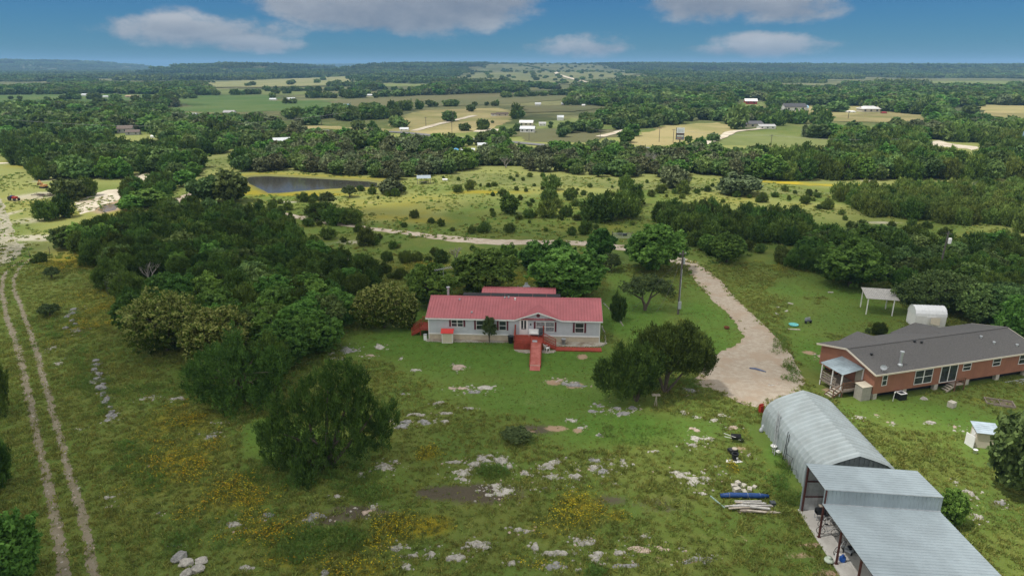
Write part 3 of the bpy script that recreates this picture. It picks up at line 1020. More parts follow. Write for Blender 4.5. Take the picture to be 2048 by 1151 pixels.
def merge_single(kind, lod):
    """crown and trunk joined in one mesh, for copies too small to show parts"""
    res = []
    for cm, tm, h, w in PROTO[(kind, lod)]:
        if tm is None:
            res.append((cm, h, w))
            continue
        import bmesh
        bm = bmesh.new()
        bm.from_mesh(cm)
        n0 = len(bm.faces)
        bm.from_mesh(tm)
        bm.faces.ensure_lookup_table()
        for f in bm.faces[n0:]:
            f.material_index = 1
        m_ = bpy.data.meshes.new(kind + '_tree')
        bm.to_mesh(m_)
        bm.free()
        m_.materials.append(cm.materials[0])
        m_.materials.append(bark)
        res.append((m_, h, w))
    return res


SINGLE = {(k, 'mid'): merge_single(k, 'mid') for k in KM}
SINGLE.update({(k, 'low'): merge_single(k, 'low') for k in KM})
OBJNAME = {'juniper': 'juniper_tree', 'junlight': 'juniper_tree', 'oak': 'oak_tree', 'oakgrey': 'oak_tree', 'leafy': 'leafy_tree', 'cream': 'flowering_tree', 'grey': 'bare_tree', 'bush': 'juniper_bush', 'airy': 'mesquite_tree'}
PLANTED = []      # every individual: (x,y,obj,kind,zone)


def plant(kind, x, y, h, w, rz=None, vi=None, zone='', label=None, cat=None, group=None, lod=None, name=None, wy=None):
    d = depth(y)
    lod = lod or ('hi' if d < 125 else 'mid' if d < 360 else 'low')
    rz = random.uniform(0, 6.28) if rz is None else rz
    z = float(gz(np.array([x]), np.array([y]))[0])
    nm = name or OBJNAME[kind]
    px_h = h / d * F
    if lod == 'low' or (px_h < 34 and lod == 'mid'):
        lst = SINGLE[(kind, lod)]
        m_, h0, w0 = lst[(vi if vi is not None else random.randrange(99)) % len(lst)]
        o = link_mesh(nm, m_)
    else:
        lst = PROTO[(kind, lod)]
        cm, tm, h0, w0 = lst[(vi if vi is not None else random.randrange(99)) % len(lst)]
        o = empty(nm, (x, y, z))
        link_mesh('crown', cm, o)
        link_mesh('trunk', tm, o)
    o.location = (x, y, z)
    o.rotation_euler = (0, 0, rz)
    o.scale = (w / w0, (wy or w) / w0, h / h0)
    tag(o, label, cat, group)
    PLANTED.append((x, y, o, kind, zone, label, h, w))
    return o


def plant_px(kind, px, pyb, pw, ph, **k):
    """crown pw wide and ph tall on the photograph, base of trunk at px,pyb"""
    x, y = at(px, pyb)
    d = depth(y)
    w = pw / F * d
    el_ = math.atan2(CAM_H, y)
    h = ph / F * d / math.cos(el_) * .92
    return plant(kind, x, y, h, w * 1.02, **k)


# ---- single trees, each placed where it stands
def ragged(lobes, seed, n, r0, r1):
    q_ = random.Random(seed * 7 + 1)
    out = list(lobes)
    for _ in range(n):
        l = lobes[q_.randrange(len(lobes))]
        a, e = q_.uniform(0, 6.283), q_.uniform(-.15, 1.3)
        s_ = q_.uniform(r0, r1)
        out.append((l[0] + l[3] * math.cos(a) * math.cos(e), l[1] + l[4] * math.sin(a) * math.cos(e), l[2] + l[5] * math.sin(e), s_, s_, s_ * 1.15))
    return out


def custom_tree(name, lobes, material, px, pyb, n, leaves, sr, leaf, style, seed, trunk, label, cat, tipfrac=0, group=None, mid_tr=.2, inner=.12):
    if style == 'juniper':
        lobes = ragged(lobes, seed, 26, .45, .95)
    x, y = at(px, pyb)
    o = empty(name, (x, y, 0), 0, label, cat, group)
    link_mesh('crown', crown_mesh(name + '_crown', MATS[material], lobes, n, leaves, sr, leaf, seed=seed, style=style, inner=inner, low=1, tipfrac=tipfrac), o)
    if trunk:
        trunk.build('trunk', bark if mid_tr else bark_grey, o)
    return o


# big foreground juniper with bare limbs, leaning crown
def limbs(mb, base, ends, r0, mi=0):
    rr = random.Random(5)
    for e in ends:
        b, e = Vector(base), Vector(e)
        m1 = b.lerp(e, .35) + Vector((rr.uniform(-.3, .3), rr.uniform(-.3, .3), rr.uniform(0, .5)))
        m2 = b.lerp(e, .7) + Vector((rr.uniform(-.3, .3), rr.uniform(-.3, .3), rr.uniform(0, .4)))
        mb.path([b, m1, m2, e], [r0, r0 * .75, r0 * .5, r0 * .18], 7, mi)
    return mb


tb = limbs(MB(), (0, 0, -.2), [(-4.2, 0, 3.0), (-2.4, .8, 5.2), (.4, 1.2, 7.0), (2.6, .8, 5.8), (4.4, 1, 4.2), (-1, -1.2, 3.2), (1.6, -.8, 3.6), (-3.2, -1, 1.6), (.2, -.9, 1.6), (-4.9, .3, 1.2)], .20)
custom_tree('juniper_tree', [(-.6, .4, 3.4, 2.5, 2.2, 2.6), (1.6, 1.2, 5.0, 2.0, 1.9, 1.8), (-2.8, .3, 3.3, 2.3, 2.2, 2.4), (-4.4, 0, 2.0, 1.5, 1.6, 1.6), (3.2, 1.2, 4.4, 1.5, 1.5, 1.2), (5.1, 1.2, 3.3, 1.35, 1.3, 1.1), (4.3, 1, 2.2, 1.6, 1.4, 1.3), (-1.7, -2.2, .9, 1.2, 1.1, 1.2), (-.6, -1.9, 1.5, 1.1, 1.0, 1.2), (-.9, -3.0, .7, .9, .9, .9), (1.2, 1.4, 7.3, 1.5, 1.4, 1.2), (3.0, 1.6, 6.9, 1.1, 1.1, .9),
                            (-1.0, -.9, 1.2, 1.4, 1.2, 1.3), (1.4, .2, 2.3, 2.6, 1.8, 2.0), (-2.6, .2, 1.4, 2.4, 1.5, 1.4), (0.2, 1.0, 6.2, 1.9, 1.8, 1.6), (-1.4, .6, 5.4, 1.4, 1.4, 1.3), (2.9, 1.2, 6.1, 1.2, 1.2, 1.1)],
            'juniper_leaf', 655, 932, 2500, 26, .30, .20, 'juniper', 3, tb, 'large ragged dark juniper with bare limbs alone on the foreground slope', 'tree', inner=.10).scale = (.95, 1, 1.13)
SCL = 1.13
tb = limbs(MB(), (0, 0, -.2), [(-2.0, .3, 3.9), (-1.2, .8, 5.0), (.3, .8, 5.4), (1.6, .5, 5.0), (2.6, .3, 3.8), (-.4, -.5, 4.2), (1.0, -.7, 4.2)], .15)
custom_tree('juniper_tree', [(0, .4, 4.7, 2.4, 2.3, 1.7), (-1.6, .6, 4.3, 1.8, 1.8, 1.7), (1.9, .4, 4.6, 1.9, 1.9, 1.6), (3.0, .2, 4.0, 1.4, 1.4, 1.3), (.6, .5, 5.6, 1.8, 1.7, 1.1), (2.6, .4, 3.0, 1.2, 1.4, .8), (1.2, -.6, 3.7, 1.7, 1.4, 1.0), (-.8, 0, 3.5, 1.6, 1.6, 1.0)],
            'juniper_leaf', 1329, 784, 2100, 24, .32, .21, 'juniper', 8, tb, 'taller wide juniper with several dark trunks beside the gravel parking patch', 'tree', inner=.10).scale = (SCL, SCL, SCL)
tb = limbs(MB(), (0, 0, -.2), [(-2.2, .3, 2.8), (-1.2, .2, 3.9), (.2, .5, 4.4), (1.3, .1, 3.6), (0, -.8, 3.0), (.6, .2, 2.4)], .13)
custom_tree('juniper_tree', [(-.4, .2, 3.1, 1.9, 1.9, 1.7), (-2.1, .2, 2.7, 1.6, 1.6, 1.4), (.6, .3, 3.9, 1.5, 1.5, 1.2), (-1.3, .4, 4.0, 1.4, 1.4, 1.0), (-3.1, .1, 2.5, 1.1, 1.1, .8), (.5, -.2, 2.2, 1.3, 1.2, 1.2), (-.9, -.3, 1.9, 1.4, 1.2, 1.0)],
            'juniper_leaf', 1273, 801, 1500, 24, .31, .21, 'juniper', 9, tb, 'smaller bushy juniper left of the taller one in the yard', 'tree', inner=.10).scale = (1.08, 1.08, SCL)
# pale flowering tree left of the red roofed house
tb = trunk_mb(5.8, 7, 8, 3, .13)
custom_tree('flowering_tree', [(0, 0, 3.6, 2.6, 2.4, 2.3), (-2.2, 0, 3.0, 1.7, 1.8, 1.7), (2.6, .2, 2.9, 2.0, 1.8, 2.0), (.3, 0, 5.0, 1.7, 1.6, 1.2), (-1.6, .2, 4.4, 1.3, 1.3, 1.0), (1.8, .4, 4.2, 1.3, 1.3, 1.0), (-1.2, -.8, 2.0, 1.8, 1.4, 1.4), (2.8, -.3, 1.6, 1.5, 1.4, 1.2)],
            'cream_leaf', 768, 654, 1500, 22, .34, .23, 'leaf', 12, tb, 'round tree covered in cream blossom left of the red roofed house', 'tree', tipfrac=.40)
for px, pb, w, h, sd, lb in ((335, 700, 150, 125, 13, 'large cream blossoming tree at the left edge of the near thicket'), (440, 735, 140, 130, 14, 'cream blossoming tree right of its twin at the thicket front')):
    x, y = at(px, pb)
    ww = w / F * depth(y)
    hh = h / F * depth(y) * .98
    custom_tree('flowering_tree', lobes_round(hh, ww, random.Random(sd), 9, .12), 'cream_leaf', px, pb, 1500, 22, .38, .25, 'leaf', sd, trunk_mb(hh, ww, sd, 3, .14), lb, 'tree', tipfrac=.42)
x, y = at(480, 797)
ww = 205 / F * depth(y)
custom_tree('juniper_tree', lobes_juniper(6.0, ww, random.Random(44), 11), 'juniper_leaf', 480, 797, 2400, 24, .34, .21, 'juniper', 44, trunk_mb(6.0, ww, 44, 3, .16), 'broad dark juniper in front of the cream blossoming trees', 'tree', inner=.10)
# mesquite with a forked trunk
mb = MB()
mb.path([(0, 0, -.1), (-.1, 0, .8), (-.5, 0, 1.7), (-1.5, 0, 2.3), (-2.7, .2, 2.9)], [.26, .22, .17, .12, .06], 8)
mb.path([(.05, 0, .3), (.5, 0, 1.4), (.8, .2, 2.4), (1.2, .3, 3.5)], [.20, .17, .12, .06], 8)
mb.path([(-.5, 0, 1.7), (-.4, .3, 2.8), (-.7, .5, 3.9)], [.14, .09, .04], 6)
mb.path([(.6, 0, 1.8), (1.6, -.2, 2.7), (2.7, 0, 3.3)], [.11, .08, .03], 6)
mb.path([(-1.5, 0, 2.3), (-2.2, -.5, 3.1)], [.08, .03], 5)
custom_tree('mesquite_tree', [(0, .3, 4.0, 2.2, 2.0, .9), (-2.3, .2, 3.5, 1.6, 1.6, .75), (2.0, 0, 3.7, 1.7, 1.6, .8), (.5, .4, 4.6, 1.6, 1.4, .6), (3.1, 0, 3.0, 1.0, 1.1, .6), (-1.0, -.6, 3.2, 1.2, 1.1, .5)],
            'airy_leaf', 1290, 620, 620, 13, .36, .17, 'leaf', 15, mb, 'airy mesquite with a forked leaning trunk in the side yard', 'tree', inner=.2)
mb = MB()
mb.path([(0, 0, -.1), (.1, 0, 1.2), (-.5, .1, 2.8), (-1.2, .2, 4.2)], [.2, .16, .11, .05], 8)
mb.path([(.1, 0, 1.0), (1.3, .1, 2.6), (2.4, .2, 3.9)], [.14, .10, .04], 7)
custom_tree('mesquite_tree', [(0, 0, 4.0, 3.0, 2.6, 1.6), (-3.2, 0, 3.2, 2.2, 2.0, 1.5), (3.0, .3, 3.6, 2.6, 2.2, 1.6), (5.4, .5, 3.4, 2.0, 2.0, 1.4), (.8, .3, 5.3, 2.0, 1.8, 1.0), (-1.6, -.3, 2.2, 2.0, 1.6, 1.3), (2.2, -.3, 1.9, 2.4, 1.6, 1.4)],
            'oak_leaf', 1858, 626, 1300, 16, .42, .22, 'leaf', 16, mb, 'spreading grey green mesquite overhanging the small open shelter', 'tree', inner=.15)

ONE = [  # kind, base x, base y, crown width, height (pixels), name, label
    ('leafy', 860, 610, 92, 84, 'leafy_tree', 'mid green broadleaf tree behind the stovepipe end of the red roofed house'),
    ('leafy', 965, 587, 122, 90, 'oak_tree', 'dense dark round oak behind the middle of the red roof'),
    ('leafy', 1138, 590, 146, 92, 'oak_tree', 'widest dense dark oak behind the right end of the red roof'),
    ('leafy', 1075, 541, 70, 60, 'leafy_tree', 'bushy tree behind the wide dark oak, left one of the pair'),
    ('leafy', 1120, 538, 66, 58, 'leafy_tree', 'bushy tree behind the wide dark oak, right one of the pair'),
    ('leafy', 1018, 530, 38, 44, 'leafy_tree', 'small leafy tree just above the gap between the two dark oaks'),
    ('leafy', 1200, 520, 54, 62, 'leafy_tree', 'small round tree on a thin trunk beside the ranch road'),
    ('airy', 1220, 542, 38, 36, 'leafy_tree', 'small pale shrubby tree under the thin trunked roadside tree'),
    ('leafy', 1307, 540, 112, 92, 'oak_tree', 'tall dense oak hiding the bend of the caliche road'),
    ('leafy', 1453, 524, 64, 58, 'leafy_tree', 'bright green young tree right of the caliche drive'),
    ('juniper', 1236, 640, 34, 54, 'juniper_tree', 'slim dark young tree standing alone off the right end of the red roofed house'),
    ('leafy', 1700, 572, 118, 92, 'leafy_tree', 'rounded bright green tree at the back edge of the right lawn'),
    ('leafy', 2028, 700, 92, 108, 'leafy_tree', 'bright leafy tree behind the right end of the orange house'),
    ('oak', 2066, 1000, 170, 190, 'oak_tree', 'big dark leafy tree at the right edge below the well house'),
    ('leafy', 1897, 1046, 56, 66, 'leafy_tree', 'green bush growing behind the open metal carport'),
    ('juniper', 1757, 670, 32, 26, 'juniper_bush', 'lone small dark bush on the lawn behind the orange house'),
    ('juniper', -4, 826, 62, 108, 'juniper_tree', 'dark juniper cut off by the left edge beside the wheel ruts, uppermost of three'),
    ('juniper', -8, 978, 76, 104, 'juniper_tree', 'dark juniper cut off by the left edge beside the wheel ruts, middle of three'),
    ('leafy', 18, 1176, 140, 128, 'leafy_tree', 'leafy tree in the bottom left corner beside the wheel ruts'),
    ('juniper', 540, 770, 90, 100, 'juniper_tree', 'dark juniper leaning on the right side of the broad front one'),
    ('oakgrey', 1348, 376, 56, 44, 'oak_tree', 'grey green round oak alone in the meadow, left of its twin'),
    ('oakgrey', 1478, 389, 80, 40, 'oak_tree', 'grey green low wide oak alone in the meadow, right of its twin'),
    ('oak', 418, 406, 66, 56, 'oak_tree', 'big round oak at the left end of the pond, left half'),
    ('oak', 460, 404, 74, 62, 'oak_tree', 'big round oak at the left end of the pond, right half'),
    ('juniper', 1200, 440, 84, 52, 'juniper_tree', 'wide dark juniper in the middle of the meadow clump'),
    ('juniper', 1250, 436, 60, 50, 'juniper_tree', 'dark juniper at the lower right of the meadow clump'),
    ('juniper', 1262, 410, 58, 42, 'juniper_tree', 'dark juniper at the upper right of the meadow clump'),
    ('juniper', 1250, 380, 36, 28, 'juniper_tree', 'small juniper at the top of the meadow clump'),
    ('juniper', 96, 440, 48, 40, 'juniper_tree', 'dark juniper on the pale ground beside the sandy track, left one of two'),
    ('juniper', 128, 434, 46, 44, 'juniper_tree', 'dark juniper on the pale ground beside the sandy track, right one of two'),
    ('oak', 138, 400, 58, 44, 'oak_tree', 'blue green oak left of the bare sand bank'),
    ('juniper', 172, 392, 44, 38, 'juniper_tree', 'juniper between the blue green oak and the sand bank'),
    ('leafy', 300, 412, 70, 34, 'leafy_tree', 'bright green tree above the dark thicket near the brown pool'),
    ('leafy', 262, 420, 44, 30, 'leafy_tree', 'bright green tree beside the brown stock pool'),
    ('leafy', 372, 372, 44, 32, 'leafy_tree', 'bright green tree up against the left side of the round pond oak'),
    ('juniper', 640, 438, 60, 34, 'juniper_tree', 'dark juniper beside the ranch road, left one of the roadside group'),
    ('juniper', 672, 446, 56, 34, 'juniper_tree', 'dark juniper beside the ranch road, middle one of the roadside group'),
    ('juniper', 704, 448, 50, 32, 'juniper_tree', 'dark juniper beside the ranch road, right one of the roadside group'),
    ('airy', 655, 412, 34, 26, 'mesquite_tree', 'small feathery mesquite behind the roadside junipers'),
    ('airy', 700, 394, 30, 22, 'mesquite_tree', 'small feathery mesquite on the green pond dam'),
    ('leafy', 1018, 428, 36, 40, 'juniper_tree', 'upright dark tree at the left edge of the meadow bushes'),
    ('grey', 783, 388, 48, 32, 'bare_tree', 'brownish grey tree at the right tip of the pond'),
    ('oak', 1735, 665, 10, 10, 'juniper_bush', 'tiny bush by the back gable of the orange house'),
    ('leafy', 632, 670, 90, 84, 'leafy_tree', 'bright broadleaf tree at the right end of the near thicket'),
    ('airy', 1035, 880, 60, 20, 'mesquite_bush', 'low feathery green bush in the stony front yard'),
    ('airy', 100, 632, 40, 24, 'mesquite_bush', 'low grey green brush by the stones right of the upper ruts'),
    ('airy', 105, 556, 30, 22, 'mesquite_bush', 'faint feathery bush in the orange flowered pasture'),
    ('oak', 1475, 258, 36, 46, 'oak_tree', 'tall tree beside the grey roofed ranch house far right of the billboard'),
    ('oak', 1425, 282, 27, 16, 'oak_tree', 'lone spreading tree in the mown field right of the billboard'),
    ('leafy', 1377, 286, 15, 15, 'leafy_tree', 'small tree right of the billboard'),
    ('oak', 1635, 226, 20, 16, 'oak_tree', 'round tree in the pasture right of the white farmhouse'),
    ('oak', 1607, 234, 18, 14, 'oak_tree', 'dark round tree in front of the white farmhouse'),
    ('oak', 1672, 224, 40, 20, 'oak_tree', 'wide tree left of the cream hip roofed barn'),
    ('oak', 1792, 246, 15, 12, 'oak_tree', 'small lone tree below the cream hip roofed barn'),
]
for kind, px, pb, w, h, nm, lb in ONE:
    plant_px(kind, px, pb, w, h, name=nm, label=lb, cat='bush' if nm.endswith('bush') else 'tree')

def scatter(poly, sp, seed):
    r = np.random.default_rng(seed)
    xs_ = [p[0] for p in poly]
    ys_ = [p[1] for p in poly]
    gx, gy = np.meshgrid(np.arange(min(xs_), max(xs_), sp), np.arange(min(ys_), max(ys_), sp))
    gx = gx.ravel() + r.uniform(-.45, .45, gx.size) * sp
    gy = gy.ravel() + r.uniform(-.45, .45, gy.size) * sp
    k = inside(poly, gx, gy)
    return gx[k], gy[k]


# ---- hedgerows and lone field oaks far off: base points along each row (pixels), height in metres
HEDGE = [([(-40, 221), (120, 222), (235, 224)], 7, 2), ([(262, 215), (312, 214)], 6, 1), ([(318, 211), (372, 210)], 6, 1), ([(126, 199), (200, 199)], 6, 2), ([(315, 199), (392, 197)], 6, 2), ([(396, 192), (520, 189), (640, 186)], 6, 1),
         ([(520, 183), (700, 182), (900, 182)], 6, 2), ([(600, 196), (700, 197), (722, 195)], 6, 2), ([(560, 208), (600, 207)], 5, 1), ([(720, 230), (800, 222), (835, 220)], 7, 2), ([(836, 214), (930, 213), (1000, 212)], 5, 1), ([(560, 240), (640, 236), (720, 234)], 7, 2),
         ([(1000, 196), (1140, 190), (1290, 186)], 6, 2), ([(1135, 212), (1240, 208), (1300, 206)], 7, 3), ([(1130, 268), (1230, 262), (1290, 256), (1345, 247)], 6, 2), ([(1345, 243), (1470, 240)], 7, 2), ([(980, 170), (1150, 168), (1300, 166)], 5, 1), ([(1040, 148), (1130, 152)], 5, 1),
         ([(1480, 240), (1560, 246), (1680, 250)], 7, 3), ([(930, 262), (1000, 258)], 5, 1), ([(700, 262), (760, 262)], 6, 1), ([(1400, 180), (1700, 178)], 6, 2), ([(0, 190), (120, 189)], 6, 2), ([(870, 240), (905, 243)], 7, 1), ([(790, 255), (815, 258)], 6, 2), ([(1160, 246), (1240, 250)], 6, 2)]
LONE = [(95, 201, 9), (22, 199, 8), (40, 199, 8), (193, 205, 11), (232, 206, 20), (271, 203, 14), (296, 203, 16), (318, 207, 20), (340, 205, 16), (545, 196, 12), (548, 186, 10), (575, 187, 10), (630, 193, 9), (752, 196, 12), (1102, 250, 8), (985, 246, 6), (911, 238, 5),
        (942, 223, 16), (1005, 262, 12), (1035, 262, 16), (985, 272, 16), (1020, 273, 18), (1125, 274, 22), (1180, 266, 14), (1350, 250, 10), (1100, 256, 8), (822, 200, 3), (640, 231, 12)]


# ---- meadow bushes placed one by one
BUSH = [(618, 452, 26), (583, 447, 20), (732, 490, 42), (759, 478, 14), (785, 497, 19), (775, 522, 26), (813, 525, 38), (868, 510, 20), (882, 525, 34), (808, 454, 15), (829, 436, 20),
        (863, 446, 17), (882, 452, 17), (968, 464, 32), (721, 382, 17), (744, 388, 19), (792, 393, 20), (776, 392, 15), (807, 383, 15), (687, 484, 15), (607, 403, 28), (560, 407, 15), (576, 420, 22),
        (940, 379, 23), (915, 385, 22), (977, 374, 12), (596, 482, 22), (630, 486, 22), (657, 477, 34), (717, 464, 22), (1033, 381, 11), (1094, 434, 42), (1057, 436, 26), (1133, 433, 26), (1097, 406, 40),
        (1114, 415, 24), (1139, 400, 26), (1089, 393, 14), (1167, 390, 14), (1182, 394, 14), (1150, 389, 13), (1131, 390, 12), (1065, 405, 11), (1150, 412, 18), (1170, 468, 32), (1192, 457, 12), (1265, 450, 11),
        (1019, 465, 24), (1092, 463, 10), (1122, 440, 14), (1168, 438, 30), (1274, 425, 22), (1322, 386, 24), (1364, 397, 15), (1367, 388, 30), (1303, 393, 16), (1404, 410, 14), (1414, 383, 16), (1524, 404, 26),
        (1473, 394, 18), (1060, 354, 13), (1085, 354, 12), (1103, 379, 40), (1550, 394, 16), (1569, 383, 16), (1618, 392, 16), (1668, 397, 10), (1682, 399, 9), (1654, 418, 28), (1747, 475, 26), (1786, 468, 18),
        (1836, 476, 38), (1890, 472, 24), (2011, 479, 30), (1822, 454, 20), (1852, 455, 18), (1782, 454, 18), (1768, 466, 16), (2042, 517, 22), (2000, 511, 34), (1567, 525, 44), (1611, 407, 24), (1683, 429, 14),
        (2009, 528, 16), (83, 524, 28), (545, 420, 22), (520, 428, 26), (560, 436, 24), (536, 448, 26), (500, 440, 22), (640, 505, 26), (520, 412, 18), (548, 405, 12), (625, 414, 14), (745, 372, 10), (1560, 500, 0),
        (905, 462, 12), (945, 500, 14), (1240, 470, 12), (1352, 410, 10), (1445, 405, 10), (1590, 420, 14), (1500, 412, 12), (1040, 400, 12), (1180, 375, 10), (1225, 392, 12), (1005, 392, 22), (1060, 412, 12), (990, 372, 12),
        (1700, 455, 18), (1690, 440, 12), (1635, 395, 14), (1590, 388, 10), (1700, 388, 14), (1745, 390, 16), (770, 545, 30), (745, 540, 22), (800, 556, 30), (716, 520, 20), (1560, 512, 26), (1520, 505, 24), (1495, 500, 26)]
n = 0
for px, pb, w in BUSH:
    if w:
        n += 1
        for _ in range(random.choice((0, 0, 1, 2)) if w > 15 else 0):
            plant_px('bush', px + random.choice((-1, 1)) * w * random.uniform(.4, .9), pb + random.uniform(-3, 3), w * random.uniform(.4, .7), w * random.uniform(.3, .5), zone='b1')
        plant_px('bush', px, pb, w * 1.0, w * (.58 + .26 * random.random()), zone='b1', group='juniper bushes dotted over the meadow')

xq, yq = scatter(poly_px([(430, 398), (700, 392), (900, 352), (1100, 354), (1500, 372), (1790, 392), (1660, 404), (1640, 440), (1500, 430), (1300, 432), (1180, 470), (900, 466), (700, 440), (560, 418)]), 5.0, 71)
kq = [i for i in range(len(xq)) if random.random() < .135 * (1.6 if proj(xq[i], yq[i])[0] > 990 else .6)]
for i in kq:
    w_ = random.uniform(.7, 1.5)
    plant('bush', float(xq[i]), float(yq[i]), w_ * random.uniform(.65, .9), w_, zone='b1')
print('bushes', len(kq))

# ---- woods
WOODS = [  # zone text, base polygon in pixels, spacing, mix, height range, w/h
    ('in the dark left thicket', [(128, 498), (205, 458), (330, 440), (430, 446), (560, 466), (600, 490), (690, 532), (760, 585), (700, 600), (600, 600), (330, 610), (250, 640), (235, 590), (200, 545), (180, 520)],
     3.1, (('juniper', .85), ('oak', .08), ('leafy', .07)), (3.0, 4.6), 1.15),
    ('in the bright lower thicket', [(250, 640), (330, 606), (600, 600), (690, 606), (692, 660), (690, 690), (610, 720), (560, 740), (400, 690), (290, 690)],
     3.4, (('leafy', .75), ('juniper', .2), ('oak', .05)), (4.0, 5.4), 1.1),
    ('left of the ranch road', [(330, 432), (345, 412), (400, 416), (480, 425), (560, 440), (600, 470), (560, 468), (430, 448)],
     3.4, (('juniper', .9), ('oak', .1)), (2.2, 3.6), 1.15),
    ('on the far pond bank', [(486, 346), (560, 341), (640, 347), (740, 353), (790, 362), (905, 350), (900, 332), (700, 322), (490, 322)], 5.0, (('grey', .42), ('oak', .38), ('oakgrey', .2)), (3.8, 5.4), 1.25),
    ('in the yellow green thicket', [(1668, 404), (1700, 424), (1770, 438), (1900, 450), (2120, 470), (2120, 386), (1900, 388), (1720, 392)], 3.6, (('junlight', .9), ('juniper', .1)), (3.2, 4.4), 1.2),
    ('in the dark middle belt', [(1304, 448), (1350, 470), (1400, 482), (1460, 492), (1520, 486), (1560, 492), (1626, 500), (1640, 474), (1590, 449), (1500, 444), (1400, 436), (1330, 428)], 3.4, (('juniper', 1.0),), (3.2, 4.6), 1.2),
    ('behind the bright young tree', [(1385, 486), (1470, 500), (1500, 508), (1470, 520), (1400, 512)], 3.2, (('juniper', .7), ('leafy', .3)), (2.2, 3.2), 1.2),
    ('behind the right lawn', [(1590, 512), (1640, 492), (1700, 484), (1760, 486), (1900, 492), (2120, 530), (2120, 640), (2000, 628), (1900, 618), (1860, 600), (1800, 580), (1760, 560), (1640, 555), (1600, 540)], 3.3,
     (('juniper', .6), ('leafy', .2), ('oak', .2)), (3.2, 4.8), 1.2),
    ('beside the white sheet metal shed', [(1900, 628), (1990, 632), (2110, 650), (2110, 700), (2060, 700), (1960, 655)], 3.8, (('oak', .5), ('juniper', .5)), (4.0, 5.0), 1.2),
    ('beside the bare sand bank', [(240, 402), (255, 380), (330, 362), (345, 374), (350, 396), (300, 408)], 4.0, (('juniper', .8), ('leafy', .2)), (2.6, 4.0), 1.2),
]
YB = [(-300, 300), (0, 303), (38, 335), (80, 371), (150, 374), (200, 384), (238, 376), (256, 345), (335, 344), (350, 366), (392, 374), (398, 352), (384, 316), (480, 306), (486, 340), (560, 338), (760, 345), (905, 342), (1000, 335), (1100, 346), (1230, 356),
      (1320, 358), (1400, 352), (1500, 360), (1600, 367), (1700, 374), (1790, 384), (2048, 392), (2400, 400)]
yb_x, yb_y = [p[0] for p in YB], [p[1] for p in YB]
NOTREE = FIELD_POLYS + [poly_px(p) for p in (
    [(455, 300), (520, 292), (575, 288), (600, 300), (560, 312), (480, 318)], [(225, 262), (300, 262), (320, 272), (320, 282), (240, 280)], [(1840, 278), (1980, 290), (1970, 304), (1860, 300)],
    [(200, 340), (262, 338), (262, 348), (205, 350)], [(905, 296), (960, 294), (1000, 304), (930, 306)], [(1005, 240), (1110, 238), (1120, 272), (1010, 280)], [(1600, 300), (1680, 300), (1760, 306), (1700, 312)], [(1760, 350), (1860, 346), (1800, 356)],
 [(1340, 284), (1400, 284), (1400, 296), (1330, 296)], [(100, 272), (128, 272), (128, 278), (100, 278)])]
HWY = poly_px([(560, 256), (680, 261), (800, 262), (900, 273), (1010, 280), (1130, 293), (1130, 299), (1010, 287), (900, 279), (800, 267), (680, 266), (560, 261)])
BLOCK = []   # filled with building spots: (x, y, radius)


def blocked(x, y):
    for bx_, by_, br in BLOCK:
        if (x - bx_) ** 2 + (y - by_) ** 2 < br * br:
            return True
    return False


for px, py, r_ in [(250, 268, 12), (282, 272, 8), (452, 277, 10), (525, 299, 9), (563, 294, 12), (1058, 256, 16), (1050, 270, 14), (1085, 252, 10), (1120, 245, 10), (935, 308, 12), (920, 315, 6), (950, 297, 10), (850, 303, 8), (1094, 330, 7),
                   (970, 233, 14), (1005, 240, 14), (1520, 256, 26), (1502, 209, 16), (1485, 201, 30), (1590, 222, 26), (1745, 226, 20), (1768, 229, 14), (1900, 233, 16), (850, 366, 7), (890, 362, 4), (1360, 290, 14), (640, 240, 8), (692, 216, 14), (83, 215, 16),
                   (455, 232, 14), (115, 274, 4), (1430, 230, 16), (1245, 202, 16), (905, 260, 8), (1280, 248, 10), (1265, 245, 10), (1850, 190, 20)]:
    x, y = at(px, py)
    BLOCK.append((x, y, r_ * .8))
    BLOCK.append((x, y - r_ * 1.2, r_ * .8))


CAND = []   # (x,y,kind,h,w,zone)
rr = random.Random(21)


def pick(mix):
    t_ = rr.random()
    for k, w in mix:
        t_ -= w
        if t_ < 0:
            return k
    return mix[-1][0]


for zi, (zone, pts, sp, mix, hr, wf) in enumerate(WOODS):
    x_, y_ = scatter(poly_px(pts), sp, 50 + zi)
    gap = fbm(x_, y_, 9, 60 + zi)
    for x, y, g in zip(x_, y_, gap):
        if g < .35:
            continue
        h = rr.uniform(*hr)
        CAND.append((x, y, pick(mix), h, h * wf * rr.uniform(.9, 1.2), zone))


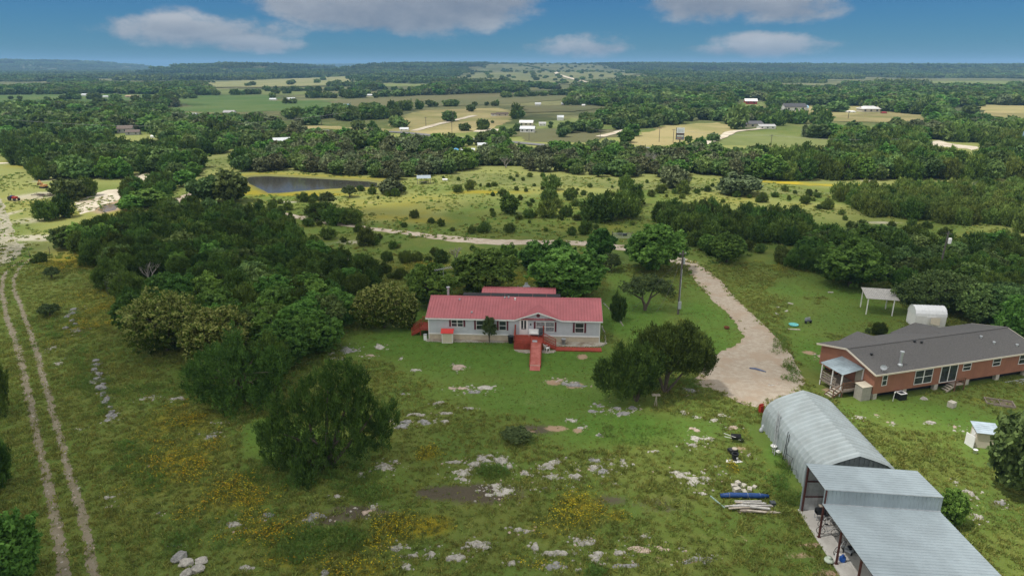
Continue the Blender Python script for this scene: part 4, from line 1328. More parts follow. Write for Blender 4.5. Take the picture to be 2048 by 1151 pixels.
def domain(y0, y1, sp, seed, hr, thresh, wf=1.25):
    X = y1 * .80 + 12
    r = np.random.default_rng(seed)
    gx, gy = np.meshgrid(np.arange(-X, X, sp), np.arange(y0, y1, sp))
    gx = gx.ravel() + r.uniform(-.48, .48, gx.size) * sp
    gy = gy.ravel() + r.uniform(-.48, .48, gy.size) * sp
    px, py = proj(gx, gy)
    k = (np.abs(gx) < gy * .80 + 12) & (py < np.interp(px, yb_x, yb_y))
    k &= ~inside(HWY, gx, gy)
    for poly in NOTREE:
        far_ = poly[0][1] > 330
        for s_ in ((1, .94, .88, .83) if far_ else (1,)):
            k &= ~inside(poly, gx / s_, gy / s_)
    gx, gy, px, py = gx[k], gy[k], px[k], py[k]
    n1 = fbm(gx, gy, 60, seed + 1)
    n2 = fbm(gx, gy, 34, seed + 2)
    hs = fbm(gx, gy, 40, seed + 3)
    op = fbm(gx, gy, 150, seed + 4)
    for x, y, a, b, c_, o_, qx, qy in zip(gx, gy, n1, n2, hs, op, px, py):
        th__ = thresh * (.55 if y < 330 and (qx < 500 or 880 < qx < 1720) else 1)
        if b < th__ or o_ < th__ * .9:
            continue
        if blocked(x, y):
            continue
        # species by place: junipers nearer the left and right flanks, oaks and leafy trees down the middle
        if y < 330:
            if qx < 500:
                mix = (('juniper', .62), ('oak', .25), ('leafy', .13)) if a < .52 else (('juniper', .25), ('oak', .45), ('leafy', .3))
            elif qx < 1500:
                mix = (('leafy', .42), ('oak', .36), ('oakgrey', .12), ('grey', .10)) if a > .42 else (('grey', .3), ('oak', .4), ('leafy', .3))
            else:
                mix = (('junlight', .35), ('juniper', .3), ('oak', .2), ('leafy', .15))
        else:
            mix = (('oak', .55), ('juniper', .25), ('leafy', .2)) if a < .5 else (('oak', .35), ('oakgrey', .1), ('leafy', .4), ('grey', .05), ('juniper', .1))
        h = rr.uniform(*hr) * (.75 + .5 * c_)
        CAND.append((x, y, pick(mix), h, h * wf * rr.uniform(.85, 1.25), 'far'))


domain(215, 330, 4.9, 80, (3.8, 6.8), .30, 1.15)
domain(330, 620, 6.8, 90, (4.2, 7.6), .43, 1.35)
domain(620, 1250, 10.0, 100, (5.4, 8.2), .455, 1.6)
hp_ = [p for p, f_ in zip(FIELD_POLYS, FIELDS) if f_[2] is fm_hill or f_[2] is fm_tan]
for p in hp_:
    sx_, sy_ = scatter(p, 34, 400)
    for x_, y_ in zip(sx_, sy_):
        if rr.random() < (.20 if p[0][1] > 1800 else .05):
            hh_ = rr.uniform(5, 8)
            CAND.append((x_, y_, 'oak', hh_, hh_ * 1.7, 'far'))
for pts_, h_, rows_ in HEDGE:
    w_pts = [Vector(at(*p_)) for p_ in pts_]
    for a_, b_ in zip(w_pts[:-1], w_pts[1:]):
        for r_i in range(rows_):
            for j_ in range(int((b_ - a_).length / (h_ * 1.05))):
                q_ = a_.lerp(b_, rr.random()) + Vector((rr.uniform(-2, 2), rr.uniform(0, 7) + r_i * 7))
                hh_ = h_ * rr.uniform(.6, 1.1)
                if rr.random() < .85 and not blocked(q_.x, q_.y):
                    CAND.append((q_.x, q_.y, pick((('oak', .7), ('juniper', .3))), hh_, hh_ * rr.uniform(1.1, 1.7), 'far'))
for px_, py_, w_ in LONE:
    x_, y_ = at(px_, py_)
    ww_ = w_ / F * depth(y_) * 1.1
    CAND.append((x_, y_, 'oak', ww_ * .72, ww_, 'far'))
by_name = {}
for c_ in CAND:
    by_name.setdefault(OBJNAME[c_[2]], []).append(c_)
REST = []
ZF = [(0, 500, 'beyond the sand bank'), (500, 905, 'behind the pond'), (905, 1330, 'behind the middle meadow'), (1330, 1700, 'below the billboard'), (1700, 9999, 'beyond the yellow strip')]
CAP = {'juniper_tree': 262, 'oak_tree': 270, 'leafy_tree': 270, 'bare_tree': 200}
for nm, lst in by_name.items():
    lst.sort(key=lambda c_: -c_[3] / c_[1])
    cap = CAP.get(nm, 280)
    for i, (x, y, kind, h, w, zone) in enumerate(lst):
        px, py = proj(x, y)
        if i < cap and -60 < px < 2110:
            if zone == 'far':
                zone = next(z for a, b, z in ZF if px < b)
            plant(kind, x, y, h, w, zone=zone)
        else:
            REST.append((x, y, kind, h, w))

ORD = ['first', 'second', 'third', 'fourth', 'fifth', 'sixth', 'seventh', 'eighth', 'ninth', 'tenth', 'eleventh', 'twelfth']


def ordn(i):
    if i < 12:
        return ORD[i]
    k = i + 1
    return '%d%s' % (k, 'th' if 10 <= k % 100 <= 20 else {1: 'st', 2: 'nd', 3: 'rd'}.get(k % 10, 'th'))


LOOK = {'juniper': 'dark green juniper', 'junlight': 'yellow green juniper', 'oak': 'mid green oak', 'oakgrey': 'grey green oak', 'leafy': 'bright broadleaf tree', 'cream': 'cream blossoming tree', 'grey': 'brownish thin leaved tree', 'bush': 'round juniper bush', 'airy': 'feathery mesquite'}
grp = {}
for rec in PLANTED:
    x, y, o, kind, zone, label, h, w = rec
    if label:
        continue
    if kind == 'bush':
        px, py = proj(x, y)
        zone = ('left of the pond dam', 'below the pond', 'in the middle meadow', 'in the right meadow', 'on the pale ground at right')[0 if px < 600 else 1 if px < 850 else 2 if px < 1290 else 3 if px < 1660 else 4]
    grp.setdefault((kind, zone), []).append(rec)
for (kind, zone), lst in grp.items():
    lst.sort(key=lambda r_: r_[1])
    for i, r_ in enumerate(lst):
        o = r_[2]
        tag(o, '%s %s, %s from the front' % (LOOK[kind], zone, ordn(i)), 'bush' if kind == 'bush' else 'tree', '%ss %s' % (LOOK[kind], zone))

# ---- what nobody could count: geometry node scatters, one object each


def scatter_object(name, pts, rots, scls, idxs, meshes, label):
    col = bpy.data.collections.new(name + '_kinds')
    for i, m_ in enumerate(meshes):
        o = bpy.data.objects.new('%s_kind_%02d' % (name, i), m_)
        col.objects.link(o)
    me_ = bpy.data.meshes.new(name)
    n_p = len(pts)
    me_.vertices.add(n_p)
    me_.vertices.foreach_set('co', np.asarray(pts, np.float32).ravel())
    for nm_, typ, data, key in (('rot', 'FLOAT_VECTOR', rots, 'vector'), ('scl', 'FLOAT_VECTOR', scls, 'vector')):
        a = me_.attributes.new(nm_, typ, 'POINT')
        a.data.foreach_set(key, np.asarray(data, np.float32).ravel())
    a = me_.attributes.new('idx', 'INT', 'POINT')
    a.data.foreach_set('value', np.asarray(idxs, np.int32))
    o = link_mesh(name, me_)
    ng = bpy.data.node_groups.new(name, 'GeometryNodeTree')
    ng.interface.new_socket('Geometry', in_out='INPUT', socket_type='NodeSocketGeometry')
    ng.interface.new_socket('Geometry', in_out='OUTPUT', socket_type='NodeSocketGeometry')
    gi = ng.nodes.new('NodeGroupInput')
    go = ng.nodes.new('NodeGroupOutput')
    ip = ng.nodes.new('GeometryNodeInstanceOnPoints')
    ci = ng.nodes.new('GeometryNodeCollectionInfo')
    ci.inputs['Collection'].default_value = col
    ci.inputs['Separate Children'].default_value = True
    ci.inputs['Reset Children'].default_value = True

    def na(nm_, t_):
        q_ = ng.nodes.new('GeometryNodeInputNamedAttribute')
        q_.data_type = t_
        q_.inputs['Name'].default_value = nm_
        return [s for s in q_.outputs if s.enabled][0]
    ng.links.new(gi.outputs[0], ip.inputs['Points'])
    ng.links.new(ci.outputs[0], ip.inputs['Instance'])
    ip.inputs['Pick Instance'].default_value = True
    ng.links.new(na('idx', 'INT'), ip.inputs['Instance Index'])
    ng.links.new(na('rot', 'FLOAT_VECTOR'), ip.inputs['Rotation'])
    ng.links.new(na('scl', 'FLOAT_VECTOR'), ip.inputs['Scale'])
    ng.links.new(ip.outputs[0], go.inputs[0])
    md = o.modifiers.new('scatter', 'NODES')
    md.node_group = ng
    tag(o, label, kind='stuff')
    return o


kinds = ['juniper', 'junlight', 'oak', 'oakgrey', 'leafy', 'grey']
low_meshes = []
low_i = {}
for k_ in kinds:
    for m_, h0, w0 in SINGLE[(k_, 'low')]:
        low_i.setdefault(k_, []).append((len(low_meshes), h0, w0))
        low_meshes.append(m_)
    for m_, h0, w0 in SINGLE[(k_, 'mid')][:2]:
        low_i.setdefault(k_ + 'm', []).append((len(low_meshes), h0, w0))
        low_meshes.append(m_)
pts, rots, scls, idxs = [], [], [], []
for x, y, kind, h, w in REST:
    i, h0, w0 = rr.choice(low_i[kind if y > 300 else kind + 'm'])
    pts.append((x, y, float(hill(np.array([x]), np.array([y]))[0])))
    rots.append((0, 0, rr.uniform(0, 6.28)))
    scls.append((w / w0, w / w0, h / h0))
    idxs.append(i)
print('individual trees', len(PLANTED), 'rest', len(REST))
scatter_object('distant_woods', pts, rots, scls, idxs, low_meshes, 'thousands of oaks and junipers covering the valley floor')

# groves: many crowns in one patch, for the hills
gms = []
for gi_ in range(5):
    r = np.random.default_rng(300 + gi_)
    parts, tones = [], []
    for j in range(46):
        gx_, gy_ = r.uniform(-42, 42, 2)
        hh = r.uniform(5, 9)
        ww = hh * r.uniform(1.0, 1.5)
        c_, t_ = crown_arrays([(gx_, gy_, hh * .5, ww * .5, ww * .5, hh * .5)], 22, 4, 1.0, 2.6, gi_ * 100 + j, 'leaf', .05, 1)
        parts.append(c_)
        tones.append(np.clip(t_ * .8 + r.normal(0, .12), 0, 1))
    c_ = np.concatenate(parts)
    t_ = np.concatenate(tones)
    gms.append(quads_mesh('grove', c_, len(t_), t_, MATS[('oak_leaf', 'juniper_leaf', 'oak_leaf', 'juniper_light', 'oak_leaf')[gi_]]))
pts, rots, scls, idxs = [], [], [], []
HNO = [p for p in FIELD_POLYS if max(q_[1] for q_ in p) > 1000]
y = 1250.0
while y < 9500:
    sp = 66 + (y - 1250) * .016
    for x in np.arange(-.82 * y, .82 * y, sp):
        qx, qy = x + rr.uniform(-.4, .4) * sp, y + rr.uniform(-.4, .4) * sp
        if any(inside(p, np.array([qx + dx_]), np.array([qy + dy_]))[0] for p in HNO for dx_, dy_ in ((0, 0), (-34, 0), (34, 0), (0, 34), (0, -34), (0, 110), (0, 220))):
            continue
        if y < 2300 and float(fbm(np.array([qx]), np.array([qy]), 260, 77)[0]) < .40:
            continue
        s_ = sp / 66 * rr.uniform(.9, 1.25)
        pts.append((qx, qy, float(hill(np.array([qx]), np.array([qy]))[0]) - 1.0))
        rots.append((0, 0, rr.uniform(0, 6.28)))
        scls.append((s_, s_, rr.uniform(.8, 1.2) * min(s_, 1.3)))
        idxs.append(rr.randrange(5))
    y += sp
print('groves', len(pts))
scatter_object('hill_woods', pts, rots, scls, idxs, gms, 'unbroken scrub woodland on the far hills')
# scattered trees on the bare hillside

# ---- grass tufts, weeds, wildflowers near the camera


def tuft(name, n, h, w, seed, material, lw_=.03, head=0, head_mat=None):
    r = np.random.default_rng(seed)
    base = np.zeros((n, 3))
    base[:, :2] = r.normal(0, w * .35, (n, 2))
    d = r.normal(0, .55, (n, 3))
    d[:, 2] = 1
    L = h * r.uniform(.5, 1.1, n)
    top = base + d * L[:, None]
    s_ = r.normal(0, 1, (n, 3))
    s_[:, 2] = 0
    s_ /= np.linalg.norm(s_, axis=1)[:, None]
    s_ *= lw_
    co_ = np.stack([base - s_, base + s_, top + s_ * .5, top - s_ * .5], 1)
    tone = np.clip(r.normal(.5, .22, n), 0, 1)
    m_ = quads_mesh(name, co_.reshape(-1, 3), n, tone, material)
    if head:
        k = r.choice(n, head)
        hd = top[k]
        a = np.array([1, 0, 0.]) * .030
        b = np.array([0, 1, 0.]) * .030
        hz = np.stack([hd - a - b, hd + a - b, hd + a + b, hd - a + b], 1) + np.array([0, 0, .02])
        co2 = np.concatenate([co_, hz]).reshape(-1, 3)
        m_ = quads_mesh(name, co2, n + head, np.concatenate([tone, r.random(head)]), material)
        m_.materials.append(head_mat)
        mi = np.zeros(n + head, np.int32)
        mi[n:] = 1
        m_.polygons.foreach_set('material_index', mi)
    return m_


tm_ = [tuft('tuft', 16, .16, .35, i, MATS['grass_blade'], .03) for i in range(4)]
r = np.random.default_rng(5)


def area_pts(n, y0, y1, p=1.0):
    y = y0 + (y1 - y0) * r.random(n) ** p
    x = (r.random(n) * 2 - 1) * (y * .80 + 10)
    return x, y


def open_ok(x, y):
    ok = np.ones(len(x), bool)
    ok &= dist_poly(DRIVE, x, y) > -1.0 * r.random(len(x)) ** 3
    for rt in RUTS:
        dr__ = np.full(len(x), 1e9)
        for (ax, ay), (bx__, by__) in zip(rt[:-1], rt[1:]):
            vx, vy = bx__ - ax, by__ - ay
            t__ = np.clip(((x - ax) * vx + (y - ay) * vy) / (vx * vx + vy * vy), 0, 1)
            dr__ = np.minimum(dr__, np.hypot(x - ax - t__ * vx, y - ay - t__ * vy))
        ok &= dr__ > .16 + .34 * r.random(len(x))
    ok &= ~((x > 23.0) & (x < 33.5) & (y > 30) & (y < 60.5))
    ux, uy = math.cos(R(16.2)), math.sin(R(16.2))
    lx, ly = (x - 38.46) * ux + (y - 65.71) * uy, -(x - 38.46) * uy + (y - 65.71) * ux
    ok &= ~((lx > -3.5) & (lx < 23) & (ly > -.2) & (ly < 9))
    ux, uy = math.cos(R(-3.29)), math.sin(R(-3.29))
    lx, ly = (x + 10.87) * ux + (y - 82.94) * uy, -(x + 10.87) * uy + (y - 82.94) * ux
    ok &= ~((lx > -.4) & (lx < 22.6) & (ly > -.6) & (ly < 9))
    ok &= ~((lx > 11.3) & (lx < 15) & (ly > -9.3) & (ly < 0))
    ok &= ~((lx > 15) & (lx < 22.3) & (ly > -3.2) & (ly < -1.6))
    return ok


x_, y_ = area_pts(76000, 34, 118, .8)
k = open_ok(x_, y_)
x_, y_ = x_[k], y_[k]
lw_, ye_, dr_, dk_, so_, sa_ = masks(x_, y_)
keep = (r.random(len(x_)) < (1 - .75 * np.clip(dk_ + so_ + sa_, 0, 1)) * np.where(lw_ > .5, .45, 1))
x_, y_, lw_ = x_[keep], y_[keep], lw_[keep]
sz = np.where(lw_ > .45, r.uniform(.35, .6, len(x_)), r.uniform(.6, 1.5, len(x_)) * (.6 + fbm(x_, y_, 6, 9)))
scatter_object('pasture_grass', np.stack([x_, y_, np.zeros(len(x_))], 1), np.stack([np.zeros(len(x_))] * 2 + [r.uniform(0, 6.28, len(x_))], 1),
               np.stack([sz, sz, sz * r.uniform(.6, 1.2, len(x_))], 1), r.integers(0, 4, len(x_)), tm_, 'short uneven pasture grass over the near slope')
# flowers where the yellow mask is strong
fl = [tuft('flower_tuft', 7, .30, .4, 30 + i, MATS['grass_blade'], .02, 9, MATS['flower_yellow' if i < 3 else 'flower_orange']) for i in range(4)]
x_, y_ = area_pts(150000, 34, 120, .8)
k = open_ok(x_, y_)
x_, y_ = x_[k], y_[k]
ym = masks(x_, y_)[1] * (.5 + .9 * sm(fbm(x_, y_, 2.2, 12), .35, .7))
k = r.random(len(x_)) < sm(ym, .2, 1.1) * .9
x_, y_ = x_[k], y_[k]
scatter_object('wildflowers', np.stack([x_, y_, np.zeros(len(x_))], 1), np.stack([np.zeros(len(x_))] * 2 + [r.uniform(0, 6.28, len(x_))], 1),
               np.repeat(r.uniform(.7, 1.3, len(x_))[:, None], 3, 1), np.where(x_ < -12, r.integers(1, 4, len(x_)), r.integers(0, 3, len(x_))), fl, 'drifts of yellow and orange wildflowers')
print('flowers', len(x_))
# weed clumps
wd = [crown_mesh('weed', MATS['weed_leaf'], [(0, 0, .22, .4, .4, .25), (.25, .1, .15, .3, .3, .2)], 24, 8, .10, .09, seed=i, style='juniper', low=1) for i in range(3)]
pts, rots, scls, idxs = [], [], [], []
for px, py, rx, ry, n_ in [(640, 1080, 90, 26, 150), (600, 1110, 60, 16, 40), (985, 945, 26, 12, 60), (160, 720, 30, 60, 60), (150, 650, 30, 30, 40), (200, 790, 30, 40, 50), (560, 950, 70, 30, 80), (700, 960, 60, 26, 60), (640, 700, 50, 26, 70), (610, 710, 40, 30, 50),
                           (1190, 1145, 16, 6, 14), (750, 990, 40, 12, 20), (260, 920, 40, 40, 60), (300, 960, 30, 30, 30), (470, 560, 40, 10, 10), (1240, 535, 60, 8, 30), (1270, 870, 90, 18, 30), (1570, 900, 14, 50, 60), (1560, 975, 20, 20, 30), (1585, 1000, 20, 12, 30),
                           (350, 780, 140, 14, 60), (860, 690, 160, 3, 0), (1560, 690, 20, 20, 20), (1580, 745, 14, 24, 24), (1370, 770, 30, 12, 20), (360, 1090, 30, 24, 30), (500, 1060, 120, 40, 30), (80, 680, 60, 60, 30), (680, 620, 40, 20, 30), (700, 640, 40, 40, 20)]:
    for _ in range(n_):
        a, q_ = rr.uniform(0, 6.28), math.sqrt(rr.random())
        x, y = at(px + rx * q_ * math.cos(a), py + ry * q_ * math.sin(a))
        pts.append((x, y, 0))
        rots.append((0, 0, rr.uniform(0, 6.28)))
        s_ = rr.uniform(.5, 1.5)
        scls.append((s_, s_, s_ * rr.uniform(.6, 1.1)))
        idxs.append(rr.randrange(3))
scatter_object('weed_patches', pts, rots, scls, idxs, wd, 'taller green weeds around trees stones and walls')

# rough tussocks and seedlings out in the middle meadow
x_ = r.uniform(-170, 190, 26000)
y_ = 112 + 220 * r.random(26000) ** 1.2
qx, qy = proj(x_, y_)
k = (qy > np.interp(qx, yb_x, yb_y) + 3) & (np.abs(x_) < y_ * .8) & (fbm(x_, y_, 12, 41) > .46) & (dist_poly(POND, x_, y_) > 2)
x_, y_ = x_[k], y_[k]
tus = [tuft('tussock', 14, .30, .6, 70 + i, MATS[m__], .09) for i, m__ in enumerate(('grass_blade', 'weed_leaf', 'grass_blade', 'juniper_light'))]
sz = r.uniform(.6, 1.6, len(x_))
scatter_object('meadow_tussocks', np.stack([x_, y_, np.zeros(len(x_))], 1), np.stack([np.zeros(len(x_))] * 2 + [r.uniform(0, 6.28, len(x_))], 1),
               np.stack([sz, sz, sz * .8], 1), np.where(r.random(len(x_)) < .06, 3, r.integers(0, 3, len(x_))), tus, 'rough tussocks and seedlings over the middle meadow')

# ---- limestone outcrops: broken knobbly slabs rising out of the turf
rock_mat = mat('limestone', (.44, .42, .37), .95, var=.1, scale=5, bump=.7, col2=(.20, .19, .175))
rock_pink = mat('limestone_pink', (.50, .40, .33), .95, var=.1, scale=2.5, bump=.6, col2=(.30, .23, .19))
rock_grey = mat('limestone_grey', (.32, .315, .30), .95, var=.1, scale=5.0, bump=.7, col2=(.16, .16, .165))
rock_white = mat('limestone_white', (.52, .50, .45), .95, var=.1, scale=5.0, bump=.7, col2=(.28, .26, .235))
ROCKS = [(694, 699, 18, 7, 'g'), (665, 706, 9, 4, 'w'), (672, 717, 15, 3, 'w'), (761, 694, 10, 4, 'w'), (739, 710, 12, 3, 'p'), (804, 716, 5, 2, 'w'), (919, 735, 14, 6, 'p'), (829, 739, 8, 2.5, 'w'), (808, 788, 9, 3, 'g'), (917, 776, 18, 4, 'p'), (967, 776, 23, 4, 'w'),
         (943, 785, 17, 4, 'g'), (878, 806, 10, 4, 'l'), (842, 829, 26, 3, 'l'), (814, 841, 17, 5, 'g'), (847, 843, 16, 5, 'g'), (803, 852, 15, 5, 'g'), (889, 841, 9, 4, 'l'), (892, 826, 14, 2, 'l'), (936, 816, 14, 2, 'l'), (764, 934, 25, 9, 'l'), (719, 951, 7, 7, 'w'), (790, 922, 6, 4, 'l'),
         (911, 925, 15, 3, 'l'), (943, 926, 16, 9, 'l'), (972, 920, 22, 9, 'l'), (925, 946, 24, 9, 'w'), (930, 958, 8, 5, 'w'), (1004, 920, 15, 10, 'l'), (1019, 935, 10, 5, 'l'), (1053, 948, 19, 6, 'l'), (1104, 929, 27, 9, 'l'), (1098, 954, 22, 5, 'l'), (1154, 948, 13, 10, 'l'),
         (1186, 920, 14, 5, 'g'), (1189, 937, 16, 6, 'l'), (1007, 979, 38, 15, 'w'), (985, 968, 16, 6, 'w'), (1127, 973, 14, 5, 'w'), (1089, 977, 15, 2, 'l'), (629, 1037, 22, 9, 'g'), (729, 1023, 20, 7, 'p'), (746, 1014, 8, 6, 'l'), (672, 992, 9, 4, 'l'), (799, 1095, 20, 8, 'l'), (864, 1108, 17, 11, 'l'),
         (823, 1111, 14, 3, 'l'), (913, 1114, 20, 8, 'l'), (960, 1090, 27, 11, 'l'), (1051, 1059, 22, 6, 'l'), (1072, 1096, 8, 11, 'l'), (1116, 1105, 33, 6, 'l'), (1171, 1084, 27, 10, 'l'), (1110, 1131, 30, 8, 'g'), (1022, 1125, 9, 5, 'l'), (805, 1131, 15, 6, 'l'), (650, 1143, 11, 8, 'g'),
         (1234, 924, 16, 11, 'l'), (1206, 942, 14, 8, 'g'), (1382, 954, 38, 13, 'W'), (1403, 876, 22, 5, 'w'), (1499, 909, 10, 4, 'l'), (1434, 932, 8, 3, 'l'), (1390, 891, 20, 5, 'l'), (1403, 981, 14, 6, 'w'), (1231, 967, 13, 2.5, 'l'), (1289, 1071, 9, 4, 'l'), (1256, 1078, 10, 4, 'l'),
         (1280, 1100, 22, 7, 'p'), (1196, 1111, 20, 11, 'l'), (1237, 1105, 11, 6, 'l'), (1390, 1119, 38, 8, 'g'), (1321, 1095, 14, 8, 'p'), (1256, 1132, 26, 6, 'g'), (1368, 1097, 8, 3, 'w'), (1310, 902, 8, 2, 'w'), (1201, 870, 6, 3, 'g'), (1164, 855, 7, 4, 'w'), (1114, 762, 16, 4, 'p'),
         (1143, 769, 22, 5, 'g'), (1200, 808, 13, 5, 'g'), (1194, 822, 13, 4, 'g'), (1235, 816, 8, 3, 'g'), (1246, 826, 14, 4, 'g'), (1267, 815, 9, 4, 'g'), (1220, 822, 6, 3, 'g'), (1376, 780, 15, 6, 'g'), (1144, 840, 8, 5, 'w'), (1434, 840, 13, 3, 'w'), (1368, 825, 6, 4, 'l'), (1392, 834, 5, 3, 'w'),
         (1445, 830, 8, 3, 'w'), (1468, 855, 10, 5, 'p'), (1389, 858, 8, 4, 'p'), (1711, 833, 15, 4, 'w'), (1910, 853, 12, 5, 'p'), (1943, 986, 13, 9, 'l'), (1926, 999, 11, 8, 'l'), (1954, 1032, 12, 9, 'l'), (1911, 964, 8, 4, 'l'), (2005, 1006, 12, 7, 'g'), (1753, 830, 6, 2, 'p'),
         (144, 626, 12, 8, 'g'), (151, 663, 16, 8, 'g'), (189, 729, 11, 5, 'g'), (189, 744, 6, 6, 'g'), (197, 760, 13, 8, 'g'), (201, 777, 12, 6, 'g'), (205, 790, 5, 5, 'g'), (211, 801, 9, 5, 'g'), (222, 836, 12, 9, 'g'), (300, 795, 16, 6, 'l'), (353, 797, 22, 4, 'l'), (119, 726, 8, 6, 'l'),
         (101, 698, 10, 5, 'l'), (442, 845, 12, 2, 'l'), (428, 865, 14, 7, 'g'), (160, 858, 8, 3, 'w'), (226, 992, 15, 6, 'l'), (223, 1011, 7, 4, 'p'), (321, 1025, 9, 5, 'g'), (470, 1046, 20, 9, 'l'), (539, 1029, 12, 6, 'g'), (347, 1089, 14, 8, 'g'), (293, 935, 6, 4, 'w'), (488, 1134, 11, 7, 'l'),
         (426, 872, 14, 4, 'g'), (610, 684, 5, 4, 'w'), (1850, 797, 8, 3, 'l'), (1860, 845, 10, 3, 'l'), (1790, 846, 8, 3, 'l'), (1640, 712, 9, 3, 'p'), (1545, 770, 9, 3, 'w')]
LMK = [('the red ramp', (1070, 735)), ('the blossoming trees', (420, 740)), ('the lone foreground juniper', (655, 930)), ('the two yard junipers', (1300, 800)), ('the bottom edge centre', (1000, 1150)), ('the lumber pile', (1500, 1010)),
       ('the well house', (1965, 880)), ('the wheel ruts', (110, 900)), ('the feathery yard bush', (1035, 878)), ('the gravel patch', (1480, 780)), ('the orange house steps', (1660, 785)), ('the yellow flower drift', (840, 1055))]
rk = {}
RN = {'g': 'weathered grey', 'w': 'whitish', 'W': 'broad mounded cream', 'p': 'pinkish tan', 'l': 'pitted pale'}
for i, (px, py, rx, ry, c_) in enumerate(ROCKS):
    x0, y0 = at(px, py)
    wx = rx / F * depth(y0) * 1.08
    wy = abs(at(px, py - ry)[1] - at(px, py + ry)[1]) / 2 * 1.08
    r_ = random.Random(i)
    res = max(.07, min(.16, wx / 14))
    nxr, nyr = int(wx * 2.6 / res), int(wy * 2.6 / res)
    gx_, gy_ = np.meshgrid(np.linspace(-1.3, 1.3, nxr), np.linspace(-1.3, 1.3, nyr))
    ang = r_.uniform(0, 6.28)
    n1 = fbm(gx_ * wx * .7 + x0, gy_ * wy + y0, .55, 3, 4)
    n2 = fbm(gx_ * wx + x0, gy_ * wy + y0, .28, 5, 2)
    q_ = np.sqrt(gx_ ** 2 + gy_ ** 2 + .25 * gx_ * gy_ * math.cos(ang))
    top = .05 + .05 * (c_ in 'gl') + (.16 if c_ == 'W' else 0)
    hz_ = (1 - q_ - (.66 - n1) * 2.4) * .40 + (n2 - .5) * .22
    hz_ = np.where(hz_ > 0, np.minimum(hz_, top) + np.where(hz_ > top, (n2 - .5) * .06, 0), np.maximum(hz_, -.12))
    vs = np.stack([gx_ * wx, gy_ * wy, hz_ + .015], -1).reshape(-1, 3)
    ii = np.arange(nyr * nxr).reshape(nyr, nxr)
    qd = np.stack([ii[:-1, :-1], ii[:-1, 1:], ii[1:, 1:], ii[1:, :-1]], -1).reshape(-1, 4)
    zq = vs[qd.ravel(), 2].reshape(-1, 4).max(1)
    qd = qd[zq > -.02]
    if len(qd) < 4:
        qd = np.stack([ii[:-1, :-1], ii[:-1, 1:], ii[1:, 1:], ii[1:, :-1]], -1).reshape(-1, 4)
        vs[:, 2] = np.maximum(vs[:, 2], .1 * (1 - q_.ravel() * 1.1))
    m_ = bpy.data.meshes.new('rock_outcrop')
    m_.from_pydata(vs.tolist(), [], qd.tolist())
    m_.materials.append({'g': rock_grey, 'w': rock_white, 'W': rock_white, 'p': rock_pink, 'l': rock_mat}[c_])
    o = link_mesh('rock_outcrop', m_)
    o.location = (x0, y0, 0)
    lk = min(LMK, key=lambda l: math.hypot(*(np.array(at(*l[1])) - (x0, y0))))
    d_ = math.hypot(*(np.array(at(*lk[1])) - (x0, y0)))
    rk.setdefault((c_, lk[0]), []).append((d_, o))
for (c_, lk), lst in rk.items():
    lst.sort(key=lambda t_: t_[0])
    for i, (d_, o) in enumerate(lst):
        tag(o, '%s limestone patch in the grass, %s nearest to %s' % (RN[c_], ordn(i).replace('first', 'very'), lk), 'rock', 'limestone patches in the grass near ' + lk.replace('the ', ''))

# small limestone chips broken off around the ledges
ch = []
for i in range(4):
    q_ = np.random.default_rng(i)
    k_ = 7
    an_ = np.linspace(0, 6.283, k_, endpoint=False)
    ring = [(math.cos(a) * q_.uniform(.6, 1), math.sin(a) * q_.uniform(.5, .9), -.05) for a in an_]
    mb_ = MB().add(ring + [(x__ * .75, y__ * .75, .22) for x__, y__, _ in ring], [(j, (j + 1) % k_, (j + 1) % k_ + k_, j + k_) for j in range(k_)] + [tuple(range(k_, 2 * k_))])
    o = mb_.build('chip', (rock_mat, rock_white, rock_pink, rock_mat)[i])
    ch.append(o.data)
    bpy.data.objects.remove(o)
pts, rots, scls, idxs = [], [], [], []
for px, py, rx, ry, c_ in ROCKS:
    x0, y0 = at(px, py)
    wx = rx / F * depth(y0)
    wy = abs(at(px, py - ry)[1] - at(px, py + ry)[1]) / 2
    for _ in range(int(7 + 26 * min(1.5, wx * wy))):
        a, q_ = rr.uniform(0, 6.28), rr.uniform(.5, 2.1)
        pts.append((x0 + math.cos(a) * q_ * wx, y0 + math.sin(a) * q_ * wy, 0))
        rots.append((0, 0, rr.uniform(0, 6.28)))
        s_ = rr.choice((.04, .05, .06, .09, .13, .18)) * rr.uniform(.7, 1.3)
        scls.append((s_, s_, s_))
        idxs.append(rr.randrange(4))
for rt in RUTS:
    for (ax, ay), (bx__, by__) in zip(rt[:-1], rt[1:]):
        for _ in range(int(math.hypot(bx__ - ax, by__ - ay) * 3)):
            t__ = rr.random()
            pts.append((ax + (bx__ - ax) * t__ + rr.gauss(0, .2), ay + (by__ - ay) * t__, 0))
            rots.append((0, 0, rr.uniform(0, 6.28)))
            s_ = rr.choice((.04, .06, .08, .14)) * rr.uniform(.7, 1.3)
            scls.append((s_, s_, s_ * .7))
            idxs.append(rr.randrange(4))
scatter_object('limestone_gravel', pts, rots, scls, idxs, ch, 'small pale limestone chips around the ledges')

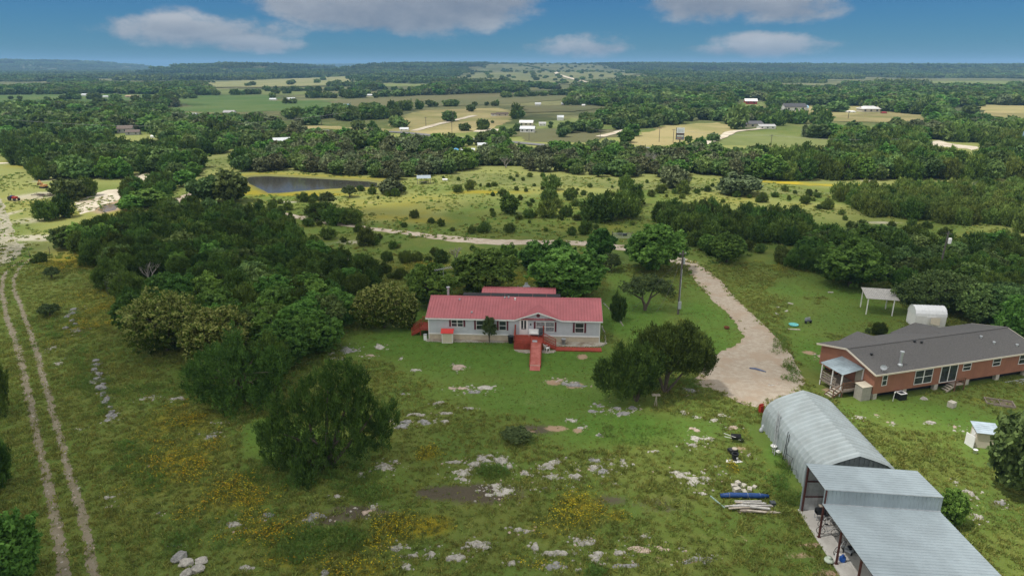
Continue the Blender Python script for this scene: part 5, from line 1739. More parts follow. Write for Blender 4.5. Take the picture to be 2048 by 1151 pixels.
# loose boulders
BOUL = [(359, 1118, 30, 'weathered grey boulder, darkest of the heap in the lower left', 'g'), (372, 1128, 26, 'cream boulder in the middle of the lower left heap', 'w'), (402, 1124, 24, 'white boulder at the right of the lower left heap', 'w'),
        (374, 1148, 26, 'grey boulder lowest in the lower left heap', 'l'), (396, 1140, 26, 'pale grey boulder under the white one in the lower left heap', 'l'), (188, 742, 12, 'upright grey boulder at the top of the stone row beside the ruts', 'g'),
        (201, 778, 20, 'flat grey boulder midway down the stone row beside the ruts', 'g'), (609, 692, 12, 'pale upright boulder at the edge of the near thicket', 'w'), (720, 951, 12, 'upright white boulder right of the lone foreground juniper', 'w'),
        (214, 802, 14, 'grey boulder near the lower end of the stone row', 'g'), (220, 832, 14, 'tilted grey boulder ending the stone row beside the ruts', 'g')]
for i in range(13):
    t_ = i / 12
    BOUL.append((188 + 36 * t_ + rr.uniform(-5, 5), 722 + 112 * t_, rr.uniform(9, 15), 'small grey boulder, %s down the stone row beside the ruts' % ordn(i), 'g'))
for i in range(7):
    BOUL.append((140 + rr.uniform(-10, 14), 620 + 7.5 * i, rr.uniform(8, 13), 'small grey boulder, %s down the upper stone heap right of the ruts' % ordn(i), 'g'))
for i, (px, py, w, lb, c_) in enumerate(BOUL):
    x0, y0 = at(px, py)
    s_ = w / F * depth(y0) / 2
    import bmesh
    bm = bmesh.new()
    bmesh.ops.create_icosphere(bm, subdivisions=3, radius=1)
    r_ = random.Random(i + 50)
    o1, o2, o3 = (r_.uniform(0, 9) for _ in range(3))
    from mathutils import noise as mnoise
    for v in bm.verts:
        n_ = mnoise.noise(v.co * 1.3 + Vector((o1, o2, o3))) * .45 + mnoise.noise(v.co * 3.5 + Vector((o1, o2, o3))) * .14
        v.co *= 1 + n_
        v.co.x *= s_
        v.co.y *= s_ * r_.uniform(.98, 1.02) * .85
        v.co.z = max(v.co.z * s_ * .62 + s_ * .28, -.1)
    m_ = bpy.data.meshes.new('boulder')
    bm.to_mesh(m_)
    bm.free()
    m_.materials.append({'g': rock_grey, 'w': rock_white, 'l': rock_mat}[c_])
    o = link_mesh('boulder', m_)
    o.location = (x0, y0, 0)
    o.rotation_euler = (0, 0, r_.uniform(0, 6))
    tag(o, lb, 'rock', 'loose boulders on the grass')

# ------------------------------------------------------------------ materials of the buildings
M_red = mat('red_metal', (.42, .122, .138), .55, .0, var=.05, scale=.7, spec=.5)
M_siding = mat('grey_siding', (.50, .53, .575), .7, var=.04, scale=1.5)
M_white = mat('white_trim', (.80, .80, .80), .55, var=.03, scale=2)
M_skirt = mat('tan_skirting', (.56, .49, .38), .8, var=.06, scale=2)
M_shut = mat('maroon_shutter', (.13, .025, .04), .6, var=.05)
M_glass = mat('window_glass', (.035, .045, .055), .12, var=.3, scale=1.2, spec=.7)
M_glass_l = mat('curtained_glass', (.25, .27, .29), .2, var=.25, scale=6, spec=.6)
M_deck = mat('red_stained_wood', (.34, .055, .032), .7, var=.12, scale=3)
M_ramp = mat('worn_red_boards', (.50, .175, .15), .8, var=.12, scale=1.3, col2=(.36, .09, .07))
M_panel = mat('black_panel', (.012, .012, .016), .7, var=.1)
M_galv = mat('galvanised', (.50, .53, .56), .42, .55, var=.10, scale=2.5, obj_var=.0)
M_shed = mat('cream_boards', (.62, .57, .45), .75, var=.05, scale=3)
M_redroof = mat('bright_red_roof', (.55, .03, .025), .5, var=.06)
M_dark = mat('dark_plastic', (.016, .017, .02), .45, var=.2)
M_char = mat('charcoal_plastic', (.05, .06, .07), .5, var=.15)
M_grey = mat('grey_plastic', (.38, .41, .44), .5, var=.08)
M_orange = mat('orange_siding', (.34, .150, .095), .8, var=.05, scale=.7, col2=(.27, .12, .078))
M_shingle = mat('grey_shingle', (.135, .13, .128), .93, var=.2, scale=9, bump=.5, col2=(.082, .08, .08))
M_fascia = mat('cream_fascia', (.66, .60, .50), .6, var=.03)
M_under = mat('underfloor_shade', (.01, .01, .012), .9, var=.2)
M_wood = mat('grey_weathered_wood', (.26, .22, .185), .9, var=.15, scale=5)
M_wood_l = mat('pale_weathered_wood', (.42, .37, .31), .9, var=.15, scale=5)
M_brown = mat('brown_stain_wood', (.17, .085, .05), .85, var=.15, scale=4)
M_rust = mat('red_oxide_steel', (.085, .025, .02), .6, var=.15, scale=4)
M_zinc = mat('zincalume_sheet', (.31, .37, .405), .55, .2, var=.07, scale=.45, spec=.5)
M_quon = mat('old_galvanised_arch', (.355, .41, .43), .6, .15, var=.1, scale=.7, col2=(.29, .33, .34), spec=.5)
M_conc = soil_mat('concrete', (.54, .52, .485), (.60, .585, .55), (.47, .45, .42), 1.2)
M_blue = mat('blue_tarp', (.012, .055, .20), .45, var=.15, scale=5)
M_bblue = mat('bright_blue_plastic', (.01, .10, .45), .4, var=.1)
M_teal = mat('green_sheet', (.25, .36, .33), .6, var=.08)
M_block = mat('stone_block', (.48, .45, .39), .95, var=.15, scale=4, bump=.4)
M_pole = mat('utility_pole_wood', (.11, .10, .09), .9, var=.15, scale=6)
M_wire = mat('wire', (.10, .10, .11), .6)
M_yel = mat('excavator_orange', (.48, .24, .09), .5, var=.12, scale=2)
M_tred = mat('tractor_red', (.35, .03, .02), .5, var=.1)
M_tyre = mat('tyre_rubber', (.02, .02, .02), .9)
M_steel = mat('rusty_steel', (.20, .07, .035), .85, var=.25, scale=6)
M_cream = mat('cream_wall', (.55, .50, .40), .8, var=.04)

# ------------------------------------------------------------------ generic parts


def window(parent, x0, x1, z0, z1, y=0.0, n=2, face='-y', shut=True, double=True, glass=None, frame=None, sw=.24, lab=None):
    """window on the wall plane y (outward -y) in the parent's frame, with sashes; shutters each their own mesh"""
    fr = MB()
    t = .055
    d0, d1 = y - .05, y - .004
    fr.box(x0 - t, d0, z0 - t, x0, d1, z1 + t).box(x1, d0, z0 - t, x1 + t, d1, z1 + t)
    fr.box(x0, d0, z1, x1, d1, z1 + t).box(x0, d0, z0 - t, x1, d1, z0)
    for i in range(1, n):
        xm = x0 + (x1 - x0) * i / n
        fr.box(xm - .05, d0, z0, xm + .05, d1, z1)
    if double:
        zm = (z0 + z1) / 2
        e = [x0] + [x0 + (x1 - x0) * i / n for i in range(1, n)] + [x1]
        for i in range(n):
            fr.box(e[i] + (.05 if i else 0), d0 + .005, zm - .028, e[i + 1] - (.05 if i < n - 1 else 0), d1, zm + .028)
    f = fr.build('window', frame or M_white, parent)
    g = MB().box(x0, y - .018, z0, x1, y - .007, z1)
    g.build('pane', glass or M_glass, f)
    if shut:
        for a in (x0 - .08 - sw, x1 + .08):
            s_ = MB().box(a, y - .04, z0 - .04, a + sw, y - .004, z1 + .04)
            for k in range(9):
                zz = z0 + (z1 - z0) * (k + .5) / 9
                s_.box(a + .03, y - .055, zz - .02, a + sw - .03, y - .04, zz + .02)
            s_.build('shutter', M_shut, parent)
    return f


def siding(x0, x1, z0, z1, y, step=.2, proud=.012, mb=None):
    """lap siding boards as real overlapping courses"""
    mb = mb or MB()
    z = z0
    while z < z1 - .01:
        zt = min(z + step, z1)
        mb.add([(x0, y - proud, z), (x1, y - proud, z), (x1, y, zt), (x0, y, zt)], [(0, 1, 2, 3)])
        mb.add([(x0, y, z), (x1, y, z), (x1, y - proud, z), (x0, y - proud, z)], [(0, 1, 2, 3)])
        z = zt
    return mb


def ribbed(mb, p00, p10, p11, p01, sp=.3, rh=.03, rw=.05, t=.03, m=0):
    """roof sheet: p00->p10 along the eave, p00->p01 up the slope; ribs run up the slope"""
    a, b, c_, d = (Vector(p) for p in (p00, p10, p11, p01))
    mb.slab([a, b, c_, d], t, m)
    nrm = (b - a).cross(d - a).normalized()
    if nrm.z < 0:
        nrm = -nrm
    L = (b - a).length
    n_ = max(1, int(L / sp))
    for i in range(n_ + 1):
        f_ = min(max((i + .0) / n_, .002), .998)
        q0, q1 = a.lerp(b, f_) + nrm * (rh / 2), d.lerp(c_, f_) + nrm * (rh / 2)
        u = (b - a).normalized() * rw / 2
        h_ = nrm * rh / 2
        mb.add([q0 - u - h_, q0 + u - h_, q0 + u * .5 + h_, q0 - u * .5 + h_, q1 - u - h_, q1 + u - h_, q1 + u * .5 + h_, q1 - u * .5 + h_],
               [(0, 1, 2, 3), (7, 6, 5, 4), (1, 5, 6, 2), (2, 6, 7, 3), (3, 7, 4, 0)], m)
    return mb


def railing(mb, p0, p1, h=.95, bal=.14, n_post=2, pw=.09, bw=.04, bottom=.12):
    a, b = Vector(p0), Vector(p1)
    up = Vector((0, 0, 1))
    mb.bar(a + up * h, b + up * h, .11, .045)
    if bal:
        mb.bar(a + up * bottom, b + up * bottom, .05, .08)
        L = (b - a).length
        k = max(1, int(L / bal))
        for i in range(1, k):
            q_ = a.lerp(b, i / k)
            mb.box(q_.x - bw / 2, q_.y - bw / 2, q_.z + bottom, q_.x + bw / 2, q_.y + bw / 2, q_.z + h)
    for i in range(n_post):
        q_ = a.lerp(b, i / max(1, n_post - 1))
        mb.box(q_.x - pw / 2, q_.y - pw / 2, q_.z - .1, q_.x + pw / 2, q_.y + pw / 2, q_.z + h + .02)
    return mb


# ------------------------------------------------------------------ the red roofed house
LH, DH = 22.2, 8.4
H1 = empty('manufactured_house', (-10.87, 82.94, 0), R(-3.29), 'long single storey house with pink red metal roof and grey siding', 'house')
w_ = MB()
w_.box(0, .015, .82, LH, DH, 3.03)
siding(0, LH, .82, 3.05, 0, .2, .014, w_)
# gable ends
for x in (0.0, LH):
    s_ = -1 if x == 0 else 1
    w_.add([(x + s_ * .004, 0, 3.0), (x + s_ * .004, DH, 3.0), (x + s_ * .004, DH / 2, 4.42)], [(0, 1, 2)])
w_.build('wall', M_siding, H1)
sk = MB().box(.03, .03, 0, LH - .03, DH - .03, .72)
for i in range(0, 110):
    sk.box(.05 + i * .2, .012, 0.02, .09 + i * .2, .03, .70)
sk.build('skirting', M_skirt, H1)
tr = MB().box(-.02, -.06, .72, LH + .02, -.001, .88).box(-.02, -.04, .84, .09, -.015, 3.0).box(LH - .09, -.04, .84, LH + .02, -.015, 3.0).box(LH - .09, -.04, 0, LH + .02, .0, .72).box(-.02, -.04, 0, .07, 0, .72)
tr.build('trim', M_white, H1)
EY, EZ, RZ, RY = -.32, 3.06, 4.56, 4.2
k_sl = (RZ - EZ) / (RY - EY)
rf = MB()
ribbed(rf, (-.3, EY, EZ), (LH + .3, EY, EZ), (LH + .3, RY, RZ), (-.3, RY, RZ), .381, .07, .07)
ribbed(rf, (LH + .3, DH + .32, EZ), (-.3, DH + .32, EZ), (-.3, RY, RZ - .002), (LH + .3, RY, RZ - .002), .381, .07, .07)
rf.slab([(-.32, RY - .16, RZ - .025), (LH + .32, RY - .16, RZ - .025), (LH + .32, RY, RZ + .05), (-.32, RY, RZ + .05)], .02)
rf.slab([(LH + .32, RY + .16, RZ - .025), (-.32, RY + .16, RZ - .025), (-.32, RY, RZ + .051), (LH + .32, RY, RZ + .051)], .02)
roof = rf.build('roof', M_red, H1)
tr = MB()
tr.box(-.3, EY - .03, EZ - .2, 11.28, EY + .01, EZ - .035).box(17.25, EY - .03, EZ - .2, LH + .3, EY + .01, EZ - .035)
for x in (-.32, LH + .28):
    tr.slab([(x, EY, EZ - .05), (x + .04, EY, EZ - .05), (x + .04, RY, RZ - .05), (x, RY, RZ - .05)], .16)
    tr.slab([(x, DH + .32, EZ - .05), (x + .04, DH + .32, EZ - .05), (x + .04, RY, RZ - .052), (x, RY, RZ - .052)], .16)
tr.build('fascia', M_white, H1)
# entry gable
gx0, gx1, gxm = 11.3, 17.2, 14.25
gapex = EZ + (gxm - gx0) * .345
gy_ap = EY + (gapex - EZ) / k_sl
g = MB()
for a, s_ in ((gx0, 1), (gx1, -1)):
    p0, p1, p2 = (a, EY - .02, EZ + .03), (gxm, EY - .02, gapex + .03), (gxm, gy_ap + .05, gapex + .035)
    g.add([p0, p1, p2] if s_ > 0 else [p0, p2, p1], [(0, 1, 2)])
    g.add([(p[0], p[1], p[2] - .035) for p in (p0, p1, p2)], [(2, 1, 0)])
    for i in range(1, 14):   # ribs run down from the little ridge to each valley
        f_ = i / 14
        yy = (EY - .02) + (gy_ap - EY) * f_
        top_ = Vector((gxm, yy, gapex + .04))
        bx_ = a + (gxm - a) * f_
        bot = Vector((bx_, yy, EZ + (gapex - EZ) * f_ + .045))
        g.bar(top_, bot, .04, .025)
g.build('porch_gable', M_red, roof)
gt = MB()
for a, s_ in ((gx0, 1), (gx1, -1)):
    gt.bar((a - s_ * .05, EY - .05, EZ - .09), (gxm, EY - .05, gapex - .06), .035, .15)
gt.build('fascia', M_white, H1)
gw = MB().add([(gx0 + .4, -.02, 3.0), (gx1 - .4, -.02, 3.0), (gxm, -.02, gapex - .1)], [(0, 1, 2)])
gw.add([(gx0 + .1, -.03, EZ - .1), (gxm - 0, -.03, gapex - .13), (gxm, -.03, gapex - .14), (gx1 - .1, -.03, EZ - .1), (gx1 - .1, -.03, EZ - .22), (gx0 + .1, -.03, EZ - .22)], [(0, 5, 4, 3, 1)])
gw.build('gable_wall', M_siding, H1)
rv = MB()
Mv = Matrix.Translation((gxm, -.03, 3.55)) @ Matrix.Rotation(math.pi / 2, 4, 'X')
rv.add([Mv @ Vector((.24 * math.cos(a), .24 * math.sin(a), z)) for z in (0, .05) for a in [2 * math.pi * k / 16 for k in range(16)]],
       [tuple(range(16, 32))] + [(k, (k + 1) % 16, (k + 1) % 16 + 16, k + 16) for k in range(16)])
rv.build('round_vent', M_shut, H1)
window(H1, 3.05, 4.5, 1.85, 2.68, -.015, 2)
window(H1, 6.3, 7.15, 1.5, 2.68, -.015, 1)
window(H1, 9.25, 10.1, 1.48, 2.66, -.015, 1)
window(H1, 14.02, 16.3, 1.42, 2.66, -.015, 2, glass=M_glass_l)
window(H1, 19.05, 20.1, 1.36, 2.6, -.015, 1)
dr_ = MB().box(11.85, -.06, .88, 12.95, -.016, 3.0)
d_ = dr_.build('door', M_white, H1)
MB().box(12.08, -.07, 1.75, 12.72, -.062, 2.85).box(12.08, -.07, 1.62, 12.72, -.061, 1.70).build('pane', M_glass, d_)
MB().box(12.34, -.085, 1.75, 12.46, -.071, 2.85).build('mullion', M_white, d_)
MB().path([(12.85, -.10, 1.85), (12.85, -.06, 1.85)], [.03, .03], 8).build('handle', M_galv, d_)
lb = MB().lathe([(.0, 0), (.07, 0), (.09, .2), (.02, .28)], 13.3, -.14, 8)
o = lb.build('porch_light', M_dark, H1)
o.location = (0, 0, 2.25)
cp = MB().lathe([(.16, 3.9), (.16, 5.35), (.24, 5.35), (.24, 5.5), (.02, 5.58)], 1.9, 5.2, 14)
cp.build('stovepipe', M_galv, H1)
for x, y, h in ((9.7, 3.9, .22), (10.2, 4.0, .2), (11.1, 3.6, .28), (3.7, 3.4, .18), (5.6, .8, .2)):
    zr = EZ + (y - EY) * k_sl
    MB().lathe([(.09, zr - .05), (.09, zr + h * .7), (.13, zr + h * .7), (.13, zr + h), (0, zr + h + .02)], x, y, 10).build('roof_vent', M_grey if h < .25 else M_white, H1)
# dark collector strip behind the ridge
pn = MB()
for i in range(7):
    x = 4.0 + i * 1.88
    pn.slab([(x, 4.45, 4.58), (x + 1.85, 4.45, 4.58), (x + 1.85, 5.5, 4.66), (x, 5.5, 4.66)], .05)
    pn.bar((x + .1, 4.55, 4.4), (x + .1, 4.55, 4.56), .04, .04)
pn.build('roof_panel', M_panel, H1)
# building behind
H1b = empty('rear_building', (-4.5, 92.5, 0), R(-3.6), 'low red roofed building close behind the grey sided house', 'house')
MB().box(.3, 0.2, 0, 10.4, 5.0, 2.3).build('wall', M_siding, H1b)
ra = MB()
ribbed(ra, (0, -.2, 2.38), (10.75, -.2, 2.38), (10.75, 2.6, 2.98), (0, 2.6, 2.98), .381, .07, .07)
ribbed(ra, (10.75, 5.4, 2.38), (0, 5.4, 2.38), (0, 2.6, 2.978), (10.75, 2.6, 2.978), .381, .07, .07)
ra.build('roof', M_red, H1b)
dl = MB().box(5, .14, .05, 5.9, .198, 2.05)
dl.build('door', M_white, H1b)

# deck, ramp and steps
D1 = empty('wooden_deck', (-10.87, 82.94, 0), R(-3.29), 'red stained entry deck with a long ramp and side steps', 'deck')
fl = MB()
fl.box(11.3, -2.75, .80, 14.95, -.07, .88)
for i in range(19):
    fl.box(11.3, -2.75 + i * .141, .88, 14.95, -2.62 + i * .141, .90)
fl.build('floor', M_deck, D1)
sk = MB()
for i in range(16):
    x = 11.32 + i * .14
    sk.box(x, -2.80, .0, x + .125, -2.76, .80)
for i in range(18):
    y = -2.7 + i * .145
    sk.box(11.25, y, 0, 11.29, y + .13, .8)
sk.build('skirting', M_deck, D1)
rl = MB()
railing(rl, (11.32, -2.7, .9), (13.38, -2.7, .9), .95, .12, 2)
rl.build('railing', M_deck, D1)
rl = MB()
railing(rl, (11.32, -2.7, .9), (11.32, -.15, .9), .95, .12, 2)
rl.box(11.25, -.2, .8, 11.4, -.08, 2.3)
rl.build('railing', M_deck, D1)
rl = MB()
rl.box(14.88, -.22, .8, 15.02, -.08, 2.2).box(14.88, -2.75, 0, 15.0, -2.63, 2.0)
rl.build('post', M_deck, D1)
rp = MB()
rp.slab([(13.48, -9.05, .05), (14.7, -9.05, .05), (14.7, -2.7, .90), (13.48, -2.7, .90)], .06)
for i in range(44):
    f_ = i / 44
    y = -9.05 + 6.35 * f_
    z = .05 + .85 * f_
    rp.slab([(13.49, y, z + .014), (14.69, y, z + .014), (14.69, y + .125, z + .031), (13.49, y + .125, z + .031)], .012)
rpo = rp.build('ramp', M_ramp, D1)
kb = MB()
for x in (13.44, 14.74):
    kb.bar((x, -8.2, .22), (x, -2.7, .98), .05, .18)
    for i in range(5):
        y = -8.0 + i * 1.25
        kb.box(x - .05, y - .05, 0, x + .05, y + .05, .05 + .85 * (y + 9.05) / 6.35)
kb.build('kerb', M_deck, rpo)
MB().box(13.5, -8.05, .19, 14.68, -7.93, .215).build('grip_strip', M_wood_l, rpo)
mt = MB().box(13.6, -2.5, .905, 14.2, -1.9, .92)
tag(mt.build('doormat', M_grey, None, loc=(-10.87, 82.94, 0), rz=R(-3.29)), 'pale doormat at the top of the red ramp', 'mat')
st = MB()
for i in range(5):
    st.box(15.0 + i * .29, -2.7, .72 - i * .15, 15.3 + i * .29, -1.75, .76 - i * .15)
st.bar((15.0, -2.68, .72), (16.5, -2.68, .06), .04, .2)
st.bar((15.0, -1.77, .72), (16.5, -1.77, .06), .04, .2)
st.build('steps', M_deck, D1)
for y in (-2.74, -1.7):
    rl = MB()
    railing(rl, (15.0, y, .9), (16.55, y, .12), .92, .13, 2)
    rl.build('railing', M_deck, D1)
bw = MB()
for i in range(40):
    bw.box(16.55 + i * .1435, -3.1, .10, 16.68 + i * .1435, -2.0, .15)
bw.box(16.55, -3.08, 0, 22.3, -3.02, .10).box(16.55, -2.08, 0, 22.3, -2.02, .10)
tag(bw.build('boardwalk', M_deck, None, loc=(-10.87, 82.94, 0), rz=R(-3.29)), 'low red boardwalk leading right from the deck steps', 'boardwalk')
# left side deck
D2 = empty('side_deck', (-10.87, 82.94, 0), R(-3.29), 'small red deck with stairs on the left side of the grey house', 'deck')
MB().box(-1.35, 1.0, .78, -.03, 3.4, .88).build('floor', M_deck, D2)
st = MB()
for i in range(4):
    st.box(-1.65 - i * .27, 1.1, .66 - i * .17, -1.36 - i * .27, 2.3, .70 - i * .17)
st.bar((-1.35, 1.08, .7), (-2.5, 1.08, .02), .04, .2)
st.bar((-1.35, 2.32, .7), (-2.5, 2.32, .02), .04, .2)
st.build('steps', M_deck, D2)
for a, b in (((-1.35, 1.04, .88), (-.05, 1.04, .88)), ((-1.38, 1.04, .88), (-2.45, 1.04, .1)), ((-1.38, 2.36, .88), (-2.45, 2.36, .1)), ((-1.35, 3.36, .88), (-.05, 3.36, .88))):
    rl = MB()
    railing(rl, a, b, .95, .14, 2)
    rl.build('railing', M_deck, D2)
pp = MB()
for x, y in ((-1.3, 1.1), (-1.3, 3.3), (-.2, 1.1)):
    pp.box(x - .05, y - .05, 0, x + .05, y + .05, .78)
pp.build('post', M_deck, D2)

# things along the front of the house


def h1(x, y):
    a = R(-3.29)
    return (-10.87 + x * math.cos(a) - y * math.sin(a), 82.94 + x * math.sin(a) + y * math.cos(a), 0)


s = empty('storage_shed', h1(1.95, -1.35), R(-3.29), 'little cream wooden shed with bright red gable roof against the grey house', 'shed')
MB().box(0, 0, 0, 1.35, .95, 1.45).build('wall', M_shed, s)
t_ = MB()
for x in (-.03, 1.29):
    t_.box(x, -.03, 0, x + .09, -.002, 1.45)
t_.box(.06, -.02, .02, 1.29, -.001, .08)
t_.build('trim', M_white, s)
d_ = MB()
for i in range(6):
    d_.box(.14 + i * .18, -.03, .1, .30 + i * .18, -.001, 1.40)
d_.build('door', M_shed, s)
t_ = MB()
t_.slab([(-.14, -.18, 1.42), (1.49, -.18, 1.42), (1.49, .48, 1.85), (-.14, .48, 1.85)], .04)
t_.slab([(1.49, 1.12, 1.42), (-.14, 1.12, 1.42), (-.14, .48, 1.848), (1.49, .48, 1.848)], .04)
t_.build('roof', M_redroof, s)


def bin_(name, loc, r_, h, m_, lab, cat, rim=True):
    o = empty(name, loc, 0, lab, cat)
    MB().lathe([(0, 0), (r_ * .8, 0), (r_, h), (r_ * 1.06, h), (r_ * 1.06, h + .04), (r_ * .9, h + .04), (r_ * .86, h * .6), (0, h * .6)], 0, 0, 16).build('body', m_, o, True)
    return o


bin_('plastic_barrel', h1(10.75, -.75), .36, .95, M_char, 'dark open barrel left of the red entry deck', 'barrel')
bin_('trash_can', h1(17.55, -.85), .28, .72, M_grey, 'pale grey trash can right of the deck steps', 'trash can')
c_ = empty('cooler', h1(-.6, -.55), R(-3.29), 'small white utility box at the left front corner of the grey house', 'box')
MB().box(0, 0, 0, .38, .35, .72).build('body', M_white, c_)
MB().box(-.02, -.02, .72, .40, .37, .80).build('lid', M_grey, c_)
# porch bench
b_ = empty('porch_bench', h1(13.05, -.75), R(-3.29), 'white padded bench on the red deck beside the door', 'bench')
MB().box(0, 0, 1.25, 1.35, .5, 1.36).box(0, .42, 1.36, 1.35, .55, 1.78).build('cushion', M_white, b_)
lg = MB()
for x in (.03, 1.27):
    lg.box(x, .02, .9, x + .05, .07, 1.55).box(x, .45, .9, x + .05, .5, 1.4).box(x, .02, 1.5, x + .05, .5, 1.55)
lg.build('frame', M_white, b_)


def lawn_chair(loc, rz, lab, m_=None, sc=1.0, grp_=None, cat='chair'):
    o = empty('lawn_chair', loc, rz, lab, cat, grp_)
    o.scale = (sc,) * 3
    m_ = m_ or M_white
    MB().box(-.26, -.25, .38, .26, .25, .42).build('seat', m_, o)
    MB().slab([(-.26, .24, .40), (.26, .24, .40), (.26, .42, .95), (-.26, .42, .95)], .03).build('backrest', m_, o)
    for sx in (-1, 1):
        for sy in (-1, 1):
            MB().box(sx * .25 - .025, sy * .23 - .025, 0, sx * .25 + .025, sy * .23 + .025, .38).build('leg', m_, o)
        MB().box(sx * .29 - .03, -.25, .60, sx * .29 + .03, .3, .64).build('armrest', m_, o)
    return o


lawn_chair(h1(15.45, -3.1), R(120), 'white lawn chair on the stones below the deck steps', cat='chair')
c_ = lawn_chair(h1(14.6, -.7), R(0), 'dark chair at the right end of the red deck', M_char)
c_.location.z = .9
# patio table set behind
tx, ty = at(1051, 580)
tx, ty = 2.3, 103.0
t_ = empty('patio_table', (tx, ty, 0), 0, 'round pale patio table on the lawn behind the red roofs', 'table')
MB().lathe([(0, .70), (.6, .70), (.62, .74), (0, .75)], 0, 0, 20).build('table_top', M_grey, t_)
MB().lathe([(.3, 0), (.28, .04), (.04, .08), (.04, .70)], 0, 0, 10).build('pedestal', M_grey, t_)
for i, (a, dd_) in enumerate(((200, 'left'), (340, 'right'), (90, 'back'))):
    lawn_chair((tx + 1.0 * math.cos(R(a)), ty + 1.0 * math.sin(R(a)), 0), R(a - 90), 'pale patio chair on the %s side of the round table behind the house' % ('chimney' if i == 0 else 'oak' if i == 1 else 'meadow'), M_grey, grp_='patio chairs')
pm = MB().path([(0, 0, 0), (0, 0, 3.6)], [.03, .02], 6)
tag(pm.build('antenna_pole', M_dark, None, loc=(tx + .1, ty + 1.6, 0)), 'thin dark pole standing behind the patio table', 'pole')
# TV antenna above the stovepipe tree
ax_, ay_, _ = h1(.2, 12)
an = empty('tv_antenna', (ax_, ay_, 0), R(20), 'spiky metal television antenna on a mast behind the stovepipe', 'antenna')
MB().path([(0, 0, 0), (0, 0, 6.0)], [.03, .025], 6).build('mast', M_galv, an)
bm_ = MB().bar((-1.3, 0, 5.9), (1.3, 0, 6.15), .04, .04)
for i in range(10):
    x = -1.2 + i * .27
    bm_.bar((x, -.5 - .03 * i, 5.91 + .096 * (x + 1.3)), (x, .5 + .03 * i, 5.91 + .096 * (x + 1.3)), .02, .02)
bm_.build('boom', M_galv, an)

# stone edging
import itertools


def stone_row(name, pts, lab, size=.22, seed=2, m_=None):
    r_ = random.Random(seed)
    mb = MB()
    for i in range(len(pts) - 1):
        a, b = Vector((*pts[i], 0)), Vector((*pts[i + 1], 0))
        n_ = max(1, int((b - a).length / size))
        for j in range(n_):
            p = a.lerp(b, (j + .5) / n_) + Vector((r_.uniform(-.05, .05), r_.uniform(-.05, .05), 0))
            w, d, h = (size * r_.uniform(.5, .95) for _ in range(3))
            M_ = Matrix.Translation(p) @ Matrix.Rotation(r_.uniform(0, 3), 4, 'Z')
            k = 7
            ring = [M_ @ Vector((w * .5 * math.cos(6.283 * q / k) * r_.uniform(.8, 1.1), d * .5 * math.sin(6.283 * q / k) * r_.uniform(.8, 1.1), -.02)) for q in range(k)]
            rin2 = [v + Vector((0, 0, h * .4)) for v in ring]
            topp = [Vector((p.x + (v.x - p.x) * .6, p.y + (v.y - p.y) * .6, h * .6)) for v in ring]
            mb.add(ring + rin2 + topp, [(q, (q + 1) % k, (q + 1) % k + k, q + k) for q in range(k)] + [(q + k, (q + 1) % k + k, (q + 1) % k + 2 * k, q + 2 * k) for q in range(k)] + [tuple(range(2 * k, 3 * k))])
    o = mb.build(name, m_ or rock_mat)
    return tag(o, lab, 'edging')


p_ = lambda *l: [h1(x, y)[:2] for x, y in l]
stone_row('stone_edging', p_((-.3, -.9), (3, -1.0), (7.5, -.85), (10.3, -.75)), 'pale stone edging along the left front of the grey house', .24, 3)
stone_row('stone_edging', p_((16.6, -1.6), (18, -1.55), (20, -1.6), (22.3, -1.4), (23.0, -.5), (23.1, 3), (22.9, 6)), 'pale stone edging around the right front corner of the house', .3, 4)
stone_row('stone_edging', p_((11.5, -3.3), (12, -3.75), (12.8, -4.0), (13.35, -3.9)), 'curved stone edging left of the red ramp', .2, 5)
stone_row('stone_edging', p_((14.85, -3.7), (15.5, -3.9), (16.3, -3.6), (16.6, -3.1)), 'curved stone edging right of the red ramp', .2, 6)
gv = soil_mat('bed_gravel', (.36, .33, .28), (.50, .47, .41), (.28, .22, .17), 3)
sheet('gravel_bed', p_((11.3, -2.9), (11.5, -3.3), (12, -3.7), (12.8, -3.95), (13.4, -3.9), (13.4, -2.9)), .016, gv, 'gravel bed left of the ramp', .5, .05, 4)
sheet('gravel_bed', p_((14.8, -2.85), (14.85, -3.7), (15.5, -3.85), (16.3, -3.6), (16.6, -3.1), (16.5, -2.8)), .016, gv, 'gravel bed right of the ramp', .5, .05, 4)
sheet('gravel_bed', p_((15.1, -.05), (15.1, -1.5), (18, -1.5), (22.2, -1.3), (22.9, -.4), (22.9, .1)), .014, gv, 'gravel bed under the right front wall', .5, .08, 4)
sheet('gravel_bed', p_((-.2, -.0), (-.2, -.8), (3, -.9), (7.5, -.75), (11, -.7), (11, .05)), .014, gv, 'gravel bed under the left front wall', .5, .08, 4)
e1 = [at(1207, 606), at(1222, 621), at(1238, 640), at(1247, 652)]
stone_row('stone_edging', e1, 'line of stones running past the slim young tree', .3, 8)
plant('airy', *at(979, 684), 3.3, 1.9, label='young leafy tree standing in front of the grey house wall', cat='tree', name='leafy_tree')

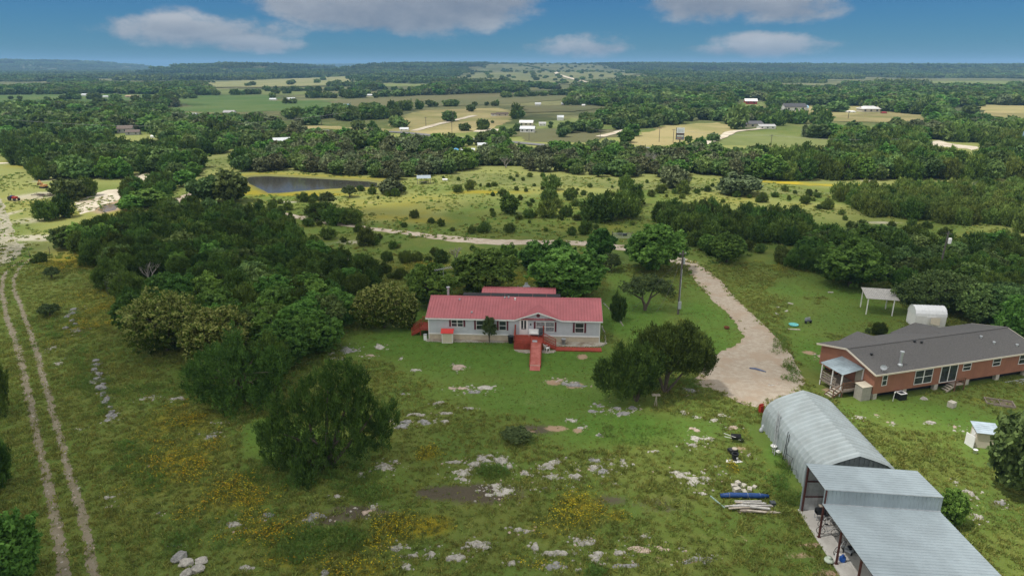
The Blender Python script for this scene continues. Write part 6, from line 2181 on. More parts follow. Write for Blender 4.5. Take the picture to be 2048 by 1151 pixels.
# ------------------------------------------------------------------ utility poles
ux, uy = at(1356, 628)
U1 = empty('utility_pole', (ux, uy, 0), R(20), 'tall dark utility pole with a meter box at its foot on the side lawn', 'utility pole')
MB().path([(0, 0, -.2), (0, 0, 9.4)], [.17, .12], 10).build('pole', M_pole, U1)
MB().box(-.2, -.35, .9, .2, -.15, 2.0).box(-.06, -.24, 2.0, .0, -.18, 6.8).build('meter_box', M_grey, U1)
MB().box(-.55, -.07, 8.9, .55, .05, 9.02).build('crossarm', M_pole, U1)
for x in (-.45, 0, .45):
    MB().lathe([(.05, 9.02), (.06, 9.10), (.03, 9.2), (0, 9.22)], x, 0, 8).build('insulator', M_grey, U1)
MB().path([(.28, -.05, 7.5), (.28, -.05, 8.3)], [.14, .14], 10).path([(.28, -.05, 8.3), (.28, -.05, 8.45)], [.1, .04], 8).build('cutout_box', M_grey, U1)
MB().path([(0, .1, 8.6), (-5.6, 3.4, 0.0)], [.018, .018], 4).build('guy_wire', M_wire, U1)
MB().path([(0, 0, 8.4)] + [(-.62 * k - .2, -.55 * k * 1.1, 8.4 - .52 * k + .018 * k * k) for k in range(1, 16)], [.014] * 16, 4).build('service_wire', M_wire, U1)
ux, uy = at(1873, 562)
U2 = empty('utility_pole', (ux, uy, 0), R(-10), 'grey utility pole with a round transformer rising from the right hand wood', 'utility pole')
MB().path([(0, 0, -.2), (.35, 0, 8.4)], [.16, .11], 10).build('pole', M_pole, U2)
MB().lathe([(0, 6.5), (.26, 6.5), (.28, 7.25), (.2, 7.4), (0, 7.45)], .72, -.1, 14).build('transformer', M_white, U2)
MB().box(.0, -.06, 8.0, .9, .04, 8.1).build('crossarm', M_pole, U2)

# ------------------------------------------------------------------ the orange house
HO = empty('ranch_house', (38.46, 65.71, 0), R(16.2), 'long orange brown house on piers with grey shingle roof', 'house')
LO, DO = 22.3, 8.3
w_ = MB()
w_.box(0, 0, .72, LO, DO, 3.12)
for x, s_ in ((-.004, -1), (LO + .004, 1)):
    w_.add([(x, 0, 3.1), (x, DO, 3.1), (x, DO / 2, 4.12)], [(0, 1, 2)])
for i in range(1, 55):
    w_.box(i * .4, -.012, .74, i * .4 + .03, -.002, 3.0)
for i in range(1, 21):
    w_.box(-.012, i * .4, .74, -.002, i * .4 + .03, 3.1)
w_.build('wall', M_orange, HO)
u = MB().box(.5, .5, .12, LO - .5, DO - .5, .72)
u.build('crawl_space_shade', M_under, HO)  # near-black box stands in for the shade below the raised floor
for x in (.4, 4.3, 8.6, 13, 17.4, 21.6):
    MB().box(x - .25, .05, 0, x + .25, .45, .72).build('pier', M_block, HO)
OZ, ORZ = 3.16, 4.34
rf = MB()
ov = .38
rf.slab([(-ov, -ov, OZ), (LO + ov, -ov, OZ), (LO + ov, DO / 2, ORZ), (-ov, DO / 2, ORZ)], .06)
rf.slab([(LO + ov, DO + ov, OZ), (-ov, DO + ov, OZ), (-ov, DO / 2, ORZ - .002), (LO + ov, DO / 2, ORZ - .002)], .06)
kz = (ORZ - OZ) / (DO / 2 + ov)
for i in range(1, 27):   # courses
    y = -ov + i * .165
    z = OZ + (y + ov) * kz
    rf.slab([(-ov, y, z + .012), (LO + ov, y, z + .012), (LO + ov, y + .155, z + .012 + .155 * kz - .006), (-ov, y + .155, z + .012 + .155 * kz - .006)], .008)
    rf.slab([(LO + ov, DO - y, z + .012), (-ov, DO - y, z + .012), (-ov, DO - y - .155, z + .012 + .155 * kz - .006), (LO + ov, DO - y - .155, z + .012 + .155 * kz - .006)], .008)
rf.bar((-ov, DO / 2, ORZ + .03), (LO + ov, DO / 2, ORZ + .03), .3, .03)
roof = rf.build('roof', M_shingle, HO)
f_ = MB()
f_.box(-ov - .03, -ov - .05, OZ - .17, LO + ov + .03, -ov + .01, OZ + .0)
for x in (-ov - .06, LO + ov + .01):
    f_.slab([(x, -ov, OZ + .02), (x + .05, -ov, OZ + .02), (x + .05, DO / 2, ORZ + .02), (x, DO / 2, ORZ + .02)], .19)
    f_.slab([(x, DO + ov, OZ + .02), (x + .05, DO + ov, OZ + .02), (x + .05, DO / 2, ORZ + .018), (x, DO / 2, ORZ + .018)], .19)
f_.build('fascia', M_fascia, HO)
for gx, gw_, gl, gh in ((5.3, 2.3, .12, 3.98), (14.0, 3.6, .3, 4.1)):
    g = MB()
    ye = DO + ov + gl
    kk = gh
    ze = OZ - .0
    # ridge from the back slope out to the gable end
    yb = DO + ov - (gh - OZ) / kz
    g.slab([(gx - gw_, ye, ze), (gx, ye, gh), (gx, yb, gh), (gx - gw_, DO + ov - .02, ze)], .06)
    g.slab([(gx, ye, gh - .002), (gx + gw_, ye, ze), (gx + gw_, DO + ov - .02, ze), (gx, yb, gh - .002)], .06)
    g.build('back_gable', M_shingle, roof)
    w_ = MB().box(gx - gw_ + .35, DO + .01, .72, gx + gw_ - .35, DO + .12, 3.08)
    w_.add([(gx - gw_ + .35, DO + .13, 3.08), (gx + gw_ - .35, DO + .13, 3.08), (gx, DO + .13, gh - .15)], [(0, 2, 1)])
    w_.build('wing_wall', M_orange, HO)
window(HO, .95, 1.5, 1.62, 2.75, -.012, 1, shut=False)
window(HO, 5.3, 7.6, 1.15, 2.72, -.012, 2, shut=False)
window(HO, 11.85, 12.9, 1.95, 2.72, -.012, 1, shut=False)
window(HO, 16.1, 17.15, 1.95, 2.75, -.012, 1, shut=False)
window(HO, 20.0, 20.9, 1.7, 2.8, -.012, 1, shut=False)
sd = MB().box(8.75, -.06, .84, 8.83, -.012, 2.88).box(11.02, -.06, .84, 11.1, -.012, 2.88).box(8.83, -.06, 2.80, 11.02, -.012, 2.88).box(8.83, -.06, .84, 11.02, -.012, .9).box(9.88, -.06, .9, 9.97, -.012, 2.80)
d_ = sd.build('sliding_door', M_white, HO)
MB().box(8.83, -.03, .9, 11.02, -.018, 2.8).build('pane', M_glass, d_)
sp_ = MB().lathe([(.28, 3.35), (.26, 3.5), (.15, 3.6), (.15, 4.85), (.22, 4.85), (.22, 5.0), (0, 5.06)], 3.55, .55, 14)
sp_.build('stovepipe', M_galv, HO)
for x, y in ((1.6, 2.6), (9.2, 3.4), (8.5, 3.7), (17.4, 3.0), (18.0, 1.8), (20.4, .9)):
    z = OZ + (y + ov) * kz
    MB().lathe([(.12, z - .04), (.12, z + .16), (.17, z + .16), (.15, z + .24), (0, z + .25)], x, y, 10).build('roof_vent', M_galv if x > 15 else M_dark, HO)
di = MB()
Md = Matrix.Translation((.75, -.05, 3.75)) @ Matrix.Rotation(R(-35), 4, 'Z') @ Matrix.Rotation(R(65), 4, 'X')
ring = [Vector((.34 * q_ * math.cos(6.283 * k / 14), .27 * q_ * math.sin(6.283 * k / 14), .10 * q_ * q_)) for q_ in (1, .55, .05) for k in range(14)]
di.add([Md @ v for v in ring], [(j * 14 + k, j * 14 + (k + 1) % 14, (j + 1) * 14 + (k + 1) % 14, (j + 1) * 14 + k) for j in range(2) for k in range(14)])
di.path([(.75, -.02, 3.2), (.75, 0, 3.75)], [.03, .03], 6)
di.path([(.75, -.05, 3.6), (.95, -.5, 3.95)], [.018, .018], 5)
di.path([(.75, -.05, 3.9), (.5, -.4, 4.05)], [.018, .018], 5)
di.build('satellite_dish', M_grey, HO)
# end door
ed = MB().box(-.05, 1.75, .9, -.013, 2.65, 2.85).build('end_door', M_cream, HO)
# porch on the left end
PO = empty('porch', (38.46, 65.71, 0), R(16.2), 'small raised wooden porch with blue grey metal awning on the end of the orange house', 'porch')
fl = MB()
for i in range(14):
    fl.box(-2.75, 1.35 + i * .245, .80, -.02, 1.58 + i * .245, .86)
fl.box(-2.78, 1.3, .62, -2.72, 4.8, .80).box(-2.72, 1.3, .62, -.02, 1.36, .80).box(-2.72, 4.74, .62, -.02, 4.8, .80)
fl.build('floor', M_wood, PO)
aw = MB()
ribbed(aw, (-2.85, 4.95, 2.62), (-2.85, 1.55, 2.62), (-.03, 1.55, 3.02), (-.03, 4.95, 3.02), .3, .025, .05)
aw.build('awning', mat('blue_grey_sheet', (.34, .42, .47), .4, .3, var=.12, scale=1.2), PO)
for x, y, z in ((-2.7, 4.75, 2.6), (-2.7, 3.1, 2.6), (-2.7, 1.7, 2.6), (-.12, 1.62, 2.98)):
    MB().box(x - .055, y - .055, 0, x + .055, y + .055, z).build('post', M_white, PO)
for a, b in (((-2.7, 4.7), (-2.7, 2.55)), ((-2.7, 1.4), (-.1, 1.4)), ((-2.7, 4.72), (-.2, 4.72))):
    rl = MB()
    for zz in (1.1, 1.38, 1.66):
        rl.bar((*a, zz), (*b, zz), .04, .16)
    for q_ in (0, 1):
        p = Vector((*a, 0)).lerp(Vector((*b, 0)), q_)
        rl.box(p.x - .045, p.y - .045, 0, p.x + .045, p.y + .045, 1.76)
    rl.build('railing', M_wood if a[0] < -1 and b[0] < -1 else M_brown, PO)
st = MB()
for i in range(4):
    st.box(-3.1 - i * .27, 1.5, .62 - i * .18, -2.82 - i * .27, 2.5, .67 - i * .18)
st.build('steps', M_wood_l, PO)
st = MB()
st.bar((-2.8, 1.46, .7), (-3.95, 1.46, .03), .04, .2)
st.bar((-2.8, 2.54, .7), (-3.95, 2.54, .03), .04, .2)
st.bar((-2.75, 1.42, 1.6), (-3.8, 1.42, .95), .04, .08)
st.box(-3.85, 1.38, 0, -3.76, 1.47, .98)
st.build('stringer', M_brown, PO)
# back steps under the sliding door
SO_ = empty('back_steps', (38.46, 65.71, 0), R(16.2), 'weathered wooden steps with handrail below the sliding glass door', 'steps')
MB().box(10.1, -.85, .66, 11.5, -.03, .72).build('floor', M_wood, SO_)
st = MB()
for i in range(3):
    st.box(9.8 - i * .28, -.8, .50 - i * .17, 10.08 - i * .28, -.06, .55 - i * .17)
st.bar((10.1, -.83, .6), (9.1, -.83, .03), .04, .18)
st.build('steps', M_wood_l, SO_)
rl = MB()
for x in (10.15, 11.45):
    rl.box(x - .05, -.93, 0, x + .05, -.85, 1.55)
rl.bar((10.15, -.89, 1.5), (11.45, -.89, 1.5), .05, .1)
rl.bar((10.15, -.89, 1.1), (11.45, -.89, 1.1), .05, .1)
rl.build('railing', M_brown, SO_)


def ho(x, y):
    a = R(16.2)
    return (38.46 + x * math.cos(a) - y * math.sin(a), 65.71 + x * math.sin(a) + y * math.cos(a), 0)


b_ = empty('utility_cabinet', ho(-1.35, .1), R(16.2), 'tall pale grey wooden cabinet at the near corner of the orange house', 'cabinet')
MB().box(0, 0, 0, 1.2, 1.05, 1.6).build('body', mat('grey_boards', (.36, .34, .30), .85, var=.08, scale=3), b_)
MB().slab([(-.06, -.06, 1.62), (1.26, -.06, 1.62), (1.26, 1.12, 1.72), (-.06, 1.12, 1.72)], .04).build('lid', M_cream, b_)
a_ = empty('air_conditioner', ho(2.75, -1.0), R(16.2), 'black air conditioner unit with pale rim beside the orange wall', 'air conditioner')
MB().box(0, 0, 0, .85, .8, .72).build('casing', M_dark, a_)
rim = MB().box(-.01, -.01, .72, .86, .12, .77).box(-.01, .69, .72, .86, .81, .77).box(-.01, .12, .72, .12, .69, .77).box(.74, .12, .72, .86, .69, .77)
rim.build('rim', M_white, a_)
MB().lathe([(0, .73), (.26, .73), (.28, .75), (.26, .76)], .43, .4, 14).build('fan_guard', M_char, a_)
tag(MB().path([(0, 0, 0), (.05, 0, .95)], [.03, .03], 6).path([(.05, 0, .95), (.05, -.05, 1.1)], [.07, .06], 6).build('hydrant_pipe', M_white, None, loc=ho(2.0, -.8)), 'thin white pipe standing left of the black air conditioner', 'pipe')
bl = empty('block_stack', ho(6.9, -3.55), R(30), 'small cube of stacked grey blocks on the lawn before the orange house', 'blocks')
for i in range(3):
    for j in range(2):
        MB().box(-.35 + j * .36, -.3, i * .2, -.01 + j * .36, .3, i * .2 + .19).build('block', M_block, bl)
bd = empty('raised_bed', ho(12.4, -4.4), R(-22), 'weathered wooden frame of a low garden bed right of the orange house steps', 'garden bed')
f_ = MB().box(-1.3, -.75, 0, 1.3, -.68, .22).box(-1.3, .68, 0, 1.3, .75, .22).box(-1.3, -.68, 0, -1.23, .68, .22).box(1.23, -.68, 0, 1.3, .68, .22).box(-.03, -.68, .1, .03, .68, .16)
f_.build('frame', M_wood, bd)
MB().box(-1.22, -.67, 0, 1.22, .67, .06).build('soil', soil_mat('bed_soil', (.14, .11, .085), (.22, .18, .14), (.1, .08, .06), 3), bd)
for i in range(4):
    tag(MB().bar((0, 0, .06 + .0 * i), (3.2, .1 * i, .06), .07, .05).build('metal_rail', M_grey, None, loc=ho(17.6 + .5 * i, -.75 - .28 * i), rz=R(18 + 2 * i)), 'long pale metal rail lying by the orange wall, %s from the house' % ordn(i), 'rail', 'rails lying beside the orange house')

# pump house
ph = empty('well_house', (43.35, 56.25, 0), R(-14), 'small cream well house with a sloping blue white metal roof', 'shed')
MB().box(0, 0, 0, 1.75, 1.4, 1.55).build('wall', M_cream, ph)
pr = MB()
ribbed(pr, (-.15, -.2, 1.62), (-.15, 1.6, 1.9), (1.95, 1.6, 1.9), (1.95, -.2, 1.62), .3, .02, .04)
pr.build('roof', mat('pale_blue_sheet', (.46, .55, .62), .4, .3, var=.1, scale=1.5), ph)
MB().box(-.03, .3, .05, -.001, 1.1, 1.4).build('door', M_white, ph)
tag(MB().slab([(0, 0, .02), (.08, 0, .02), (.5, 0, 1.3), (.42, 0, 1.3)], .03).box(0, -.5, 0, .05, .5, 1.2).build('door_panel', M_white, None, loc=(42.95, 56.5, 0), rz=R(10)), 'loose white panel leaning on the left side of the well house', 'panel')
bin_('bucket', (42.72, 55.2, 0), .19, .36, M_white, 'white bucket on the grass in front of the well house', 'bucket')

# white arched shed
ws = empty('storage_shed', (54.75, 86.75, 0), R(-7), 'white sheet metal shed with rounded gambrel roof behind the orange house', 'shed')
prof = [(0, 1.75), (.08, 2.1), (.35, 2.5), (.8, 2.8), (1.3, 2.92), (1.8, 2.8), (2.25, 2.5), (2.52, 2.1), (2.6, 1.75)]
MB().box(0, 0, 0, 3.9, 2.6, 1.8).build('wall', M_white, ws)
rf = MB()
for i in range(len(prof) - 1):
    (y0, z0), (y1, z1) = prof[i], prof[i + 1]
    rf.slab([(-.06, y0, z0), (3.96, y0, z0), (3.96, y1, z1), (-.06, y1, z1)], .03)
    for k in range(10):
        x = -.02 + k * .43
        rf.bar((x, y0, z0 + .02), (x, y1, z1 + .02), .04, .025)
for x in (0.0, 3.9):
    rf.add([(x, y, z) for y, z in prof], [tuple(range(len(prof)))])
rf.build('roof', mat('white_sheet', (.78, .80, .82), .4, .1, var=.03), ws)
MB().box(1.4, -.05, .05, 2.6, -.002, 1.7).build('door', M_white, ws)
tag(MB().slab([(0, 0, .9), (1.1, -.2, .75), (1.2, .1, 1.75), (.1, .25, 1.7)], .03).build('loose_sheet', M_cream, None, loc=(56.4, 86.0, 0), rz=R(-7)), 'bent cream metal sheet leaning on the white shed door', 'metal sheet')

# small open shelter
pv = empty('open_shelter', (50.9, 92.2, 0), R(-13), 'small open shelter with weathered grey tin roof on white posts', 'shelter')
rf = MB()
ribbed(rf, (-.3, -.2, 2.45), (4.0, -.2, 2.45), (4.0, 3.4, 3.0), (-.3, 3.4, 3.0), .25, .025, .04)
rf.build('roof', mat('weathered_tin', (.40, .39, .37), .6, .2, var=.12, scale=4), pv)
for x, y, z in ((0, 0, 2.4), (3.4, 0, 2.4), (0, 3.2, 2.9), (3.4, 3.2, 2.9)):
    MB().box(x - .06, y - .06, 0, x + .06, y + .06, z).build('post', M_white, pv)

# ------------------------------------------------------------------ the arched steel barn
QX0, QY0, QY1 = 24.85, 48.55, 60.3
Q = empty('quonset_barn', (QX0, QY0, 0), 0, 'arched galvanised steel barn with ribbed shoulders beside the carport', 'barn')
QW = 6.9
qprof = [(0, 0), (.0, .9), (.04, 1.5), (.20, 2.05), (.55, 2.55), (1.05, 2.92), (1.7, 3.2), (2.5, 3.5), (QW / 2, 3.82)]
qprof = qprof + [(QW - x, z) for x, z in qprof[::-1][1:]]


def smooth_prof(p, k):
    out = []
    for i in range(len(p) - 1):
        for j in range(k):
            t_ = j / k
            out.append((p[i][0] + (p[i + 1][0] - p[i][0]) * t_, p[i][1] + (p[i + 1][1] - p[i][1]) * t_))
    return out + [p[-1]]


qp = smooth_prof(qprof, 2)
nY = int((QY1 - QY0) / .61)
sub = 8
vs, fs = [], []
cx_, cz_ = QW / 2, 1.2
for j in range(nY * sub + 1):
    y = (QY1 - QY0) * j / (nY * sub)
    ph_ = (j % sub) / sub
    off = .118 * (1 if .18 < ph_ < .68 else 0 if (ph_ < .05 or ph_ > .80) else .5) * 1.6
    for x, z in qp:
        dx_, dz_ = x - cx_, max(z - cz_, 0)
        L_ = math.hypot(dx_, dz_) or 1
        vs.append((x + dx_ / L_ * off, y, z + dz_ / L_ * off))
nq = len(qp)
for j in range(nY * sub):
    for i in range(nq - 1):
        fs.append((j * nq + i, j * nq + i + 1, (j + 1) * nq + i + 1, (j + 1) * nq + i))
MB().add(vs, fs).build('arched_shell', M_quon, Q)
for y, nm in ((.25, 'end_wall'), (QY1 - QY0 - .05, 'end_wall')):
    e = MB()
    k = 34
    for i in range(k):
        x0, x1 = QW * i / k, QW * (i + 1) / k
        xm = (x0 + x1) / 2
        zt = np.interp(xm, [p[0] + .0001 * n_ for n_, p in enumerate(qprof)], [p[1] for p in qprof])
        d_ = .05 if i % 2 else 0
        e.box(x0, y + d_, 0, x1, y + d_ + .04, max(.3, zt - .02))
    e.build(nm, mat('dark_galvanised', (.26, .29, .31), .5, .4, var=.08), Q)
# things leaning along the barn's left side
ld = empty('ladder', (24.55, 55.9, 0), R(90), 'aluminium extension ladder leaning on the arched barn', 'ladder')
M_ = MB()
for s_ in (0, .42):
    M_.bar((s_ - 1.2, .55, .1), (s_ + 1.4, -.62, 3.0), .05, .08)
for i in range(11):
    f_ = i / 11 + .03
    M_.bar((-1.2 + 2.6 * f_, .55 - 1.17 * f_, .1 + 2.9 * f_), (-.78 + 2.6 * f_, .55 - 1.17 * f_, .1 + 2.9 * f_), .03, .03)
M_.build('rails_and_rungs', mat('dull_aluminium', (.22, .23, .24), .6), ld)
for i, (y, y2, h) in enumerate(((53.6, 54.6, 2.6), (53.2, 54.3, 2.5))):
    tag(MB().path([(24.35, y, 0), (24.95, y2, h)], [.03, .03], 6).build('long_pole', M_dark, None), 'dark pole leaning on the arched barn, %s of two' % ('left' if i == 0 else 'right'), 'pole', 'poles leaning on the arched barn')
tag(MB().path([(24.2, 51.9, 0), (24.6, 52.3, 1.3), (24.3, 53.0, 1.35)], [.025] * 3, 5).build('bent_pipe', M_dark, None), 'bent black pipe frame by the arched barn', 'pipe')
tag(MB().path([(24.1, 51.2, 0), (24.3, 51.5, .8), (24.5, 51.0, .9), (24.5, 50.6, 0)], [.02] * 4, 5).build('wire_hoop', M_dark, None), 'thin wire hoop by the arched barn', 'hoop')
for i, (px, py, r_, lab) in enumerate(((1547, 897, .28, 'wide white bucket by the arched barn wall, farther of two'), (1556, 908, .24, 'smaller white bucket by the arched barn wall, nearer of two'))):
    x, y = at(px, py)
    bin_('bucket', (x, y, 0), r_, .3, M_white, lab, 'bucket')
r_ = random.Random(4)
br = MB()
for i in range(46):
    x, y = at(1578 + r_.uniform(-8, 10), 915 + r_.uniform(-16, 22))
    h = r_.uniform(.6, 1.5)
    br.path([(x, y, 0), (x + r_.uniform(-.4, .4), y + r_.uniform(-.3, .3), h * .6), (x + r_.uniform(-.7, .7), y + r_.uniform(-.5, .5), h)], [.012, .009, .005], 4)
tag(br.build('dry_bush', mat('dry_twigs', (.22, .16, .14), .9, var=.2), None), 'leafless reddish bush against the arched barn', 'bush')
for i, (px, py) in enumerate(((1526, 857), (1522, 863))):
    x, y = at(px, py)
    tag(MB().lathe([(0, 0), (.18, 0), (.2, .2), (.12, .42), (0, .44)], 0, 0, 9).build('plastic_jug', M_grey, None, True, loc=(x, y, 0)), 'pale jug at the far left foot of the arched barn, %s of two' % ('right' if i == 0 else 'left'), 'jug', 'jugs at the barn foot')
x, y = at(1525, 830)
tag(MB().box(-.15, -.2, 0, .2, .2, .85).box(-.2, -.05, .85, .25, .05, 1.0).build('fuel_tank', M_tred, None, loc=(x, y + .6, 0), rz=.3), 'dark red metal tank at the far left corner of the arched barn', 'tank')

# ------------------------------------------------------------------ carport
CP = empty('metal_carport', (23.25, 46.67, 0), 0, 'open fronted steel carport with a tall bay and long low sheet roof', 'carport')
SLP = -.078    # roofs fall towards the back


def cz(x, z0):
    return z0 + SLP * x


CW = 8.75
sl = MB().box(-.25, -13.6, -.1, CW + .2, 0.1, .06)
sl.build('slab', M_conc, CP)
rf = MB()
ribbed(rf, (CW, -3.35, cz(CW, 4.28)), (CW, .08, cz(CW, 4.28)), (-.15, .08, cz(-.15, 4.28)), (-.15, -3.35, cz(-.15, 4.28)), .3, .03, .05)
rf.build('high_roof', M_zinc, CP)
rf = MB()
ribbed(rf, (CW, -13.6, cz(CW, 3.0)), (CW, -3.38, cz(CW, 3.0)), (-.15, -3.38, cz(-.15, 3.0)), (-.15, -13.6, cz(-.15, 3.0)), .3, .03, .05)
rf.build('low_roof', M_zinc, CP)
fw = MB()
n_ = 29
for i in range(n_):
    x0, x1 = -.15 + (CW + .15) * i / n_, -.15 + (CW + .15) * (i + 1) / n_
    fw.add([(x0, -3.33, cz(x0, 3.02)), (x1, -3.33, cz(x1, 3.02)), (x1, -3.33, cz(x1, 4.24)), (x0, -3.33, cz(x0, 4.24))], [(0, 1, 2, 3)])
    fw.box(x0, -3.362, cz(x0, 3.03), x0 + .045, -3.33, cz(x0, 4.23))
fw.build('clerestory_wall', M_zinc, CP)
fl = MB().bar((-.17, -3.37, cz(0, 3.04)), (CW, -3.37, cz(CW, 3.05)), .08, .05)
fl.bar((-.17, -3.36, cz(0, 4.27)), (CW, -3.36, cz(CW, 4.27)), .05, .05)
fl.build('flashing', M_galv, CP)
bwm = MB()
n_ = 60
for i in range(n_):
    x0 = -.05 + CW * i / n_
    bwm.box(x0, .0 + .02 * (i % 2), .06, x0 + CW / n_, .03 + .02 * (i % 2), cz(x0, 4.18))
bwm.build('end_wall', M_galv, CP)
rw = MB()
for i in range(90):
    y0 = -13.5 + 13.5 * i / 90
    zt = cz(CW, 4.2) if y0 > -3.35 else cz(CW, 2.92)
    rw.box(CW - .08 + .02 * (i % 2), y0, .06, CW - .05 + .02 * (i % 2), y0 + .15, zt)
rw.build('back_wall', M_galv, CP)
MB().box(-.15, -.06, 0, -.06, .04, 4.22).build('corner_trim', M_zinc, CP)
for i, (y, zt) in enumerate(((-.12, 4.2), (-3.3, 4.2), (-6.2, 2.95), (-9.1, 2.95), (-12, 2.95))):
    MB().box(-.05, y - .06, .06, .07, y + .06, zt).build('post', M_rust, CP)
    if i:
        MB().box(-.12, y - .12, .06, .14, y + .12, .075).build('base_plate', M_rust, CP)
rb = MB()
rb.bar((-.02, -.1, 4.17), (-.02, -3.32, 4.17), .07, .16)
rb.bar((-.02, -3.4, 2.9), (-.02, -13.5, 2.9), .07, .16)
rb.bar((0, -.08, 1.35), (CW, -.08, 1.35), .06, .09)
rb.bar((0, -.08, 2.75), (CW, -.08, 2.75), .06, .09)
for y in (-6.2, -9.1, -12):
    rb.bar((0, y, 2.87), (CW, y, cz(CW, 2.88)), .07, .14)
for x in (2.0, 4.2, 6.4):
    rb.bar((x, -3.4, cz(x, 2.93)), (x, -13.5, cz(x, 2.93)), .05, .06)
rb.build('frame', M_rust, CP)

# contents


def wheel(mb, c_, r_, ax, w=.04, spokes=8, m=0):
    ax = Vector(ax).normalized()
    up = Vector((0, 0, 1)) if abs(ax.z) < .8 else Vector((1, 0, 0))
    x = ax.cross(up).normalized()
    y = ax.cross(x)
    pts = [Vector(c_) + (x * math.cos(6.2832 * k / 18) + y * math.sin(6.2832 * k / 18)) * r_ for k in range(19)]
    mb.path(pts, [w] * 19, 5, m, False)
    for k in range(0, 18, 18 // spokes):
        mb.bar(Vector(c_), pts[k], .008, .008, m)


def bicycle(loc, rz, lab, colm, tilt=0.0):
    o = empty('bicycle', loc, rz, lab, 'bicycle', 'bicycles on the carport slab')
    o.rotation_euler = (tilt, 0, rz)
    for x in (-.52, .52):
        mb = MB()
        wheel(mb, (x, 0, .33), .31, (0, 1, 0), .022)
        mb.build('wheel', M_tyre, o)
    f_ = MB()
    A, B, Cc, Dd, E_ = (-.52, 0, .33), (-.05, 0, .30), (-.2, 0, .82), (.36, 0, .78), (.52, 0, .33)
    for p, q_ in ((A, B), (B, Cc), (Cc, Dd), (B, Dd), (A, Cc), (Dd, E_)):
        f_.path([p, q_], [.02, .02], 6)
    f_.build('frame', colm, o)
    MB().path([(.36, 0, .78), (.33, 0, 1.0)], [.015, .015], 5).path([(.25, -.28, 1.02), (.36, 0, 1.02), (.25, .28, 1.02)], [.015] * 3, 5).build('handlebar', M_dark, o)
    MB().path([(-.2, 0, .82), (-.22, 0, .93)], [.014, .014], 5).box(-.34, -.07, .93, -.08, .07, .98).build('saddle', M_dark, o)
    return o


cpx = lambda x, y: (23.25 + x, 46.67 + y, .06)
bicycle(cpx(1.2, -2.0), R(10), 'pale bicycle leaning near the end wall under the tall bay', M_white)
bicycle(cpx(.75, -3.1), R(-15), 'silver bicycle standing on the slab behind the first brown post', M_grey)
bicycle(cpx(.8, -4.9), R(35), 'light framed bicycle on the slab between the brown posts, nearest one', M_white, .1)
w_ = empty('work_bench', cpx(1.2, -.5), 0, 'low bench with dark boxes against the carport end wall', 'bench')
MB().box(0, -.3, .62, 1.6, .3, .68).build('table_top', M_wood_l, w_)
for x in (.05, 1.5):
    MB().box(x, -.25, 0, x + .07, .25, .62).build('leg', M_wood, w_)
g_ = empty('barbecue_grill', cpx(.95, -1.15), 0, 'black barbecue grill under the tall bay of the carport', 'grill')
MB().box(-.35, -.25, .55, .35, .25, .8).build('firebox', M_dark, g_)
MB().path([(-.35, 0, .8), (.35, 0, .8)], [.25, .25], 12).build('lid', M_dark, g_)
for x, y in ((-.3, -.2), (.3, -.2), (-.3, .2), (.3, .2)):
    MB().box(x - .02, y - .02, 0, x + .02, y + .02, .55).build('leg', M_grey, g_)
m_ = empty('push_mower', cpx(1.5, -5.0), R(40), 'grey machine with dark motor behind the nearest bicycle', 'mower')
MB().box(-.3, -.25, .12, .3, .25, .3).build('deck', M_grey, m_)
MB().lathe([(0, .3), (.16, .3), (.16, .5), (0, .52)], 0, 0, 10).build('motor', M_dark, m_)
for x, y in ((-.28, -.28), (.28, -.28), (-.28, .28), (.28, .28)):
    mb = MB()
    wheel(mb, (x, y, .12), .1, (0, 1, 0), .03, 6)
    mb.build('wheel', M_tyre, m_)
MB().path([(-.3, -.2, .3), (-.9, -.2, .95), (-.9, .2, .95), (-.3, .2, .3)], [.015] * 4, 5).build('handle', M_grey, m_)
x, y = at(1684, 1122)
bj = empty('water_jug', (x, y, .06), 0, 'bright blue plastic jug on the carport slab', 'jug')
MB().lathe([(0, 0), (.2, 0), (.22, .08), (.22, .34), (.12, .44), (.06, .46), (.06, .5), (0, .5)], 0, 0, 14).build('body', M_bblue, bj, True)
MB().path([(-.1, 0, .44), (-.08, 0, .56), (.08, 0, .56), (.1, 0, .44)], [.02] * 4, 5).build('handle', M_bblue, bj)
x, y = at(1675, 1119)
tag(MB().box(-.16, -.14, 0, .16, .14, .42).box(-.17, -.15, .42, .17, .15, .46).build('cardboard_box', M_white, None, loc=(x, y, .06), rz=.3), 'white box standing left of the blue jug', 'box')
x, y = at(1657, 1124)
tag(MB().lathe([(0, 0), (.25, 0), (.34, .12), (.3, .26), (.12, .34), (.18, .42), (0, .44)], 0, 0, 11).build('feed_sack', mat('pale_green_sack', (.52, .60, .50), .8, var=.15, scale=6), None, True, loc=(x, y, .06)), 'pale green white sack on the outer edge of the slab', 'sack')

